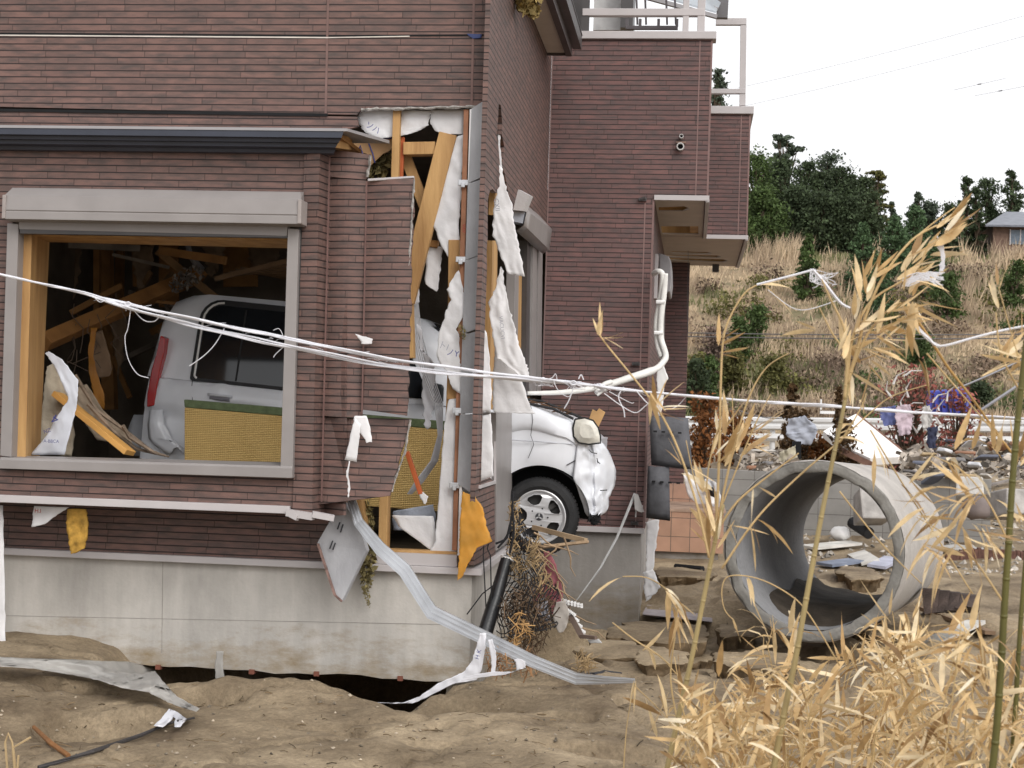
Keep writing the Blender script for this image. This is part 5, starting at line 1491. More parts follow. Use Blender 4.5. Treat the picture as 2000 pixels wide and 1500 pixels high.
strand(spread(-2), .0036, 0); strand(spread(1), .0030, .7); strand(spread(12), .0034, 1.3); strand(spread(16), .0030, 2.6); strand(spread(18.5), .0026, 3.3); strand(lambda t: 1.6 * math.sin(t * 60), .0032, 4)
for i in range(70):  # frayed hairs along the rope
    t = random.random(); base = key; k = min(int(t * (len(key) - 1)), len(key) - 2); f = t * (len(key) - 1) - k
    u, v, d = [lerp(key[k][q], key[k + 1][q], f) for q in range(3)]
    p = PD(u, v + rnd(-2, 6), d); mb.tube([p, p + Vector((rnd(-.03, .03), 0, rnd(-.006, .004))), p + Vector((rnd(-.06, .06), .01, rnd(-.014, .008)))], .0008, 3)
for (u, v, d) in ((250, 594, 5.5), (1120, 748, 5.1), (1170, 754, 5.1), (1060, 742, 5.15)):
    for i in range(9):
        mb.tube([PD(u + rnd(-14, 18) + 7 * math.cos(a + i) , v + 4 + 8 * math.sin(a * 1.3 + i) + rnd(-1, 2), d) for a in (0, 1, 2, 3, 4)], .0010, 3)
    mb.tube([PD(u + 6 * math.cos(a), v + 4 * math.sin(a), d - .01) for a in range(8)], .003, 5)
def thread(pl, d, r=.0012): mb.tube(smooth_path([(u, v, d) for u, v in pl], 5, PD), r, 4)
thread([(256, 598), (250, 640), (244, 660), (250, 700), (268, 730), (290, 738)], 5.5, .0014); thread([(256, 600), (280, 625), (300, 628), (310, 620)], 5.5, .0018); thread([(182, 577), (195, 590), (208, 585)], 5.5)
thread([(438, 642), (420, 672), (398, 695), (370, 715)], 5.45, .0016); thread([(560, 672), (540, 690), (534, 698)], 5.4); thread([(534, 645), (545, 642), (552, 655), (545, 660)], 5.4)
thread([(1080, 740), (1090, 762), (1110, 775), (1120, 760)], 5.1); thread([(1122, 752), (1112, 780), (1102, 798)], 5.1, .0018); thread([(1130, 740), (1135, 732), (1140, 742)], 5.1, .002); thread([(1180, 768), (1210, 790), (1240, 806), (1258, 795), (1275, 780)], 5.05, .0016)
thread([(1218, 756), (1208, 775), (1218, 800), (1220, 815)], 5.05, .002); thread([(1240, 760), (1262, 785), (1280, 798)], 5.0, .0018); thread([(1190, 765), (1230, 786), (1238, 786)], 5.05); thread([(1340, 775), (1320, 795), (1296, 800)], 5.0)
thread([(1060, 742), (1078, 738), (1085, 730), (1088, 742)], 5.1)
top(mb, 'string_bundle', ROPE, 'long white string bundle stretched across in front of the house', 'string')
# ================================================================ GROUND
random.seed(61)
def ss(a, b, x):
    t = max(0, min(1, (x - a) / (b - a))); return t * t * (3 - 2 * t)
def bump_(x, y, cx, cy, rx, ry, h):
    d = ((x - cx) / rx) ** 2 + ((y - cy) / ry) ** 2
    return h * math.exp(-d)
def hill_h(x, y):
    yy = y + .10 * x
    t = max(0, yy - 52) / 34
    h = 9.4 * (ss(0, 1.05, t) * .75 + min(t, 1.2) * .25)
    h += 1.1 * ss(-2, -8, x - 2) * ss(60, 80, y)
    return h
TR0, TR1 = PY(250, 1320, YF).x, PY(905, 1330, YF).x
def fbm(x, y, s, seed=0.0, oct=4):
    v, a, f = 0, 1, s
    for _ in range(oct):
        v += a * noise.noise(Vector((x * f + seed, y * f - seed, seed * 1.7))); a *= .5; f *= 2.05
    return v
SCOOPS = [(-1.20, 8.22, .26, .15, .16), (-2.85, 7.5, .42, .20, .13), (-2.55, 8.05, .22, .14, .12), (-.30, 7.35, .34, .12, .07), (-1.75, 7.55, .30, .07, .04), (-.72, 8.15, .2, .06, .05), (-.15, 8.5, .3, .1, .09), (-3.35, 8.1, .25, .1, .08)]
def gh(x, y):
    """ground height"""
    n_ = fbm(x, y, .55, 3.0) * .06 + fbm(x, y, 2.3, 7.0, 3) * .032 + fbm(x, y, 9, 1.0, 4) * .010
    z = n_
    # undermined trench below the house front
    m = ss(TR0 - .1, TR0 + .55, x) * (1 - ss(TR1 - .75, TR1 - .02, x + (y - 8.6) * -.45)) * ss(8.28, 8.62, y + .10 * noise.noise(Vector((x * 2.2, 3, 1))) + .06 * noise.noise(Vector((x * 9, 3, 1)))) * (1 - ss(12.3, 13, y))
    z -= .85 * m
    z += bump_(x, y, TR0 + 1.05, 8.35, .45, .25, .13)
    # mud bank on the left
    z += .12 * (1 - ss(-4.0, -2.9, x)) * ss(7.0, 8.2, y) * (1 - ss(9.3, 9.6, y))
    z += bump_(x, y, -3.1, 7.35, .5, .35, -.12)
    # eroded scoop right of the trench and gullies
    z += bump_(x, y, -1.22, 8.35, .30, .17, -.20) + bump_(x, y, -.9, 7.9, .5, .12, .04)
    z += bump_(x, y, -.25, 7.2, .3, .12, -.05)
    for (cx, cy, rx, ry, dp) in SCOOPS:
        d_ = math.hypot((x - cx) / rx, (y - cy) / ry)
        if d_ < 2: z -= dp * (1 - ss(.72, 1.02, d_ + .32 * noise.noise(Vector((x * 4.2, y * 4.2, cx))) + .10 * noise.noise(Vector((x * 15, y * 15, cx)))))
    # cracks in the crust
    if 5.8 < y < 9.2:
        cr_ = abs(noise.noise(Vector((x * 1.1 + 3, y * 1.9, 4.4))) + .25 * noise.noise(Vector((x * 5, y * 5, 2))))
        z -= .045 * (1 - ss(.0, .05, cr_))
    # terraces on the right: stepped eroded mud
    if x > -1.6 and y > 8.6:
        q = fbm(x, y, .9, 12.0, 3)
        zz = .16 * q - .05
        st = .05
        k = math.floor(zz / st); f = zz / st - k
        z += (k + ss(.35, .65, f)) * st * ss(8.6, 9.6, y) * (1 - ss(14.5, 17, y)) * ss(-1.6, -1.0, x)
    z -= .10 * ss(-.9, -.4, x) * ss(10.6, 11.6, y) * (1 - ss(13, 15, y)) * .5
    z -= .10 * ss(-.75, -.45, x) * (1 - ss(.3, .6, x)) * ss(9.8, 10.4, y) * (1 - ss(11.2, 11.7, y))
    far = ss(17, 22, y) * .25 + ss(22, 30, y) * .55
    z += far
    z *= 1
    if y > 44: z += 0
    return z
def PG(u, v, off=0.0, t0=3.5):
    """where the sight line of a photo pixel meets the terrain (raised by off)"""
    d = ray(u, v); t = t0
    while t < 60:
        p = EYE + d * t
        if p.z <= gh(p.x, p.y) + off: 
            for _ in range(8):
                t -= .02; p = EYE + d * t
                if p.z > gh(p.x, p.y) + off: break
            return p
        t += .06
    return EYE + d * 20
def sheetG(name, rows, off, mat, amp=.03, **kw):
    return sheet(name, rows, 0, mat, None, amp=amp, pf=lambda u, v, q: PG(u, v, max(.006, off + q)), **kw)
def mud_mat():
    m, n, b = newmat('wet mud'); L = n.links.new
    geo = n.nodes.new('ShaderNodeNewGeometry')
    n1 = n.nodes.new('ShaderNodeTexNoise'); n1.inputs['Scale'].default_value = 1.3; n1.inputs['Detail'].default_value = 9; n1.inputs['Roughness'].default_value = .62
    L(geo.outputs['Position'], n1.inputs['Vector'])
    rp = n.nodes.new('ShaderNodeValToRGB'); e = rp.color_ramp.elements
    e[0].position = .34; e[0].color = (.125, .090, .057, 1); e[1].position = .68; e[1].color = (.43, .338, .225, 1)
    x = e.new(.52); x.color = (.275, .212, .138, 1)
    L(n1.outputs['Fac'], rp.inputs['Fac'])
    # pebbles and specks
    vo = n.nodes.new('ShaderNodeTexNoise'); vo.inputs['Scale'].default_value = 34; vo.inputs['Detail'].default_value = 6; vo.inputs['Roughness'].default_value = .8
    L(geo.outputs['Position'], vo.inputs['Vector'])
    mr = n.nodes.new('ShaderNodeMapRange'); mr.inputs['From Min'].default_value = .3; mr.inputs['From Max'].default_value = .7; mr.inputs['To Min'].default_value = .68; mr.inputs['To Max'].default_value = 1.28
    L(vo.outputs['Fac'], mr.inputs['Value'])
    vm = n.nodes.new('ShaderNodeVectorMath'); vm.operation = 'SCALE'; L(rp.outputs['Color'], vm.inputs[0]); L(mr.outputs['Result'], vm.inputs['Scale'])
    L(vm.outputs['Vector'], b.inputs['Base Color'])
    # damp patches are smoother
    n2 = n.nodes.new('ShaderNodeTexNoise'); n2.inputs['Scale'].default_value = 2.0; n2.inputs['Detail'].default_value = 4; L(geo.outputs['Position'], n2.inputs['Vector'])
    m2 = n.nodes.new('ShaderNodeMapRange'); m2.inputs['To Min'].default_value = .98; m2.inputs['To Max'].default_value = .62; L(n2.outputs['Fac'], m2.inputs['Value']); L(m2.outputs['Result'], b.inputs['Roughness'])
    b.inputs['Specular IOR Level'].default_value = .25
    n3 = n.nodes.new('ShaderNodeTexNoise'); n3.inputs['Scale'].default_value = 26; n3.inputs['Detail'].default_value = 9; n3.inputs['Roughness'].default_value = .7; L(geo.outputs['Position'], n3.inputs['Vector'])
    bp = n.nodes.new('ShaderNodeBump'); bp.inputs['Strength'].default_value = .8; bp.inputs['Distance'].default_value = .03; L(n3.outputs['Fac'], bp.inputs['Height']); L(bp.outputs['Normal'], b.inputs['Normal'])
    return m
MUD = mud_mat()
def axis(parts):
    out = [parts[0][0]]
    for a, b, st in parts:
        n_ = max(1, round((b - a) / st))
        out += [a + (b - a) * (i + 1) / n_ for i in range(n_)]
    return out
xs_ = axis([(-120, -40, 20), (-40, -10, 6), (-10, -5, .6), (-5, -3.8, .12), (-3.8, 3.0, .034), (3.0, 5.0, .12), (5, 14, .8), (14, 40, 4), (40, 160, 20)])
ys_ = axis([(-30, 0, 6), (0, 5.5, .5), (5.5, 6.3, .08), (6.3, 9.3, .03), (9.3, 14, .06), (14, 24, .2), (24, 54, 1.2)])
rows = [[Vector((x, y, gh(x, y))) for x in xs_] for y in ys_]
MB().grid(rows).build('ground', MUD, None, smooth=True, kind='structure')
# ---- hillside
def hill_mat():
    m, n, b = newmat('dry hillside'); L = n.links.new
    geo = n.nodes.new('ShaderNodeNewGeometry')
    n1 = n.nodes.new('ShaderNodeTexNoise'); n1.inputs['Scale'].default_value = .35; n1.inputs['Detail'].default_value = 8; n1.inputs['Roughness'].default_value = .7; L(geo.outputs['Position'], n1.inputs['Vector'])
    rp = n.nodes.new('ShaderNodeValToRGB'); e = rp.color_ramp.elements
    e[0].position = .36; e[0].color = (.10, .10, .045, 1); e[1].position = .66; e[1].color = (.36, .27, .16, 1); q = e.new(.5); q.color = (.24, .18, .11, 1)
    L(n1.outputs['Fac'], rp.inputs['Fac']); L(rp.outputs['Color'], b.inputs['Base Color']); b.inputs['Roughness'].default_value = .95
    return m
hx = axis([(-160, -12, 10), (-12, 40, 1.0), (40, 200, 12)]); hy = axis([(53, 100, 1.0), (100, 300, 14)])
def hz(x, y):
    return max(0, hill_h(x, y)) + .74 + gh(0, 53) * 0 + (.35 * fbm(x, y, .18, 5.0, 4) + .12 * fbm(x, y, .9, 2.0, 2)) * ss(53, 58, y) - 6 * ss(110, 240, y) + .02
MB().grid([[Vector((x, y, hz(x, y))) for x in hx] for y in hy]).build('hillside', hill_mat(), None, smooth=True, kind='structure')

# ---- mud slabs
WETM = M('wet soil edge', (.17, .12, .07), .75, .5, 9, .8, 26)
SLABM = M('crusted mud slab', (.46, .36, .235), .92, .4, 5, .55, 22)
def mud_slab(name, cx, cy, rx, ry, th, label, seed, tilt=0.0):
    random.seed(seed); N = 90
    z0 = max([gh(cx, cy)] + [gh(cx + .8 * rx * math.cos(q * .785), cy + .8 * ry * math.sin(q * .785)) for q in range(8)]) - .01
    ringt, ringb, ringm, inner = [], [], [], []
    for k in range(N):
        a = k / N * 6.2832
        r = 1 + .42 * noise.noise(Vector((math.cos(a) * 1.5, math.sin(a) * 1.5, seed))) + .16 * noise.noise(Vector((math.cos(a) * 4, math.sin(a) * 4, seed + 3))) + .03 * noise.noise(Vector((math.cos(a) * 13, math.sin(a) * 13, seed + 5)))
        sx, sy = math.copysign(abs(math.cos(a)) ** .75, math.cos(a)) * rx * r, math.copysign(abs(math.sin(a)) ** .75, math.sin(a)) * ry * r
        dz = tilt * sx
        ringt.append(Vector((cx + sx, cy + sy, z0 + th + dz + .012 * noise.noise(Vector((sx * 7, sy * 7, 2))))))
        ringm.append(Vector((cx + sx * (.95 + .08 * noise.noise(Vector((sx * 5, sy * 5, 1)))), cy + sy * (.95 + .08 * noise.noise(Vector((sx * 5, sy * 5, 1)))), z0 + th * .5 + dz)))
        ringb.append(Vector((cx + sx * .84, cy + sy * .84, z0 - .12)))
    def mid(h, k0):
        return [Vector((cx + (p.x - cx) * (k0 + .07 * noise.noise(Vector((p.x * 5, p.y * 5, h * 60)))), cy + (p.y - cy) * (k0 + .07 * noise.noise(Vector((p.x * 5, p.y * 5, h * 60)))), lerp(z0, p.z, h) + .012 * noise.noise(Vector((p.x * 8, p.y * 8, h * 9))))) for p in ringt]
    ringb = [p - Vector((0, 0, .2)) for p in ringb]
    rws = [ringb, mid(.1, .88), mid(.45, .93), mid(.8, .985), ringt]
    for f in (.93, .8, .6, .4, .2, .02):
        rws.append([Vector((lerp(cx, p.x, f), lerp(cy, p.y, f), z0 + th + tilt * (p.x - cx) * f + .010 + .022 * noise.noise(Vector((lerp(cx, p.x, f) * 4, lerp(cy, p.y, f) * 4, seed))))) for p in ringt])
    mb = MB().grid(rws[:5], 1, True).grid(rws[4:], 0, True)
    return mb.build(name, [MUD, WETM], None, smooth=50, label=label, cat='mud slab', group='broken mud slabs by the annex')
def gp(u, v, z=0.03):
    return PZ(u, v, z)
for (u0, u1, v0, v1, th, lab, sd, tl_) in ((1190, 1396, 1178, 1206, .17, 'large mud slab against the foot of the annex foundation', 1, 0), (1122, 1290, 1250, 1272, .07, 'low mud slab in front of the toothed rack', 2, .0),
                                     (1388, 1570, 1268, 1290, .10, 'pale mud slab below the concrete pipe', 3, 0.02), (1275, 1385, 1106, 1122, .07, 'mossy mud slab right of the annex foundation side', 4, 0),
                                     (1650, 1760, 1195, 1215, .05, 'thin mud slab right of the pipe mouth', 5, 0), (1640, 1730, 1120, 1135, .06, 'mud slab seen through the pipe', 6, 0),
                                     (1090, 1180, 1196, 1208, .06, 'small mud slab left of the large one at the annex foot', 7, 0), (1230, 1350, 1292, 1310, .06, 'mud slab below the low one in front of the leaning bamboo', 8, 0), (1400, 1470, 1196, 1210, .07, 'mud slab touching the left side of the pipe', 9, 0), (1290, 1400, 1222, 1240, .06, 'mud slab just below the large one', 10, .02)):
    a, b_, c, d = gp(u0, v1, th), gp(u1, v1, th), gp((u0 + u1) / 2, v0, th), gp((u0 + u1) / 2, v1 + 4, th)
    mud_slab('mud_slab', (a.x + b_.x) / 2, (c.y + d.y) / 2, (b_.x - a.x) / 2, abs(c.y - d.y) / 2 + .05, th, lab, sd, tl_)
random.seed(71)
# pebbles and scraps strewn on the mud: uncountable
mb = MB()
for i in range(520):
    u, v = rnd(-50, 1500), rnd(1290, 1500) if random.random() < .6 else rnd(1120, 1300)
    if v < 1300 and u < 960: continue
    p = PG(u, v); 
    if TR0 < p.x < TR1 and p.y > 8.5: continue
    z = gh(p.x, p.y); s = rnd(.003, .011)
    c = Vector((p.x, p.y, z + s * .3))
    o_ = [Vector((rnd(-1, 1), rnd(-1, 1), rnd(-1, 1))) * s * .4 for _ in range(6)]
    mb.add([c + Vector((s, 0, 0)) + o_[0], c + Vector((-s, 0, 0)) + o_[1], c + Vector((0, s, 0)) + o_[2], c + Vector((0, -s, 0)) + o_[3], c + Vector((0, 0, s * .8)) + o_[4], c + Vector((0, 0, -s * .8))], [(0, 2, 4), (2, 1, 4), (1, 3, 4), (3, 0, 4), (2, 0, 5), (1, 2, 5), (3, 1, 5), (0, 3, 5)])
mb.build('gravel', M('mixed pebble', (.30, .25, .19), .9, .5, 9, 0, island=.75), None, kind='stuff')
mb = MB()
for i in range(230):
    u, v = rnd(-20, 1450), rnd(1300, 1500)
    p = PG(u, v)
    if TR0 < p.x < TR1 and p.y > 8.3: continue
    z = gh(p.x, p.y) + .006; a = rnd(0, 6.28); l = rnd(.01, .05)
    d = Vector((math.cos(a), math.sin(a), rnd(-.1, .25))) * l
    c = Vector((p.x, p.y, z)); mb.tube([c - d, c + Vector((0, 0, .004)), c + d], rnd(.001, .003), 4)
mb.build('plant_litter', M('dark plant litter', (.13, .09, .05), .95, .5, 9, 0, island=.7), None, kind='stuff')
# clear sheet on the mud bank at the left, pole and rod in the foreground
FILM = M('milky plastic sheet', (.66, .64, .61), .4, .2, 5, .4, 22, trans=.55, spec=.4)
sheetG('milky_sheet', [(-20, 1282, -20, 1300), (60, 1286, 66, 1306), (140, 1288, 138, 1318), (200, 1291, 190, 1328), (250, 1292, 240, 1344), (298, 1304, 290, 1352), (318, 1330, 316, 1366), (345, 1360, 348, 1380), (390, 1384, 384, 1390)], .09, FILM, amp=.045, nc=12, sub=6, freq=10, seed=51, label='milky plastic sheet draped over the mud bank at the foundation', cat='plastic sheet')
sheet('clear_strip', [(424, 1272, 436, 1272), (420, 1300, 436, 1300), (422, 1340, 440, 1340), (428, 1368, 440, 1364)], YF - .1, FILM, None, nc=3, sub=4, amp=.03, seed=52, label='thin clear strip dangling in front of the black gap', cat='plastic strip')
mb = MB()
for k in range(3):
    mb.tube([PY(320 + 14 * k + 12 * math.cos(a), 1400 - 12 * math.sin(a) - k * 4, 7.9) for a in (0, .8, 1.6, 2.4, 3.1, 4)], .006, 5)
ob = sheetG('white_knot', [(300, 1418, 318, 1420), (318, 1400, 334, 1408), (330, 1384, 345, 1390), (342, 1404, 365, 1404), (340, 1420, 352, 1420)], .03, TAPE, nc=4, sub=3, amp=.05, seed=53, label='white plastic ribbon knot on the rod in the muddy foreground', cat='ribbon')
mb = MB(); mb.tube([PG(u, v, .02) for u, v in ((75, 1500), (180, 1468), (275, 1436), (330, 1412), (380, 1402))], [.012, .011, .010, .007, .005], 7)
top(mb, 'black_rod', M('dark rod', (.05, .045, .045), .6, .3, 10, .2), 'dark grey rod lying across the mud in the lower left corner', 'rod')
mb = MB(); mb.tube([PG(66, 1420, .03), PG(100, 1452, .02), PG(134, 1476, .01)], [.010, .012, .011], 7)
top(mb, 'wooden_stick', M('brown stick', (.24, .11, .04), .8, .3, 10, .2), 'brown wooden stick pointing out of the mud beside the dark rod', 'stick')
mb = MB(); 
for pl in ([(14, 1500), (10, 1450), (16, 1432), (24, 1450), (28, 1500)], [(30, 1500), (26, 1460), (60, 1440)], [(34, 1500), (36, 1475)]):
    mb.tube([PY(u, v, 6.4) for u, v in pl], .005, 5)
top(mb, 'dry_stem', M('tan stem', (.45, .33, .18), .8, .3), 'looped tan stems at the lower left corner of the mud', 'stem')
mb = MB(); 
for k in range(5):
    mb.tube([PZ(1125 + k * 8, 1318 + 2 * math.sin(k * 2), .06), PZ(1140 + k * 10, 1314 + 3 * math.sin(k), .07), PZ(1165 + k * 12, 1316, .05)], .010, 6)
top(mb, 'wet_rag', M('black wet rag', (.03, .03, .035), .6), 'black wet rag on the mud beside the end of the rail', 'rag')
# corrugated sheet by the annex corner
mb = MB(); rws = []
a, b_, c, d = PZ(1256, 1172, .03), PZ(1392, 1186, .03), PZ(1388, 1150, .03), PZ(1270, 1148, .03)
zc_ = gh(lerp(a.x, b_.x, .5), a.y + .1) + .0
for i in range(91):
    t = i / 90
    l = a.lerp(d, t); r = b_.lerp(c, t); zz = .04 + .014 * math.sin(t * 2 * math.pi * 11)
    rws.append([Vector((q.x, q.y, zc_ + zz)) for q in (l, l.lerp(r, .33), l.lerp(r, .66), r)])
o = MB().grid(rws).build('corrugated_sheet', M('mauve corrugated sheet', (.40, .36, .37), .6, .25, 6, .1), None, label='pale ribbed sheet lying on mud at the annex corner', cat='sheet')
o.modifiers.new('thickness', 'SOLIDIFY').thickness = .006
# white rubbish at the foot of the annex
sheet('white_rag', [(1256, 1118, 1276, 1112), (1258, 1136, 1284, 1132), (1256, 1150, 1290, 1146), (1262, 1168, 1280, 1160)], YR - .3, MEMB, None, nc=6, sub=4, amp=.05, seed=56, label='white plastic rag at the foot of the annex corner', cat='rag')

# ================================================================ CONCRETE PIPE
def pipe_mat(name, dark):
    m, n, b = newmat(name); L = n.links.new
    tc = n.nodes.new('ShaderNodeTexCoord')
    n1 = n.nodes.new('ShaderNodeTexNoise'); n1.inputs['Scale'].default_value = 2.4; n1.inputs['Detail'].default_value = 8; n1.inputs['Roughness'].default_value = .65; L(tc.outputs['Object'], n1.inputs['Vector'])
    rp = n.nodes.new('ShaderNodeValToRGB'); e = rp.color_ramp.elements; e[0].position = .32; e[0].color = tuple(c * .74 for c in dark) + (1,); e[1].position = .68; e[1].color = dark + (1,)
    L(n1.outputs['Fac'], rp.inputs['Fac'])
    n3 = n.nodes.new('ShaderNodeTexNoise'); n3.inputs['Scale'].default_value = 40; n3.inputs['Detail'].default_value = 6; L(tc.outputs['Object'], n3.inputs['Vector'])
    mr = n.nodes.new('ShaderNodeMapRange'); mr.inputs['To Min'].default_value = .75; mr.inputs['To Max'].default_value = 1.22; L(n3.outputs['Fac'], mr.inputs['Value'])
    vm = n.nodes.new('ShaderNodeVectorMath'); vm.operation = 'SCALE'; L(rp.outputs['Color'], vm.inputs[0]); L(mr.outputs['Result'], vm.inputs['Scale'])
    L(vm.outputs['Vector'], b.inputs['Base Color']); b.inputs['Roughness'].default_value = .85
    bp = n.nodes.new('ShaderNodeBump'); bp.inputs['Strength'].default_value = .35; bp.inputs['Distance'].default_value = .015; L(n3.outputs['Fac'], bp.inputs['Height']); L(bp.outputs['Normal'], b.inputs['Normal'])
    return m
def make_pipe():
    cf = PD(1588, 1076, 10.6); R = 178 / F * 10.6
    cb = PD(1694, 1054, 13.05)
    ax = (cb - cf).normalized()
    X_ = Vector((0, 0, 1)).cross(ax).normalized(); Z_ = ax.cross(X_)
    Lp = (cb - cf).length
    N = 96
    root = thing('concrete_pipe', (cf.x, cf.y, cf.z - R), 'big open grey concrete drain pipe lying on the mud behind the dry bamboo', 'pipe')
    def rg(r, s, nz=0.0):
        out = []
        for k in range(N):
            a = k / N * 6.2832
            rr_ = r + nz * noise.noise(Vector((math.cos(a) * 6, math.sin(a) * 6, s * 3 + r))) + nz * .6 * noise.noise(Vector((math.cos(a) * 17, math.sin(a) * 17, s * 3)))
            out.append(cf + X_ * (rr_ * math.cos(a)) + Z_ * (rr_ * math.sin(a)) + ax * (s + (nz * 2.0 * noise.noise(Vector((math.cos(a) * 9, math.sin(a) * 9, r * 5))))))
        return out
    ri = R * .865
    MB().grid([rg(R - .008, 0, .008)] + [rg(R, s) for s in (.012, .5, 1.0, 1.6, 2.2, Lp)], 0, True).build('outer_shell', pipe_mat('pipe concrete light', (.46, .43, .40)), root, smooth=40)
    MB().grid([rg(ri, s) for s in (.012, .3, .8, 1.4, 2.0, Lp)], 0, True).build('inner_shell', pipe_mat('pipe concrete inner shaded', (.33, .33, .34)), root, smooth=40)  # inner concrete toned down to paint in the shade inside the pipe
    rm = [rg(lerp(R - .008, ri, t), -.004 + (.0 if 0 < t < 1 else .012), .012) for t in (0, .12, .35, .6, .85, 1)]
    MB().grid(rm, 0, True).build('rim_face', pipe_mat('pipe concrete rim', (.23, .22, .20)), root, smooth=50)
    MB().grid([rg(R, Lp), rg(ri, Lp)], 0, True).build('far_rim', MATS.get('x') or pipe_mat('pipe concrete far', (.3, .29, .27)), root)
    # silt bed inside
    rws = []
    for i in range(25):
        s = .12 + i / 24 * (Lp - .2)
        ln = []
        for j in range(13):
            t = j / 12
            x = lerp(-.34, .40, t) + .05 * noise.noise(Vector((s * 2, t, 1)))
            zb_ = -math.sqrt(max(ri * ri - x * x, .01))
            hgt_ = (.11 * math.sin(t * math.pi) * (1 - .4 * i / 24) + .05) * ss(0, .35, i / 24) - .02 + .025 * noise.noise(Vector((s * 3, t * 4, 6))) - .004
            ln.append(cf + X_ * x + Z_ * (zb_ + hgt_) + ax * s)
        rws.append(ln)
    MB().grid(rws).build('silt_bed', M('black silt', (.075, .06, .045), .85, .5, 5, .6, 24), root, smooth=True)
    return root
make_pipe()
# ================================================================ BACKGROUND THINGS
random.seed(81)
def at(u, Y, z=None):
    """ground point at picture column u and distance Y"""
    p = PY(u, 800, Y); p.z = gh(p.x, p.y) if z is None else z
    return p
def wpx(n_, Y): return n_ / F * Y
# porch with tan tiles
def tile_mat(name, c, g, tw, th_):
    m, n, b = newmat(name); L = n.links.new
    uv = n.nodes.new('ShaderNodeUVMap'); uv.uv_map = 'UVMap'
    br = n.nodes.new('ShaderNodeTexBrick'); br.offset = 0; br.inputs['Scale'].default_value = 1; br.inputs['Brick Width'].default_value = tw; br.inputs['Row Height'].default_value = th_; br.inputs['Mortar Size'].default_value = .004
    br.inputs['Color1'].default_value = (*c, 1); br.inputs['Color2'].default_value = (*[q * .85 for q in c], 1); br.inputs['Mortar'].default_value = (*g, 1)
    L(uv.outputs['UV'], br.inputs['Vector'])
    nz = n.nodes.new('ShaderNodeTexNoise'); nz.inputs['Scale'].default_value = 6; nz.inputs['Detail'].default_value = 6; L(uv.outputs['UV'], nz.inputs['Vector'])
    mr = n.nodes.new('ShaderNodeMapRange'); mr.inputs['To Min'].default_value = .7; mr.inputs['To Max'].default_value = 1.25; L(nz.outputs['Fac'], mr.inputs['Value'])
    vm = n.nodes.new('ShaderNodeVectorMath'); vm.operation = 'SCALE'; L(br.outputs['Color'], vm.inputs[0]); L(mr.outputs['Result'], vm.inputs['Scale']); L(vm.outputs['Vector'], b.inputs['Base Color']); b.inputs['Roughness'].default_value = .7
    bp = n.nodes.new('ShaderNodeBump'); bp.inputs['Strength'].default_value = .4; bp.inputs['Distance'].default_value = .01; L(br.outputs['Fac'], bp.inputs['Height']); bp.invert = True; L(bp.outputs['Normal'], b.inputs['Normal'])
    return m
YPq = 16.9
pa, pb = PY(1255, 1075, YPq), PY(1412, 1075, YPq)
porch = thing('porch_step', (pb.x, YPq, 0), 'low porch platform faced with tan square tiles right of the annex', 'porch')
zt_p = PY(1340, 1000, YPq).z
MB().poly([[Vector((pa.x, YPq, pa.z)), Vector((pb.x, YPq, pa.z)), Vector((pb.x, YPq, zt_p)), Vector((pa.x, YPq, zt_p))]], (0, .05, 0), 0, lambda p: (p.x - .012, p.z - .06)).build('tile_face', tile_mat('tan porch tile', (.42, .245, .165), (.12, .09, .07), .205, .205), porch)
MB().box((pa.x, YPq - .01, zt_p), (pb.x + .02, 18.35, zt_p + .03)).build('tile_top', M('porch top slab', (.40, .28, .21), .8, .3, 6, .2), porch)
MB().poly([[Vector((pa.x, 18.3, zt_p + .03)), Vector((pb.x - .05, 18.3, zt_p + .03)), Vector((pb.x - .05, 18.3, zt_p + .24)), Vector((pa.x, 18.3, zt_p + .24))]], (0, .05, 0), 0, uvY).build('upper_riser', tile_mat('tan riser tile', (.40, .24, .17), (.12, .09, .07), .2, .2), porch)
MB().box((pa.x, YPq + .06, -.4), (pb.x - .05, 18.3, pa.z + .02)).build('porch_base', CONC_R, porch)
# rags and white boards on the porch
sheet('white_rag', [(1335, 925, 1345, 922), (1338, 950, 1368, 945), (1345, 970, 1392, 966), (1362, 985, 1400, 985)], 17.4, WHITE, None, nc=8, sub=5, amp=.10, freq=5, seed=61, label='crumpled white plastic heaped on the tan porch', cat='rag')
sheet('white_rag', [(1374, 940, 1380, 932), (1378, 955, 1402, 945), (1384, 975, 1408, 972), (1392, 990, 1404, 992)], 17.6, M('creased white film', (.6, .6, .62), .5, .3, 6, .2), None, nc=8, sub=5, amp=.12, freq=7, seed=62, label='torn white film at the right end of the tan porch', cat='rag')
mb = MB()
for k in range(4): mb.tube([PY(1373 + k * 3, 950 + k * 3, 17.3), PY(1380 + k * 3, 958 + k * 2, 17.25), PY(1392 + k * 2, 956 + k * 4, 17.2)], .03, 6)
top(mb, 'black_bag', M('black plastic bag', (.02, .02, .022), .35, .2), 'small black bag crumpled among the white plastic on the porch', 'bag')
# block wall
YW = 19.6
wa, wb = PY(1340, 1000, YW).x, PY(1935, 1000, YW).x
zw = PY(1600, 925, YW).z
bw = MB().poly([[Vector((wa, YW, -.3)), Vector((wb, YW, -.3)), Vector((wb, YW, zw)), Vector((lerp(wa, wb, .82), YW, zw)), Vector((lerp(wa, wb, .8), YW, zw - .05)), Vector((wa, YW, zw + .02))]], (0, .14, 0), 0, lambda p: (p.x, p.z)).build('block_wall', tile_mat('grey block', (.25, .24, .225), (.11, .10, .09), .40, .20), None, label='low grey concrete block wall behind the drain pipe', cat='wall')
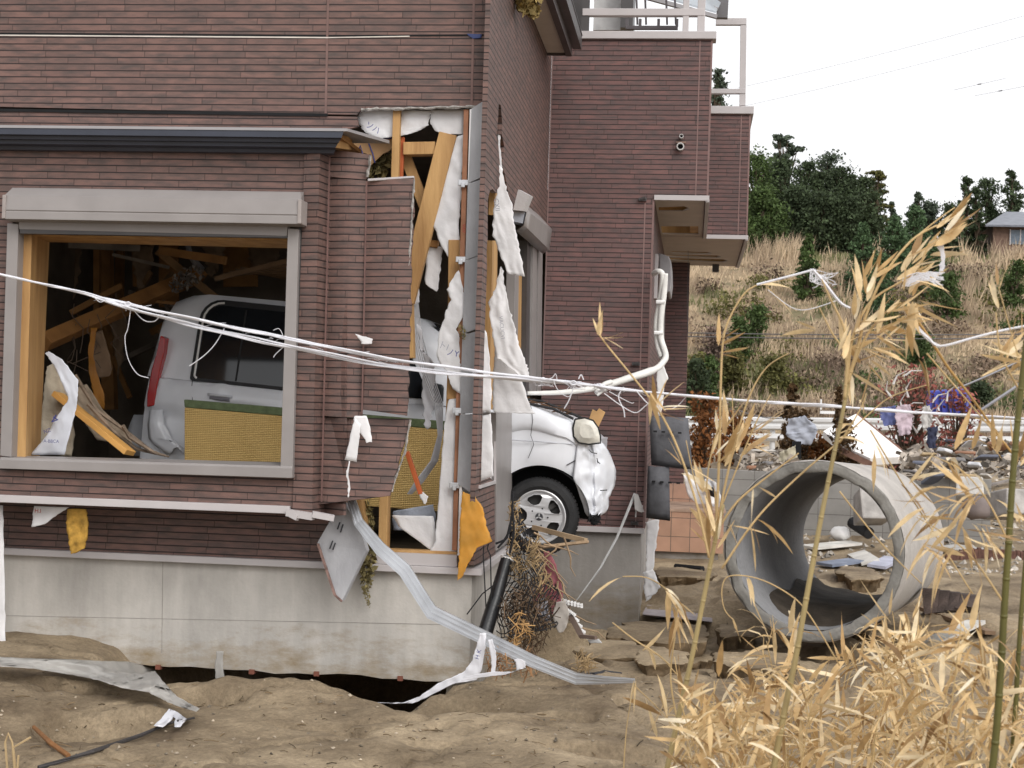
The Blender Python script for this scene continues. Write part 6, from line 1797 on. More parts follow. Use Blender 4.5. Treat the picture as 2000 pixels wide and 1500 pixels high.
# rubble and boards on the gravel yard
def slabbox(name, u, v, Y, wpx_, hpx_, dep, rz, rx, mat, label, cat, group=None):
    c = PY(u, v, Y); w_, h_ = wpx(wpx_, Y) / 2, wpx(hpx_, Y) / 2
    Mx = Matrix.Translation(c) @ Matrix.Rotation(rz, 4, 'Z') @ Matrix.Rotation(rx, 4, 'X') 
    pts = []
    for y in (-dep / 2, dep / 2):
        for (x, z) in ((-w_, -h_), (w_, -h_ * rnd(.7, 1.1)), (w_ * rnd(.8, 1.05), h_ * rnd(.7, 1.1)), (-w_ * rnd(.7, 1), h_)):
            pts.append(Mx @ Vector((x, y, z)))
    return MB().hexa(pts).build(name, mat, None, label=label, cat=cat, group=group, bevel=.02)
CHUNK = M('broken concrete', (.40, .38, .36), .9, .4, 5, .4, 20)
slabbox('concrete_chunk', 1700, 990, 18.6, 60, 62, .3, .3, -.4, CHUNK, 'broken concrete slab leaning on the block wall inside the pipe view', 'concrete chunk')
slabbox('concrete_chunk', 1895, 958, 18.4, 52, 40, .25, -.2, -.5, M('pale slab', (.55, .53, .50), .85, .25, 5, .3), 'pale tilted concrete slab above the round boulder', 'concrete chunk')
slabbox('concrete_chunk', 1975, 985, 18.2, 80, 50, .5, .4, -.2, CHUNK, 'grey concrete block at the right edge beside the boulder', 'concrete chunk')
def rock(name, u, v, Y, rx, rz, mat, label, seed):
    c = PY(u, v, Y); a, h = wpx(rx, Y), wpx(rz, Y)
    rws = []
    for i in range(11):
        th = i / 10 * math.pi; ln = []
        for k in range(18):
            ph = k / 18 * 6.2832
            d = Vector((math.sin(th) * math.cos(ph), math.sin(th) * math.sin(ph), math.cos(th)))
            f = 1 + .18 * noise.noise(d * 1.6 + Vector((seed, 0, 0))) + .06 * noise.noise(d * 5)
            ln.append(c + Vector((d.x * a, d.y * a * .8, d.z * h)) * f - c * (f - 1) * 0)
        rws.append(ln)
    rws = [[c + (p - c) for p in r] for r in rws]
    return MB().grid(rws, 0, True).build(name, mat, None, smooth=True, label=label, cat='boulder')
rock('boulder', 1906, 992, 17.9, 28, 22, M('brown boulder', (.20, .165, .155), .85, .3, 4, .3, 14), 'round brown boulder on the gravel right of the pipe', 3)
rock('white_bucket_lump', 1642, 1042, 18.8, 20, 14, WHITE, 'white plastic lump lying below the block wall', 5)['category'] = 'plastic lump'
mb = MB(); mb.tube([PY(1664, 1020, 18.9), PY(1698, 1042, 18.6)], .07, 10); top(mb, 'black_drum', M('black rubber tube', (.02, .02, .022), .6), 'black tube lying below the block wall inside the pipe view', 'tube')
BOARDW = M('weathered white board', (.62, .60, .56), .7, .25, 6, .2)
BOARDG = M('blue grey board', (.20, .23, .30), .6, .3, 6, .2)
def plank(u0, v0, u1, v1, w_, mat, label, z=.05, group='boards strewn on the yard', name='scrap_board', cat='board'):
    a, b_ = PZ(u0, v0, z), PZ(u1, v1, z)
    a.z = gh(a.x, a.y) + .05; b_.z = gh(b_.x, b_.y) + .06
    mb = MB(); mb.bar(a, b_, .03, w_, up=Vector((0, 1, .05)))
    return mb.build(name, mat, None, label=label, cat=cat, group=group)
plank(1585, 1056, 1740, 1044, .12, BOARDW, 'long white board lying under the block wall')
plank(1578, 1078, 1668, 1074, .25, BOARDW, 'wide pale board on the ground seen through the pipe')
plank(1610, 1098, 1672, 1094, .22, BOARDG, 'dark blue grey board seen through the pipe, left of the white blue one')
plank(1672, 1084, 1700, 1098, .2, BOARDW, 'short white board tilted seen through the pipe')
plank(1712, 1104, 1745, 1092, .2, M('lavender board', (.42, .43, .52), .6, .2), 'pale lavender board near the right inner edge of the pipe')
plank(1846, 1078, 1910, 1088, .3, BOARDW, 'white board on the ground right of the pipe')
plank(1830, 1020, 1990, 1006, .10, M('rusty grey board', (.25, .22, .20), .8, .4), 'thin grey board on gravel below the boulder')
plank(1850, 1045, 1960, 1042, .08, BOARDW, 'thin white lath on gravel right of the pipe')
# brick edging on the yard
mb = MB()
a, b_ = PZ(1846, 1096, 0), PZ(2080, 1100, 0)
for k in range(34):
    p = a.lerp(b_, k / 34); z = gh(p.x, p.y)
    mb.box((p.x, p.y - .05 + rnd(-.01, .01), z - .05), (p.x + (b_.x - a.x) / 34 * .86, p.y + .05, z + .10 + rnd(-.012, .012)))
top(mb, 'brick_edging', M('dark brick edging', (.17, .09, .07), .85, .4, 12, .2), 'low row of dark brick edging across the yard right of the pipe', 'edging')
mb = MB(); mb.tube([PZ(1320, 1107, .05), PZ(1372, 1112, .06)], .035, 7); top(mb, 'burnt_stick', BLACK, 'short black stick on the mud right of the annex foundation', 'stick')
mb = MB()
for k in range(5):
    mb.hexa([PY(1800 + k * 22, 1150 + k * 3, 12.2), PY(1835 + k * 20, 1150 + k * 4, 12.1), PY(1830 + k * 20, 1196 - k * 2, 11.9), PY(1805 + k * 20, 1200 - k * 4, 11.9), PY(1802 + k * 22, 1148 + k * 3, 12.5), PY(1836 + k * 20, 1150 + k * 3, 12.5), PY(1832 + k * 20, 1196, 12.4), PY(1808 + k * 20, 1198, 12.4)])
top(mb, 'rubble_heap', M('dark wet rubble', (.07, .05, .042), .9, .5, 6, .5), 'dark broken timber rubble right of the pipe base', 'rubble')
plank(1800, 1182, 1935, 1206, .12, M('brown wet plank', (.20, .13, .08), .8, .4), 'brown plank end sticking out of the dark rubble by the pipe')
plank(1820, 1215, 1905, 1200, .18, BOARDW, 'pale broken board in front of the dark rubble')

# ---- leafy crowns: many leaf-sized faces spread through clumps
def leaf_cloud(mb, c, r, n_, size, flat=1.0, up=.3, hollow=.15):
    for _ in range(n_):
        d = Vector((random.gauss(0, .5), random.gauss(0, .5), random.gauss(0, .5)))
        p = c + Vector((d.x * r.x, d.y * r.y, d.z * r.z))
        s = size * rnd(.5, 1.3)
        a = Vector((rnd(-1, 1), rnd(-1, 1), rnd(-1, 1) * flat + up)).normalized(); b_ = a.cross(Vector((rnd(-1, 1), rnd(-1, 1), rnd(-1, 1)))).normalized()
        mb.add([p - a * s, p + b_ * s * .55, p + a * s, p - b_ * s * .55], [(0, 1, 2, 3)])
BARK = M('dark bark', (.09, .065, .045), .95, .4, 8, .4)
def tree(name, base, h, w_, mat, label, cat='tree', group=None, shape='round', n_=900, leaf=.16, seed=0, trunk=.3, sparse=1.0, clumps=22):
    random.seed(seed)
    root = thing(name, base, label, cat, group)
    tb = MB(); pts = []
    lean = Vector((rnd(-.06, .06), rnd(-.04, .04), 0)) * h
    for i in range(6):
        t = i / 5; pts.append(Vector(base) + lean * t * t + Vector((0, 0, h * .92 * t - .3)))
    r0 = h * .028 + .02
    tb.tube(pts, [lerp(r0, r0 * .2, i / 5) for i in range(6)], 7)
    cb_ = MB()
    clumps = int(clumps * 1.7); n_ = int(n_ * 1.7)
    for k in range(clumps):
        t = trunk + (1 - trunk) * (k + random.random()) / clumps if k else .99
        if shape == 'cone': rad_ = w_ * (1 - (t - trunk) / (1 - trunk)) ** .8 * .95 + .10 * w_
        elif shape == 'flat': rad_ = w_ * (.55 + .5 * math.sin((t - trunk) / (1 - trunk) * 3.0))
        else: rad_ = w_ * (math.sin(((t - trunk) / (1 - trunk) * .86 + .12) * math.pi) ** .6)
        a = rnd(0, 6.2832); q = rad_ * (rnd(.35, 1.0))
        cen = Vector(base) + lean * t * t + Vector((q * math.cos(a), q * math.sin(a), h * t * (.96 if shape != 'flat' else .98)))
        sz = rnd(.26, .52) * w_ * (1.15 if shape == 'round' else .8)
        if shape == 'cone': sz *= .45 + .75 * (1 - t)
        rr_ = Vector((sz * rnd(.9, 1.5), sz * rnd(.9, 1.5), sz * (rnd(.5, 1.0) if shape != 'flat' else rnd(.25, .4))))
        leaf_cloud(cb_, cen, rr_, int(n_ / clumps * rnd(.6, 1.4) * sparse), leaf)
        k0 = pts[min(4, max(1, int(t * 5 * .8)))]
        if q > .1: tb.tube([k0, (k0 + cen) / 2 + Vector((0, 0, .06 * h * rnd(-.3, 1))), cen], [r0 * .35, r0 * .22, r0 * .08], 5)
    tb.build('trunk', BARK, root); cb_.build('crown', mat, root, fixn=False)
    return root
G_DARK = M('dark evergreen foliage', (.052, .074, .034), .8, .45, .8, 0, island=.5, trans=.12)
G_MID = M('mid green foliage', (.075, .115, .035), .75, .4, .9, 0, island=.5, trans=.18)
G_PINE = M('pine foliage', (.075, .125, .055), .8, .4, .9, 0, island=.45, trans=.12)
G_OLIVE = M('olive foliage', (.135, .130, .042), .8, .4, .9, 0, island=.5, trans=.2)
G_HAZY = M('grey green foliage', (.085, .110, .075), .85, .35, .7, 0, island=.4, trans=.12)
R_BROWN = M('rust brown dead foliage', (.24, .095, .030), .85, .5, 1.2, 0, island=.55, trans=.2)
R_DARK = M('dark rust foliage', (.105, .060, .026), .85, .5, 1.2, 0, island=.55, trans=.15)
R_RED = M('red leaf foliage', (.28, .095, .075), .75, .4, 1.2, 0, island=.5, trans=.2)
def base_at(u, Y):
    p = PY(u, 500, Y); p.z = hz(p.x, Y) - .1 if Y > 54 else gh(p.x, Y)
    return p
def h_to(v_top, base):
    """height so that the top reaches picture row v_top"""
    d = base.y
    u_ = 1352 + base.x / d * F
    hor = 805 - .031 * (1352 - u_) 
    return (hor - v_top) / F * d + EYE.z - base.z
grove = [(1478, 92, 300, 42, 'round', G_MID, 'bright green evergreen rising beside the balcony wall'), (1500, 96, 318, 40, 'round', G_DARK, 'dark evergreen just right of the balcony wall'), (1528, 94, 312, 40, 'round', G_DARK, 'dark evergreen below the lone pine on the ridge'),
         (1560, 97, 318, 38, 'round', G_DARK, 'dark evergreen in the middle of the hilltop grove'), (1585, 92, 335, 40, 'cone', G_DARK, 'pointed dark evergreen in front of the bare crowned tree'), (1606, 100, 304, 32, 'round', G_HAZY, 'thin crowned grey green tree poking out above the grove'),
         (1632, 96, 330, 40, 'round', G_DARK, 'broad dark evergreen right of the middle of the grove'), (1660, 93, 345, 40, 'cone', G_DARK, 'pointed dark evergreen near the right end of the grove'), (1690, 92, 352, 36, 'round', G_DARK, 'dark evergreen at the right end of the grove'),
         (1712, 95, 340, 24, 'flat', G_OLIVE, 'olive tipped tree leaning out at the right end of the grove'), (1545, 88, 372, 40, 'round', G_DARK, 'low dark evergreen in front at the left of the grove'), (1600, 87, 385, 44, 'round', G_DARK, 'low dark evergreen in front at the middle of the grove'), (1655, 87, 392, 44, 'round', G_DARK, 'low dark evergreen in front at the right of the grove'), (1495, 86, 372, 36, 'round', G_MID, 'low mid green evergreen in front beside the balcony wall'), (1700, 86, 410, 26, 'cone', G_DARK, 'small dark cone shaped tree at the grove foot')]
for i, (u, Y, vt, wp_, shp, mt, lab) in enumerate(grove):
    b_ = base_at(u, Y)
    tree('evergreen_tree', b_, max(2.5, h_to(vt, b_)), wpx(wp_, Y), mt, lab, 'tree', 'evergreens on the hilltop', shp, 4200, .105, 100 + i, .08, 1, 34)
b_ = base_at(1530, 99); tree('lone_pine', b_, h_to(264, b_), wpx(26, 99), G_HAZY, 'tall umbrella topped pine above the hilltop grove', 'tree', None, 'flat', 900, .16, 131, .72, 1, 12)
b_ = base_at(1392, 82); tree('layered_cedar', b_, h_to(126, b_), wpx(60, 82), G_HAZY, 'layered cedar seen behind the balcony rail', 'tree', None, 'cone', 2600, .12, 132, .2, 1, 30)
back = [(1745, 100, 398, 16, 'cone', G_HAZY, 'slim hazy conifer in the dip right of the grove'), (1790, 100, 380, 22, 'cone', G_HAZY, 'hazy conifer in the middle of the dip'), (1822, 100, 402, 20, 'round', G_HAZY, 'low hazy tree right of the middle of the dip'), (1884, 102, 352, 34, 'cone', G_DARK, 'tall dark conifer left of the house on the hill'), (1934, 106, 358, 28, 'round', G_DARK, 'dark tree just behind the roof of the house on the hill'), (1984, 104, 338, 40, 'cone', G_DARK, 'tall dark conifer behind the house at the right border'), (1862, 99, 408, 24, 'round', G_DARK, 'low dark tree at the left foot of the tall conifer'), (1908, 101, 372, 20, 'cone', G_DARK, 'slim dark conifer between the tall one and the roof')]
for i, (u, Y, vt, wp_, shp, mt, lab) in enumerate(back):
    b_ = base_at(u, Y); tree('hilltop_tree', b_, max(2.0, h_to(vt, b_)), wpx(wp_, Y), mt, lab, 'tree', 'trees along the right hilltop', shp, 2800, .11, 160 + i, .1, 1, 26)
pines = [(1690, 74, 440, 40, G_PINE, 'young pine on the slope left of the bamboo plume'), (1742, 76, 425, 46, G_PINE, 'young pine on the slope behind the bamboo plume'), (1786, 79, 408, 44, G_PINE, 'taller young pine on the slope at the skyline'), (1578, 73, 458, 26, G_MID, 'small round green bush alone in the dry grass'), (1820, 74, 470, 34, G_PINE, 'low young pine right of the bamboo plume'), (1720, 70, 500, 40, G_PINE, 'low dark pine at the foot of the young pines')]
for i, (u, Y, vt, wp_, mt, lab) in enumerate(pines):
    b_ = base_at(u, Y); tree('young_pine', b_, max(1.2, h_to(vt, b_)), wpx(wp_, Y), mt, lab, 'pine', 'young pines on the dry slope', 'cone', 2600, .09, 190 + i, .04, 1, 34)
bushes = [(1480, 66, 478, 26, G_MID, 'upright green bush under the balcony corner'), (1450, 64, 520, 24, G_MID, 'green bush below the balcony corner'), (1366, 58, 575, 28, G_OLIVE, 'olive bush beside the porch column'), (1372, 57, 650, 30, G_DARK, 'dark glossy bush low beside the porch column'), (1395, 58, 690, 26, G_MID, 'green bush at the slope foot behind the leaning bamboo'), (1440, 60, 690, 30, G_OLIVE, 'olive bush at the slope foot in mid slope'), (1400, 62, 525, 34, M('mauve brush', (.17, .12, .095), .95, .4, 1, 0, island=.5), 'mauve brown leafless bush below the soffit'), (1520, 60, 700, 34, G_OLIVE, 'olive bush at the slope foot behind the rust shrub'), (1918, 56, 748, 30, G_DARK, 'dark green bush at the right foot of the slope'), (1800, 63, 655, 34, G_MID, 'fresh green bush patch on the right slope'), (1985, 72, 480, 30, G_MID, 'green bush below the house on the hill'), (1850, 70, 540, 36, G_MID, 'green bush on the slope right of the bamboo plume')]
for i, (u, Y, vt, wp_, mt, lab) in enumerate(bushes):
    b_ = base_at(u, Y); tree('slope_bush', b_, max(.9, min(2.3, h_to(vt, b_))), wpx(wp_ * .8, Y), mt, lab, 'bush', 'bushes on the dry slope', 'round', 1500, .08, 220 + i, .05, 1, 20)
# rust coloured garden shrubs behind the block wall
shr = [(1375, 27, 770, 34, R_BROWN, 'wide rust orange dead shrub right of the torn panels'), (1440, 28, 815, 34, R_BROWN, 'low rust orange shrub beside the wide one'), (1540, 26, 745, 26, R_DARK, 'upright dark rust shrub left of the white roof panel'), (1560, 24, 800, 34, R_DARK, 'dark clipped shrub with grey rag on top'), (1640, 25, 750, 16, R_DARK, 'slim dark rust shrub in front of the white roof panel'), (1655, 23, 820, 30, R_DARK, 'rounded dark rust shrub at the right of the slim one'), (1610, 24, 860, 40, R_BROWN, 'low brown shrub just above the pipe')]
for i, (u, Y, vt, wp_, mt, lab) in enumerate(shr):
    b_ = at(u, Y); tree('dead_shrub', b_, max(.8, h_to(vt, b_)), wpx(wp_, Y), mt, lab, 'shrub', 'rust coloured dead shrubs', 'cone' if i in (2, 4) else 'round', 1000, .045, 250 + i, .04, 1, 30)
b_ = at(1770, 25); tree('red_shrub', b_, h_to(715, b_), wpx(70, 25), R_RED, 'red leaved shrub with clothes caught in it', 'shrub', None, 'round', 620, .045, 270, .1, 1, 60)
b_ = at(1870, 25.5); tree('red_shrub', b_, h_to(755, b_), wpx(40, 25), R_RED, 'small red brown shrub in front of the blue container', 'shrub', None, 'round', 420, .045, 271, .1, 1, 36)
random.seed(91)
# bare white twigs in the red shrub
mb = MB()
for k in range(16):
    u0, v0 = rnd(1735, 1850), rnd(730, 850); a = rnd(-2.6, -.5)
    mb.tube([PY(u0, v0, 24.6), PY(u0 + 18 * math.cos(a), v0 + 18 * math.sin(a), 24.6), PY(u0 + 36 * math.cos(a + .4), v0 + 34 * math.sin(a + .3), 24.5)], [.02, .013, .006], 5)
top(mb, 'bleached_branch', M('bleached branch', (.60, .57, .55), .8, .2), 'bleached bare branches sticking up from the red shrub', 'branch')
def cloth(name, rows, Y, col, label, seed, cat='cloth'):
    random.seed(seed)
    return sheet(name, rows, Y, M('cloth ' + str(seed), col, .85, .25, 4, .2, 15), None, nc=8, sub=5, amp=.20, freq=6, ragx=2.5, seed=seed, label=label, cat=cat)
cloth('hanging_shirt', [(1752, 792, 1778, 790), (1748, 812, 1784, 810), (1752, 835, 1782, 832), (1758, 852, 1778, 848)], 24.2, (.52, .42, .47), 'pale pinkish shirt caught in the red shrub', 71, 'shirt')
cloth('hanging_shirt', [(1722, 796, 1750, 792), (1720, 815, 1752, 812), (1726, 832, 1748, 830)], 24.3, (.12, .14, .30), 'blue shirt caught left of the pale one', 72, 'shirt')
cloth('hanging_shirt', [(1802, 795, 1816, 792), (1798, 815, 1822, 815), (1804, 838, 1818, 836)], 24.3, (.50, .48, .46), 'small whitish cloth right of the pale shirt', 73, 'cloth')
cloth('dark_jeans', [(1812, 835, 1832, 832), (1810, 860, 1830, 858), (1812, 890, 1826, 888)], 24.2, (.035, .04, .075), 'dark blue trousers hanging low in the red shrub', 74, 'trousers')
cloth('grey_tarp', [(1540, 818, 1572, 812), (1534, 836, 1592, 830), (1536, 850, 1596, 846), (1556, 866, 1582, 870)], 23.2, (.38, .40, .46), 'grey plastic rag thrown over the dark clipped shrub', 75, 'plastic rag')
cloth('beige_rag', [(1522, 884, 1552, 870), (1518, 905, 1556, 895), (1524, 920, 1550, 915)], 22.0, (.44, .40, .30), 'beige tattered cloth below the grey rag', 76, 'rag')
mb = MB(); mb.bar(PY(1556, 862, 22.4), PY(1556, 902, 22.4), .12, .1); top(mb, 'black_post', BLACK, 'short black post under the grey rag', 'post')
# white collapsed roof panel
mb = MB()
q = [PY(1608, 842, 23.5), PY(1672, 808, 24.6), PY(1776, 892, 23.8), PY(1700, 895, 22.6), PY(1640, 868, 23.0)]
o = MB().poly([[q[0], q[1], q[2], q[3], q[4]]], (0.0, .05, -.10)).build('collapsed_roof_panel', M('bright white sheet', (.82, .80, .78), .6, .06, 3, .05), None, label='large bright white roof panel lying collapsed among the shrubs', cat='roof panel')
mb = MB(); mb.bar(PY(1640, 868, 22.95) + Vector((0, -.03, -.08)), PY(1702, 897, 22.55) + Vector((0, -.03, -.08)), .09, .05); mb.build('panel_edge_board', M('reddish edge board', (.20, .11, .08), .8, .3), o); MB().bar(PY(1672, 808, 24.62), PY(1778, 893, 23.8), .04, .04).build('panel_edge_board', MATS['reddish edge board'], o)
mb = MB(); mb.box(PY(1602, 800, 24.6), PY(1605, 780, 24.65)); mb.box(PY(1602, 808, 24.6), PY(1630, 803, 24.65) + Vector((0, .04, 0))); top(mb, 'white_post', WHITE, 'short white post left of the collapsed panel', 'post')
# white guard rails
YG = 34.0
gr = thing('guard_rail', PY(1800, 850, YG), 'long white guard rail running behind the rubble at the slope foot', 'guard rail')
mb = MB(); rws = []
for (dz, dy) in ((.16, 0), (.13, -.05), (.07, -.05), (.02, 0), (-.03, -.05), (-.09, -.05), (-.12, 0)):
    c0, c1 = PY(1335, 827, YG), PY(2150, 850 - 14, YG)
    rws.append([c0 + Vector((0, dy, dz)), c1 + Vector((0, dy, dz))])
o = MB().grid(rws).build('rail_beam', M('white road paint', (.58, .58, .58), .5, .12, 2), gr); o.modifiers.new('thickness', 'SOLIDIFY').thickness = .01
mb = MB(); rws = []
for (dz, dy) in ((-.20, -.02), (-.30, -.05), (-.36, 0)): rws.append([c0 + Vector((0, dy, dz)), c1 + Vector((0, dy, dz))])
o = MB().grid(rws).build('lower_beam', MATS['white road paint'], gr); o.modifiers.new('thickness', 'SOLIDIFY').thickness = .01
for k in range(6):
    p = c0.lerp(c1, k / 5.0 + .02); MB().tube([Vector((p.x, YG + .1, p.z - .9)), Vector((p.x, YG + .1, p.z + .1))], .06, 8).build('post', MATS['white road paint'], gr)
# blue container / tarp
bx = thing('blue_container', PY(1860, 800, 30), 'blue box container standing tilted behind the small red shrub', 'container')
mb = MB().hexa([PY(1812, 812, 30), PY(1890, 808, 30), PY(1884, 760, 30), PY(1806, 764, 30), PY(1838, 812, 31.6), PY(1900, 808, 31.6), PY(1892, 758, 31.6), PY(1826, 762, 31.6)])
mb.build('container_body', M('blue painted steel', (.055, .07, .36), .5, .25, 3, .05), bx, bevel=.02)
mb = MB()
for k in range(6): mb.bar(PY(1818 + k * 13, 810, 29.97), PY(1813 + k * 13, 766, 29.97), .06, .05)
mb.build('container_rib', M('blue rib', (.045, .055, .30), .5), bx)
mb = MB().box(PY(1880, 786, 29.93), PY(1886, 776, 29.95) + Vector((0, .02, 0))); mb.build('yellow_label', M('yellow sticker', (.6, .45, .05), .6), bx)
# scattered rubble behind the wall
cols = [((.55, .52, .48), 'pale'), ((.20, .19, .19), 'dark grey'), ((.30, .16, .10), 'rust brown'), ((.62, .62, .64), 'white'), ((.13, .14, .18), 'bluish'), ((.40, .30, .18), 'tan')]
spots = [(1490, 880), (1500, 905), (1470, 915), (1520, 925), (1795, 905), (1812, 888), (1838, 920), (1860, 900), (1885, 884), (1905, 912), (1930, 894), (1952, 916), (1975, 890), (1990, 912), (1950, 872), (1845, 880), (1822, 935), (1876, 930), (1925, 930), (1780, 925), (1992, 868), (1900, 866), (1866, 862)]
wheres = ['left of the beige rag', 'below the beige rag', 'right of the rust shrub', 'above the block wall', 'below the dark trousers', 'under the red shrub', 'behind the block wall', 'below the blue container', 'under the guard rail', 'above the boulder', 'beside the pale slab', 'at the right rubble edge', 'near the right border', 'by the right border']
for i, (u, v) in enumerate(spots):
    Y = lerp(25, 19.5, max(0, min(1, (v - 860) / 70)))
    col, cn = cols[i % 6]
    side = 'left of the pipe top' if u < 1600 else ('right of the red shrub' if u < 1850 else ('below the guard rail' if u < 1930 else 'near the right border'))
    slabbox('debris_board', u, v, Y, rnd(18, 64), rnd(3, 9), rnd(.06, .25), rnd(-.8, .8), rnd(-.9, .3), M('debris ' + cn, col, .8, .35, 5, .3), cn + ' debris board in the rubble behind the block wall ' + side, 'debris', 'debris boards behind the block wall')
mb = MB()
for i in range(700):
    u, v = (rnd(1760, 2040), rnd(860, 930)) if i % 3 else (rnd(1440, 1560), rnd(880, 930))
    Y = lerp(26, 19.8, max(0, min(1, (v - 860) / 65))); p = PY(u, v, Y)
    a = Vector((rnd(-1, 1), rnd(-1, 1), rnd(-.5, .5))).normalized() * rnd(.02, .16); b_ = a.cross(Vector((rnd(-1, 1), rnd(-1, 1), rnd(-1, 1)))).normalized() * rnd(.01, .05)
    mb.add([p - a - b_, p + a - b_, p + a + b_, p - a + b_], [(0, 1, 2, 3)])
mb.build('rubble', M('mixed rubble', (.30, .26, .22), .9, .5, 7, 0, island=.75), None, kind='stuff', fixn=False)
mb = MB()
for i in range(1100):
    u, v = rnd(1560, 2080), rnd(1000, 1110)
    p = PZ(u, v, .05); p.z = gh(p.x, p.y); s = rnd(.012, .05)
    o_ = [Vector((rnd(-1, 1), rnd(-1, 1), rnd(-1, 1))) * s * .4 for _ in range(5)]
    mb.add([p + Vector((s, 0, 0)) + o_[0], p + Vector((-s, 0, 0)) + o_[1], p + Vector((0, s, 0)) + o_[2], p + Vector((0, -s, 0)) + o_[3], p + Vector((0, 0, s * .8)) + o_[4]], [(0, 2, 4), (2, 1, 4), (1, 3, 4), (3, 0, 4)])
mb.build('yard_gravel', M('grey yard gravel', (.38, .345, .30), .9, .5, 9, 0, island=.6), None, kind='stuff')
# hillside grass: uncountable dry blades in tufts
def blades(mb, p, h, n_, spread_, lean=.25, w_=.035):
    for _ in range(n_):
        a = rnd(0, 6.2832); q = spread_ * math.sqrt(random.random())
        b_ = p + Vector((q * math.cos(a), q * math.sin(a), 0)); hh = h * rnd(.5, 1.15)
        t = b_ + Vector((rnd(-lean, lean) + .08, rnd(-lean, lean), 1)) * hh
        ww = Vector((w_ * rnd(.5, 1), 0, 0)); m_ = b_.lerp(t, .6) + Vector((0, 0, .05 * hh))
        mb.add([b_ - ww, b_ + ww, m_ + ww * .7, t, m_ - ww * .7], [(0, 1, 2, 4), (4, 2, 3)])
GRASS = M('dry susuki grass', (.57, .45, .31), .85, .3, .33, 0, island=.35, trans=.25, col2=(.36, .275, .195), contrast=(.40, .60))
GRASSG = M('half green grass', (.16, .165, .075), .85, .3, .3, 0, island=.4, trans=.2)
mb = MB(); mg = MB()
for i in range(5200):
    Y = rnd(54, 92) if i % 3 else rnd(54, 70)
    u = rnd(1325, 2060); p = PY(u, 500, Y); p.z = hz(p.x, Y) - .03
    k = fbm(p.x, p.y, .16, 9.0, 3)
    tall = ss(.0, .35, fbm(p.x, p.y, .22, 4.0, 2)) 
    hgt_ = lerp(.28, 1.45, tall) * (1 if Y > 66 else .62) * (1 if u > 1440 else .7)
    if k < -.12 and random.random() < .75: blades(mg, p, .5, 6, .5, .5, .035)
    else: blades(mb, p, hgt_, 7, .5, .42, .03)
mb.build('dry_grass', GRASS, None, kind='stuff', fixn=False); mg.build('green_grass', GRASSG, None, kind='stuff', fixn=False)
# leafless brush on the lower slope
mb = MB()
for i in range(2600):
    Y = rnd(53, 66); u = rnd(1335, 2040); p = PY(u, 500, Y); p.z = hz(p.x, Y)
    if fbm(p.x, p.y, .25, 21.0, 2) < .02: continue
    for _ in range(4):
        d = Vector((rnd(-.6, .6), rnd(-.4, .4), rnd(.4, 1.1))); q = p + Vector((rnd(-.4, .4), rnd(-.4, .4), 0)); w2 = Vector((.014, 0, 0))
        mb.add([q - w2, q + w2, q + d * rnd(.5, 1.1)], [(0, 1, 2)])
mb.build('brushwood', M('brown brush', (.20, .145, .11), .95, .4, .5, 0, island=.5), None, kind='stuff', fixn=False)
# low scrub, too mixed to count: dark and olive leaf clumps between the grass
random.seed(97)
for nm, mt_, cnt in (('dark_scrub', G_OLIVE, 18), ('brown_scrub', M('brown scrub', (.20, .145, .105), .95, .45, .8, 0, island=.5), 45), ('green_scrub', G_MID, 9)):
    mb = MB()
    for i in range(cnt):
        Y = rnd(54, 84) if nm == 'brown_scrub' else rnd(54, 78); u = rnd(1335, 2050) if nm != 'dark_scrub' else (rnd(1335, 1620) if i % 2 else rnd(1335, 2050))
        p = PY(u, 500, Y); p.z = hz(p.x, Y) + .1
        for _ in range(5):
            leaf_cloud(mb, p + Vector((rnd(-.8, .8), rnd(-.5, .5), rnd(0, .5))), Vector((rnd(.35, .9), .5, rnd(.25, .6))), 60, .09)
    mb.build(nm, mt_, None, kind='stuff', fixn=False)
# house on the hill
hb = base_at(1975, 104); 
zr0 = PY(1975, 441, 100).z
hh = thing('hill_house', (PY(1990, 450, 100).x, 100, zr0 - 3), 'small house with grey hipped roof far up on the hill', 'house')
x0, x1 = PY(1932, 440, 100).x, PY(2160, 440, 100).x
MB().box((x0 + .3, 100.2, zr0 - 3.5), (x1 - .3, 106, zr0)).build('wall', M('brown hill house wall', (.17, .11, .085), .9, .3), hh)
ridge = PY(1964, 411, 102).z
MB().hexa([(x0 - .3, 99.6, zr0), (x1 + .3, 99.6, zr0), (x1 + .3, 106.5, zr0), (x0 - .3, 106.5, zr0), (x0 + 1.5, 102.6, ridge), (x1 - 1.6, 102.6, ridge), (x1 - 1.6, 103, ridge), (x0 + 1.5, 103, ridge)]).build('roof', M('slate grey roof', (.23, .24, .27), .7, .15, 3), hh)
MB().box((x0 - .3, 99.55, zr0 - .12), (x1 + .3, 99.6, zr0)).build('eave_board', M('grey eave', (.16, .17, .2), .7), hh)
wx = PY(1975, 450, 100).x
wn_ = MB().box((wx, 100.1, zr0 - 1.15), (wx + 1.2, 100.2, zr0 - .25)).build('window', M('dim window', (.12, .15, .19), .2), hh)
MB().box((wx - .06, 100.08, zr0 - 1.2), (wx - .0, 100.2, zr0 - .2)).box((wx + .57, 100.08, zr0 - 1.2), (wx + .63, 100.12, zr0 - .2)).build('frame', CAPM, wn_)
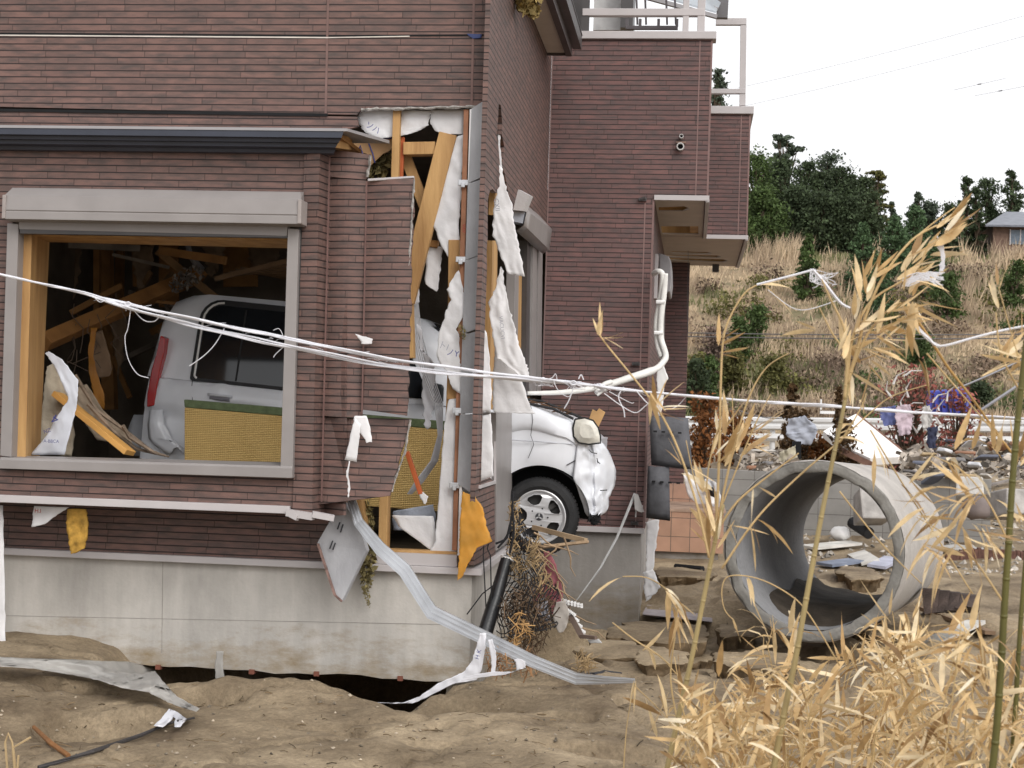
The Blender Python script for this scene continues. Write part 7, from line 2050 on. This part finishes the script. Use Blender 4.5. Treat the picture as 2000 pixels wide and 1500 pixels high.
# overhead wires
WIRE = M('grey overhead wire', (.30, .30, .32), .6, .1)
def wire(a, b_, Y, r, label, sag=6):
    mb = MB(); mb.tube([PY(lerp(a[0], b_[0], t / 12), lerp(a[1], b_[1], t / 12) + sag * 4 * (t / 12) * (1 - t / 12), Y) for t in range(13)], r, 4)
    return top(mb, 'overhead_wire', WIRE, label, 'wire', 'overhead wires')
wire((1440, 172), (2100, 2), 70, .008, 'thin overhead wire crossing the sky, the upper one'); wire((1440, 210), (2100, 42), 70, .008, 'thin overhead wire crossing the sky below the upper one')
for (a, b_, lab) in (((1862, 176), (1964, 153), 'short wire with a dark joint high in the right sky'), ((1904, 187), (2004, 168), 'second short wire with a dark joint near the right border')):
    o = wire(a, b_, 70, .010, lab, 0)
    c = PY(lerp(a[0], b_[0], .5), lerp(a[1], b_[1], .5), 69.95); MB().tube([c - Vector((.08, 0, .01)), c + Vector((.08, 0, .02))], .03, 8).build('wire_joint', M('joint grey', (.22, .22, .24), .6), o)
mb = MB()
wire((1335, 650), (2050, 652), 46, .018, 'dark overhead wire low across the slope, the upper of the pair', 3).active_material = FRAME_DK
wire((1335, 657), (2050, 660), 46, .018, 'dark overhead wire low across the slope, the lower of the pair', 3).active_material = FRAME_DK
wire((1440, 800), (1560, 812), 30, .012, 'slack dark cable above the rust shrubs', 10).active_material = FRAME_DK
wire((1840, 770), (2040, 680), 32, .02, 'grey cable rising to the right border over the blue container', 4)
wire((1900, 812), (2060, 705), 31, .03, 'pale cable rising to the right border below the grey cable', 0)
# ================================================================ DRY BAMBOO (foreground)
LEAF = M('dry bamboo leaf', (.85, .665, .40), .5, .3, 3.0, .08, 60, island=.34, trans=.28, col2=(.58, .37, .165))
def leaf_tones(m):
    """each leaf its own tone: bleached cream, straw, tan, a few brown"""
    n = m.node_tree; L = n.links.new
    g = n.nodes.new('ShaderNodeNewGeometry'); rp = n.nodes.new('ShaderNodeValToRGB'); e = rp.color_ramp.elements
    e[0].position = 0; e[0].color = (.30, .185, .085, 1); e[1].position = 1; e[1].color = (.93, .83, .63, 1)
    for p_, c_ in ((.12, (.50, .32, .14)), (.3, (.74, .53, .27)), (.7, (.84, .66, .39)), (.88, (.90, .76, .52))):
        q = e.new(p_); q.color = (*c_, 1)
    L(g.outputs['Random Per Island'], rp.inputs['Fac'])
    tc = n.nodes.new('ShaderNodeTexCoord'); nz = n.nodes.new('ShaderNodeTexNoise'); nz.inputs['Scale'].default_value = 28; nz.inputs['Detail'].default_value = 4
    L(tc.outputs['Object'], nz.inputs['Vector'])
    mr = n.nodes.new('ShaderNodeMapRange'); mr.inputs['From Min'].default_value = .3; mr.inputs['From Max'].default_value = .7; mr.inputs['To Min'].default_value = .72; mr.inputs['To Max'].default_value = 1.12
    L(nz.outputs['Fac'], mr.inputs['Value'])
    vm = n.nodes.new('ShaderNodeVectorMath'); vm.operation = 'SCALE'; L(rp.outputs['Color'], vm.inputs[0]); L(mr.outputs['Result'], vm.inputs['Scale'])
    for nd in n.nodes:
        if nd.type == 'BSDF_PRINCIPLED': L(vm.outputs['Vector'], nd.inputs['Base Color'])
        if nd.type == 'BSDF_TRANSLUCENT': L(vm.outputs['Vector'], nd.inputs['Color'])
leaf_tones(LEAF)
CULM = M('tan bamboo culm', (.52, .37, .18), .5, .3, 6, .05)
CULM_G = M('green bamboo culm', (.115, .105, .03), .45, .35, 4, .05)
CULM_O = M('olive bamboo culm', (.36, .28, .13), .5, .3, 5, .05)
def leaf(mb, base, d, L_, w_, droop=.35, curl=0.0):
    d = d.normalized()
    side = d.cross(Vector((rnd(-.6, .6), rnd(-.6, .6), 1))).normalized()
    up_ = side.cross(d)
    prof_ = [(0, .12), (.12, .75), (.35, 1.0), (.65, .72), (.88, .3), (1, .02)]
    rows = []
    tw = rnd(-1.2, 1.2) * curl
    p = base.copy(); dd = d.copy(); last = 0
    for t, ww in prof_:
        p = p + dd * (t - last) * L_; last = t
        dd = (dd + Vector((0, 0, -droop)) * .35).normalized()
        sd_ = (side * math.cos(tw * t * 2) + up_ * math.sin(tw * t * 2))
        f = sd_ * (w_ * ww * .5)
        rows.append([p - f, p + up_ * w_ * .12 * ww * -1, p + f])
    mb.grid(rows)
def culm(mb, pts, r0, r1, nodes=True):
    n_ = len(pts)
    mb.tube(pts, [lerp(r0, r1, i / (n_ - 1)) for i in range(n_)], 8)
    if nodes:
        for i in range(2, n_ - 1, 3):
            t = (pts[i + 1] - pts[i]).normalized(); r = lerp(r0, r1, i / (n_ - 1))
            mb.tube([pts[i] - t * r * .5, pts[i], pts[i] + t * r * .5], [r * 1.02, r * 1.13, r * 1.02], 8)
def plant(name, label, paths, leaves, D, mats=(CULM,), seed=0, lsize=95, group=None, cat='bamboo', wr=None, dr=None):
    """paths: list of (pixel polyline, r0px, r1px); leaves: list of (u, v, spread, count, angle, dangle)"""
    random.seed(seed)
    p0 = PD(paths[0][0][0][0], paths[0][0][0][1], D)
    root = thing(name, p0, label, cat, group)
    cm, brs_ = MB(), []
    for k, (pl, r0, r1) in enumerate(paths):
        tgt = cm if k == 0 else MB()
        pp = smooth_path([(u, v, D + (q if len_ else 0)) for (u, v, q, len_) in [(a[0], a[1], a[2] if len(a) > 2 else 0, 1) for a in pl]], 5, PD)
        culm(tgt, pp, .44 * r0 / F * D, .44 * r1 / F * D, r0 > 4)
        if k: brs_.append(tgt)
    lm = MB()
    for (u, v, sp, cnt, ang, da) in leaves:
        for _ in range(max(1, int(round(cnt * .78)))):
            a = rad(ang + rnd(-da, da)); b_ = PD(u + rnd(-sp, sp), v + rnd(-sp, sp), D + rnd(-.12, .12) * min(1, sp / 20 + .2))
            e = (RC @ Vector((math.cos(a), math.sin(a), rnd(-.7, .7))))
            L_ = lsize / F * D * rnd(.6, 1.15)
            leaf(lm, b_, e, L_, L_ * (rnd(*wr) if wr else rnd(.09, .165)), rnd(*dr) if dr else rnd(-.3, 1.6), rnd(0, .7 if wr else 1.8))
    cm.build('culm', mats[0], root, smooth=True)
    for br_ in brs_: br_.build('branch', mats[1] if len(mats) > 1 else CULM, root, smooth=True)
    if lm.v: lm.build('leaves', LEAF, root, smooth=True, fixn=False)
    return root
BG = 'dry bamboo in the foreground'
# A left culm with arching tip
plant('bamboo', 'leaning olive culm with a long tip arching right, left of the pipe', [([(1290, 1560), (1325, 1400), (1352, 1280), (1378, 1150), (1396, 1060), (1412, 985)], 13, 9), ([(1396, 1060), (1402, 960), (1406, 840), (1408, 740), (1413, 660), (1428, 615), (1455, 572), (1482, 555)], 7, 3),
      ([(1400, 1030), (1420, 930), (1445, 830), (1470, 760), (1500, 715), (1540, 690)], 6, 2.5), ([(1398, 1040), (1440, 980), (1500, 930), (1560, 885)], 6, 3), ([(1396, 1060), (1380, 960), (1395, 860), (1420, 800)], 5, 2), ([(1398, 1050), (1360, 950), (1340, 860)], 4, 2), ([(1405, 1000), (1470, 840), (1505, 770)], 4, 2), ([(1400, 1020), (1430, 880), (1430, 770)], 4, 2)],
      [(1482, 555, 3, 3, 20, 25), (1495, 560, 4, 2, -35, 12), (1402, 672, 4, 5, 55, 40), (1405, 690, 4, 3, -5, 25), (1400, 900, 18, 9, 75, 35), (1420, 850, 20, 9, 70, 35), (1440, 870, 25, 8, 60, 50), (1385, 950, 14, 6, 130, 40), (1460, 860, 20, 6, 20, 40), (1400, 1030, 14, 8, 60, 60), (1385, 1040, 8, 5, 90, 50), (1480, 960, 10, 3, -60, 40), (1430, 1020, 10, 4, -30, 40), (1385, 1010, 12, 4, -80, 40), (1395, 1060, 12, 6, 90, 70)], 4.2, (CULM_O, CULM), 301, 74, BG, 'bamboo', (.14, .20), (-.25, .35))
# E left whip
plant('bamboo', 'thin bamboo whip leaning left with a fan of leaves in front of the annex', [([(1385, 1090), (1362, 990), (1335, 905), (1308, 840), (1278, 790), (1235, 735), (1190, 680), (1168, 650)], 6, 3.5)],
      [(1170, 655, 3, 3, 70, 40), (1176, 660, 3, 4, -20, 35), (1172, 655, 2, 2, 95, 10), (1270, 770, 5, 5, -70, 50), (1276, 790, 6, 4, 70, 40), (1290, 800, 8, 4, 10, 40), (1335, 905, 6, 3, 110, 30)], 3.9, (CULM,), 302, 66, BG, 'bamboo', (.12, .18), (-.2, .3))
# B middle culm with broken plume
plant('bamboo', 'thick broken bamboo culm with a big leafy plume crossing the pipe mouth', [([(1500, 1560), (1530, 1400), (1553, 1290), (1580, 1140), (1604, 1010), (1626, 900), (1645, 810), (1658, 738)], 15, 8), ([(1650, 780), (1655, 700), (1648, 640), (1620, 580), (1605, 545)], 9, 3), ([(1655, 750), (1675, 680), (1690, 620), (1725, 540), (1780, 470), (1830, 440)], 9, 4), ([(1655, 740), (1665, 660), (1700, 590), (1760, 550), (1810, 520)], 8, 3), ([(1655, 745), (1690, 660), (1730, 610), (1760, 590)], 7, 3), ([(1655, 745), (1650, 690), (1625, 650), (1600, 600)], 6, 3), ([(1780, 470), (1830, 430), (1865, 405)], 4, 2)],
      [(1590, 645, 4, 2, 175, 12), (1660, 690, 26, 12, 55, 70), (1690, 640, 26, 16, 45, 60), (1720, 660, 22, 12, 10, 40), (1700, 690, 16, 8, -30, 40), (1740, 620, 20, 10, 20, 40), (1770, 560, 20, 10, 40, 40), (1710, 540, 10, 5, 60, 25), (1780, 520, 20, 12, 45, 25), (1820, 490, 18, 12, 35, 25), (1840, 455, 10, 8, 35, 25), (1850, 430, 8, 4, 40, 30), (1690, 545, 5, 3, 60, 15), (1800, 530, 14, 6, -10, 40), (1680, 580, 16, 8, 70, 40), (1660, 730, 12, 7, -50, 40), (1780, 600, 16, 6, -70, 40), (1775, 640, 10, 5, -80, 25)], 3.8, (CULM_O, CULM), 303, 74, BG, 'bamboo', (.15, .23), (-.25, .3))
# F arching whip across
plant('bamboo', 'long thin bamboo arching from the pipe rim up to the red shrub', [([(1410, 1110), (1480, 1010), (1560, 930), (1630, 870), (1690, 815), (1740, 775), (1810, 752)], 5.5, 2), ([(1640, 865), (1680, 800), (1692, 768)], 4, 2)],
      [(1640, 850, 8, 4, 50, 30), (1685, 790, 6, 3, 55, 25), (1468, 1020, 6, 3, -50, 40), (1480, 1015, 4, 2, 0, 20)], 4.0, (CULM,), 304, 95, BG)
# G descending branch to the right
plant('bamboo', 'long drooping bamboo branch falling from the plume to the right green culm', [([(1780, 610), (1815, 660), (1850, 715), (1900, 780), (1950, 850), (1988, 900)], 7, 5), ([(1810, 690), (1870, 760), (1930, 830), (1985, 895)], 4, 3), ([(1700, 840), (1760, 940), (1830, 1050), (1900, 1160)], 4, 3), ([(1640, 960), (1720, 1060), (1800, 1140)], 4, 2.5)],
      [(1785, 590, 10, 6, -60, 40), (1800, 700, 6, 2, -60, 20), (1880, 870, 20, 5, 60, 40), (1955, 880, 16, 5, 100, 30), (1855, 890, 12, 4, 20, 60), (1700, 870, 14, 4, -40, 50), (1770, 950, 12, 4, 10, 50)], 3.9, (M('brown cane', (.40, .24, .08), .5, .3, 6), CULM), 305, 95, BG)
# C right green culms
plant('bamboo', 'straight green bamboo culm near the right border', [([(1925, 1600), (1944, 1450), (1955, 1300), (1962, 1180), (1970, 1060), (1976, 960), (1984, 860), (1994, 760), (2010, 620)], 17, 13), ([(1970, 1060), (1930, 980), (1880, 920), (1820, 890)], 5, 2), ([(1962, 1180), (1900, 1090), (1840, 1040), (1790, 1010)], 5, 2)],
      [(1830, 970, 30, 9, 170, 30), (1880, 960, 26, 9, 160, 40), (1920, 970, 22, 8, 150, 60), (1860, 1000, 26, 7, 190, 30), (1900, 1040, 26, 10, -30, 40), (1840, 1060, 26, 10, 200, 40), (1800, 1060, 20, 8, 20, 40), (1930, 1050, 16, 8, -50, 40)], 3.4, (CULM_G, CULM), 306, 100, BG)
plant('bamboo', 'slim dark green culm at the right border behind the straight one', [([(1968, 1600), (1980, 1440), (1988, 1300), (1996, 1180), (2008, 1040)], 13, 9)], [(1990, 1010, 12, 6, 90, 50), (1985, 900, 10, 6, 70, 40)], 3.7, (CULM_G,), 307, 95, BG)
plant('bamboo', 'tall arching bamboo spray hanging into the right border', [([(2080, 1300), (2060, 1000), (2030, 820), (1990, 760), (1955, 690), (1945, 610)], 8, 3), ([(2040, 860), (2000, 740), (1985, 690)], 5, 2), ([(2040, 840), (1990, 700), (1950, 560)], 4, 2)],
      [(1975, 730, 14, 12, 30, 40), (1985, 760, 14, 10, 5, 30), (1960, 700, 10, 5, 60, 30), (1950, 600, 6, 4, 95, 20), (1990, 660, 10, 5, 50, 40), (1950, 560, 4, 2, 80, 20), (1998, 700, 10, 6, 180, 30)], 3.5, (CULM,), 308, 85, BG, 'bamboo', (.12, .18), (-.2, .4))
# foreground thicket: separate stems with their leaves
random.seed(400)
zones = [('at the left edge of the thicket', 1300, 1400), ('in the left of the thicket', 1370, 1480), ('left of the thick broken culm', 1440, 1560), ('beside the foot of the thick broken culm', 1530, 1640), ('in the middle of the thicket', 1610, 1730), ('right of the middle of the thicket', 1700, 1820), ('left of the green culm', 1790, 1900), ('behind the green culm', 1880, 1990)]
looks = ['short dry bamboo shoot with dense pale leaves', 'tall wispy dry bamboo shoot', 'low dry bamboo shoot with drooping leaves', 'leaning dry bamboo shoot with scattered leaves']
for zi, (zn, ua, ub) in enumerate(zones):
    for li, lk in enumerate(looks):
        u0 = rnd(ua, ub); D = rnd(3.3, 5.2)
        if zi < 3: vt = rnd(1330, 1440)
        else: vt = rnd(1230, 1390)
        if li == 1: vt -= rnd(50, 130)
        vb = 1610; ut = u0 + rnd(-70, 70) + (60 if li == 3 else 0)
        mid = (lerp(u0, ut, .5) + rnd(-15, 15), lerp(vb, vt, .5))
        path = [(u0 + rnd(-20, 20), vb), mid, (ut, vt)]
        brs = [(path, 4.5, 2)]
        lv = []
        for k in range(7 if li != 1 else 5):
            t = rnd(.25, 1.0); bu, bv = lerp(u0, ut, t), lerp(vb, vt, t)
            eu, ev = bu + rnd(-70, 70), bv - rnd(10, 60)
            brs.append(([(bu, bv), ((bu + eu) / 2, (bv + ev) / 2 - 8), (eu, ev)], 2.4, 1.2))
            lv.append((eu, ev, 16, int(rnd(4, 8) * (.34 if zi < 2 else .48 if zi < 4 else .7)), rnd(-40, 200), 70)); lv.append(((bu + eu) / 2, (bv + ev) / 2, 20, int(rnd(3, 6) * (.34 if zi < 2 else .48 if zi < 4 else .7)), rnd(0, 180), 90))
        if li == 2: lv += [(u0 + rnd(-60, 60), rnd(1400, 1490), 30, 10, rnd(-60, 240), 70) for _ in range(3)]
        if li == 0: lv += [(ut + rnd(-40, 40), vt + rnd(0, 60), 30, 9, rnd(0, 180), 70) for _ in range(3)]
        plant('bamboo_shoot', lk + ' ' + zn, brs, lv, D, (CULM,), 410 + zi * 10 + li, 92, 'dry bamboo shoots in the thicket', 'bamboo')
# single curling whips at the left of the thicket
plant('bamboo', 'pale whip rising from the mud to the annex slab with curled leaves', [([(1330, 1440), (1310, 1330), (1318, 1240), (1322, 1180), (1300, 1150), (1262, 1128), (1216, 1126)], 4, 2.5), ([(1310, 1300), (1280, 1275), (1240, 1250), (1196, 1216)], 3.5, 3)], [(1305, 1155, 8, 5, -60, 30), (1320, 1180, 8, 6, -70, 30), (1325, 1200, 10, 6, -80, 30), (1216, 1126, 2, 1, 178, 3), (1300, 1150, 3, 2, -20, 20)], 4.4, (CULM,), 501, 85, BG)
plant('bamboo', 'thin curling whip looping in front of the pipe mouth', [([(1640, 1300), (1580, 1200), (1540, 1160), (1480, 1130), (1425, 1125), (1410, 1150), (1415, 1190), (1434, 1212)], 3.5, 2)], [(1460, 1130, 3, 2, -60, 15), (1430, 1205, 2, 1, -60, 10)], 4.2, (CULM,), 502, 80, BG)
plant('bamboo', 'slender whip with one long leaf left of the thicket on open mud', [([(1215, 1560), (1222, 1440), (1232, 1370), (1242, 1330)], 3, 1.5), ([(1240, 1340), (1300, 1400), (1330, 1460)], 2.5, 1.5)], [(1240, 1330, 3, 3, -90, 40), (1300, 1400, 8, 4, 60, 50)], 4.6, (CULM,), 503, 80, BG)
# white threads caught in the bamboo
random.seed(77)
mb = MB()
def th2(pl, D, r): mb.tube(smooth_path([(u, v, D) for u, v in pl], 5, PD), r, 5)
th2([(1478, 556), (1540, 540), (1588, 527)], 4.1, .003); th2([(1588, 527), (1610, 552), (1640, 590), (1660, 602)], 4.05, .004); th2([(1500, 566), (1545, 600), (1580, 604), (1640, 585)], 4.1, .0012)
for i in range(16): th2([(1588 + rnd(-6, 6), 528 + rnd(-4, 6)), (1600 + rnd(-20, 30), 545 + rnd(-10, 10)), (1610 + rnd(-30, 30), 545 + rnd(-14, 18))], 4.05, .0008)
top(mb, 'white_thread', ROPE, 'frayed white thread tied between the arching bamboo tip and the plume', 'thread')
mb = MB()
for i in range(26): th2([(1770 + rnd(-8, 8), 552 + rnd(-8, 8)), (1800 + rnd(-10, 10), 540 + rnd(-8, 8)), (1832 + rnd(-10, 14), 545 + rnd(-14, 14))], 3.75, .0011)
for i in range(14): th2([(1836 + rnd(-6, 6), 480 + rnd(-20, 4)), (1842 + rnd(-4, 4), 500), (1840 + rnd(-6, 6), 525 + rnd(-6, 6))], 3.75, .0014)
top(mb, 'thread_tangle', ROPE, 'white thread tangle snagged in the leafy bamboo plume', 'thread')
mb = MB(); th2([(1790, 642), (1812, 660), (1836, 676), (1900, 660), (1960, 645), (2040, 630)], 3.8, .003)
for i in range(14): th2([(1790 + rnd(-3, 6), 642 + rnd(-4, 4)), (1810 + rnd(-4, 4), 660 + rnd(-4, 4)), (1832 + rnd(-4, 6), 676 + rnd(-3, 3))], 3.8, .0012)
top(mb, 'white_thread', ROPE, 'white thread stretched from the drooping branch to the right border', 'thread')

for o in bpy.context.scene.objects:
    if o.parent is None and 'category' in o and 'kind' not in o: o['kind'] = 'thing'
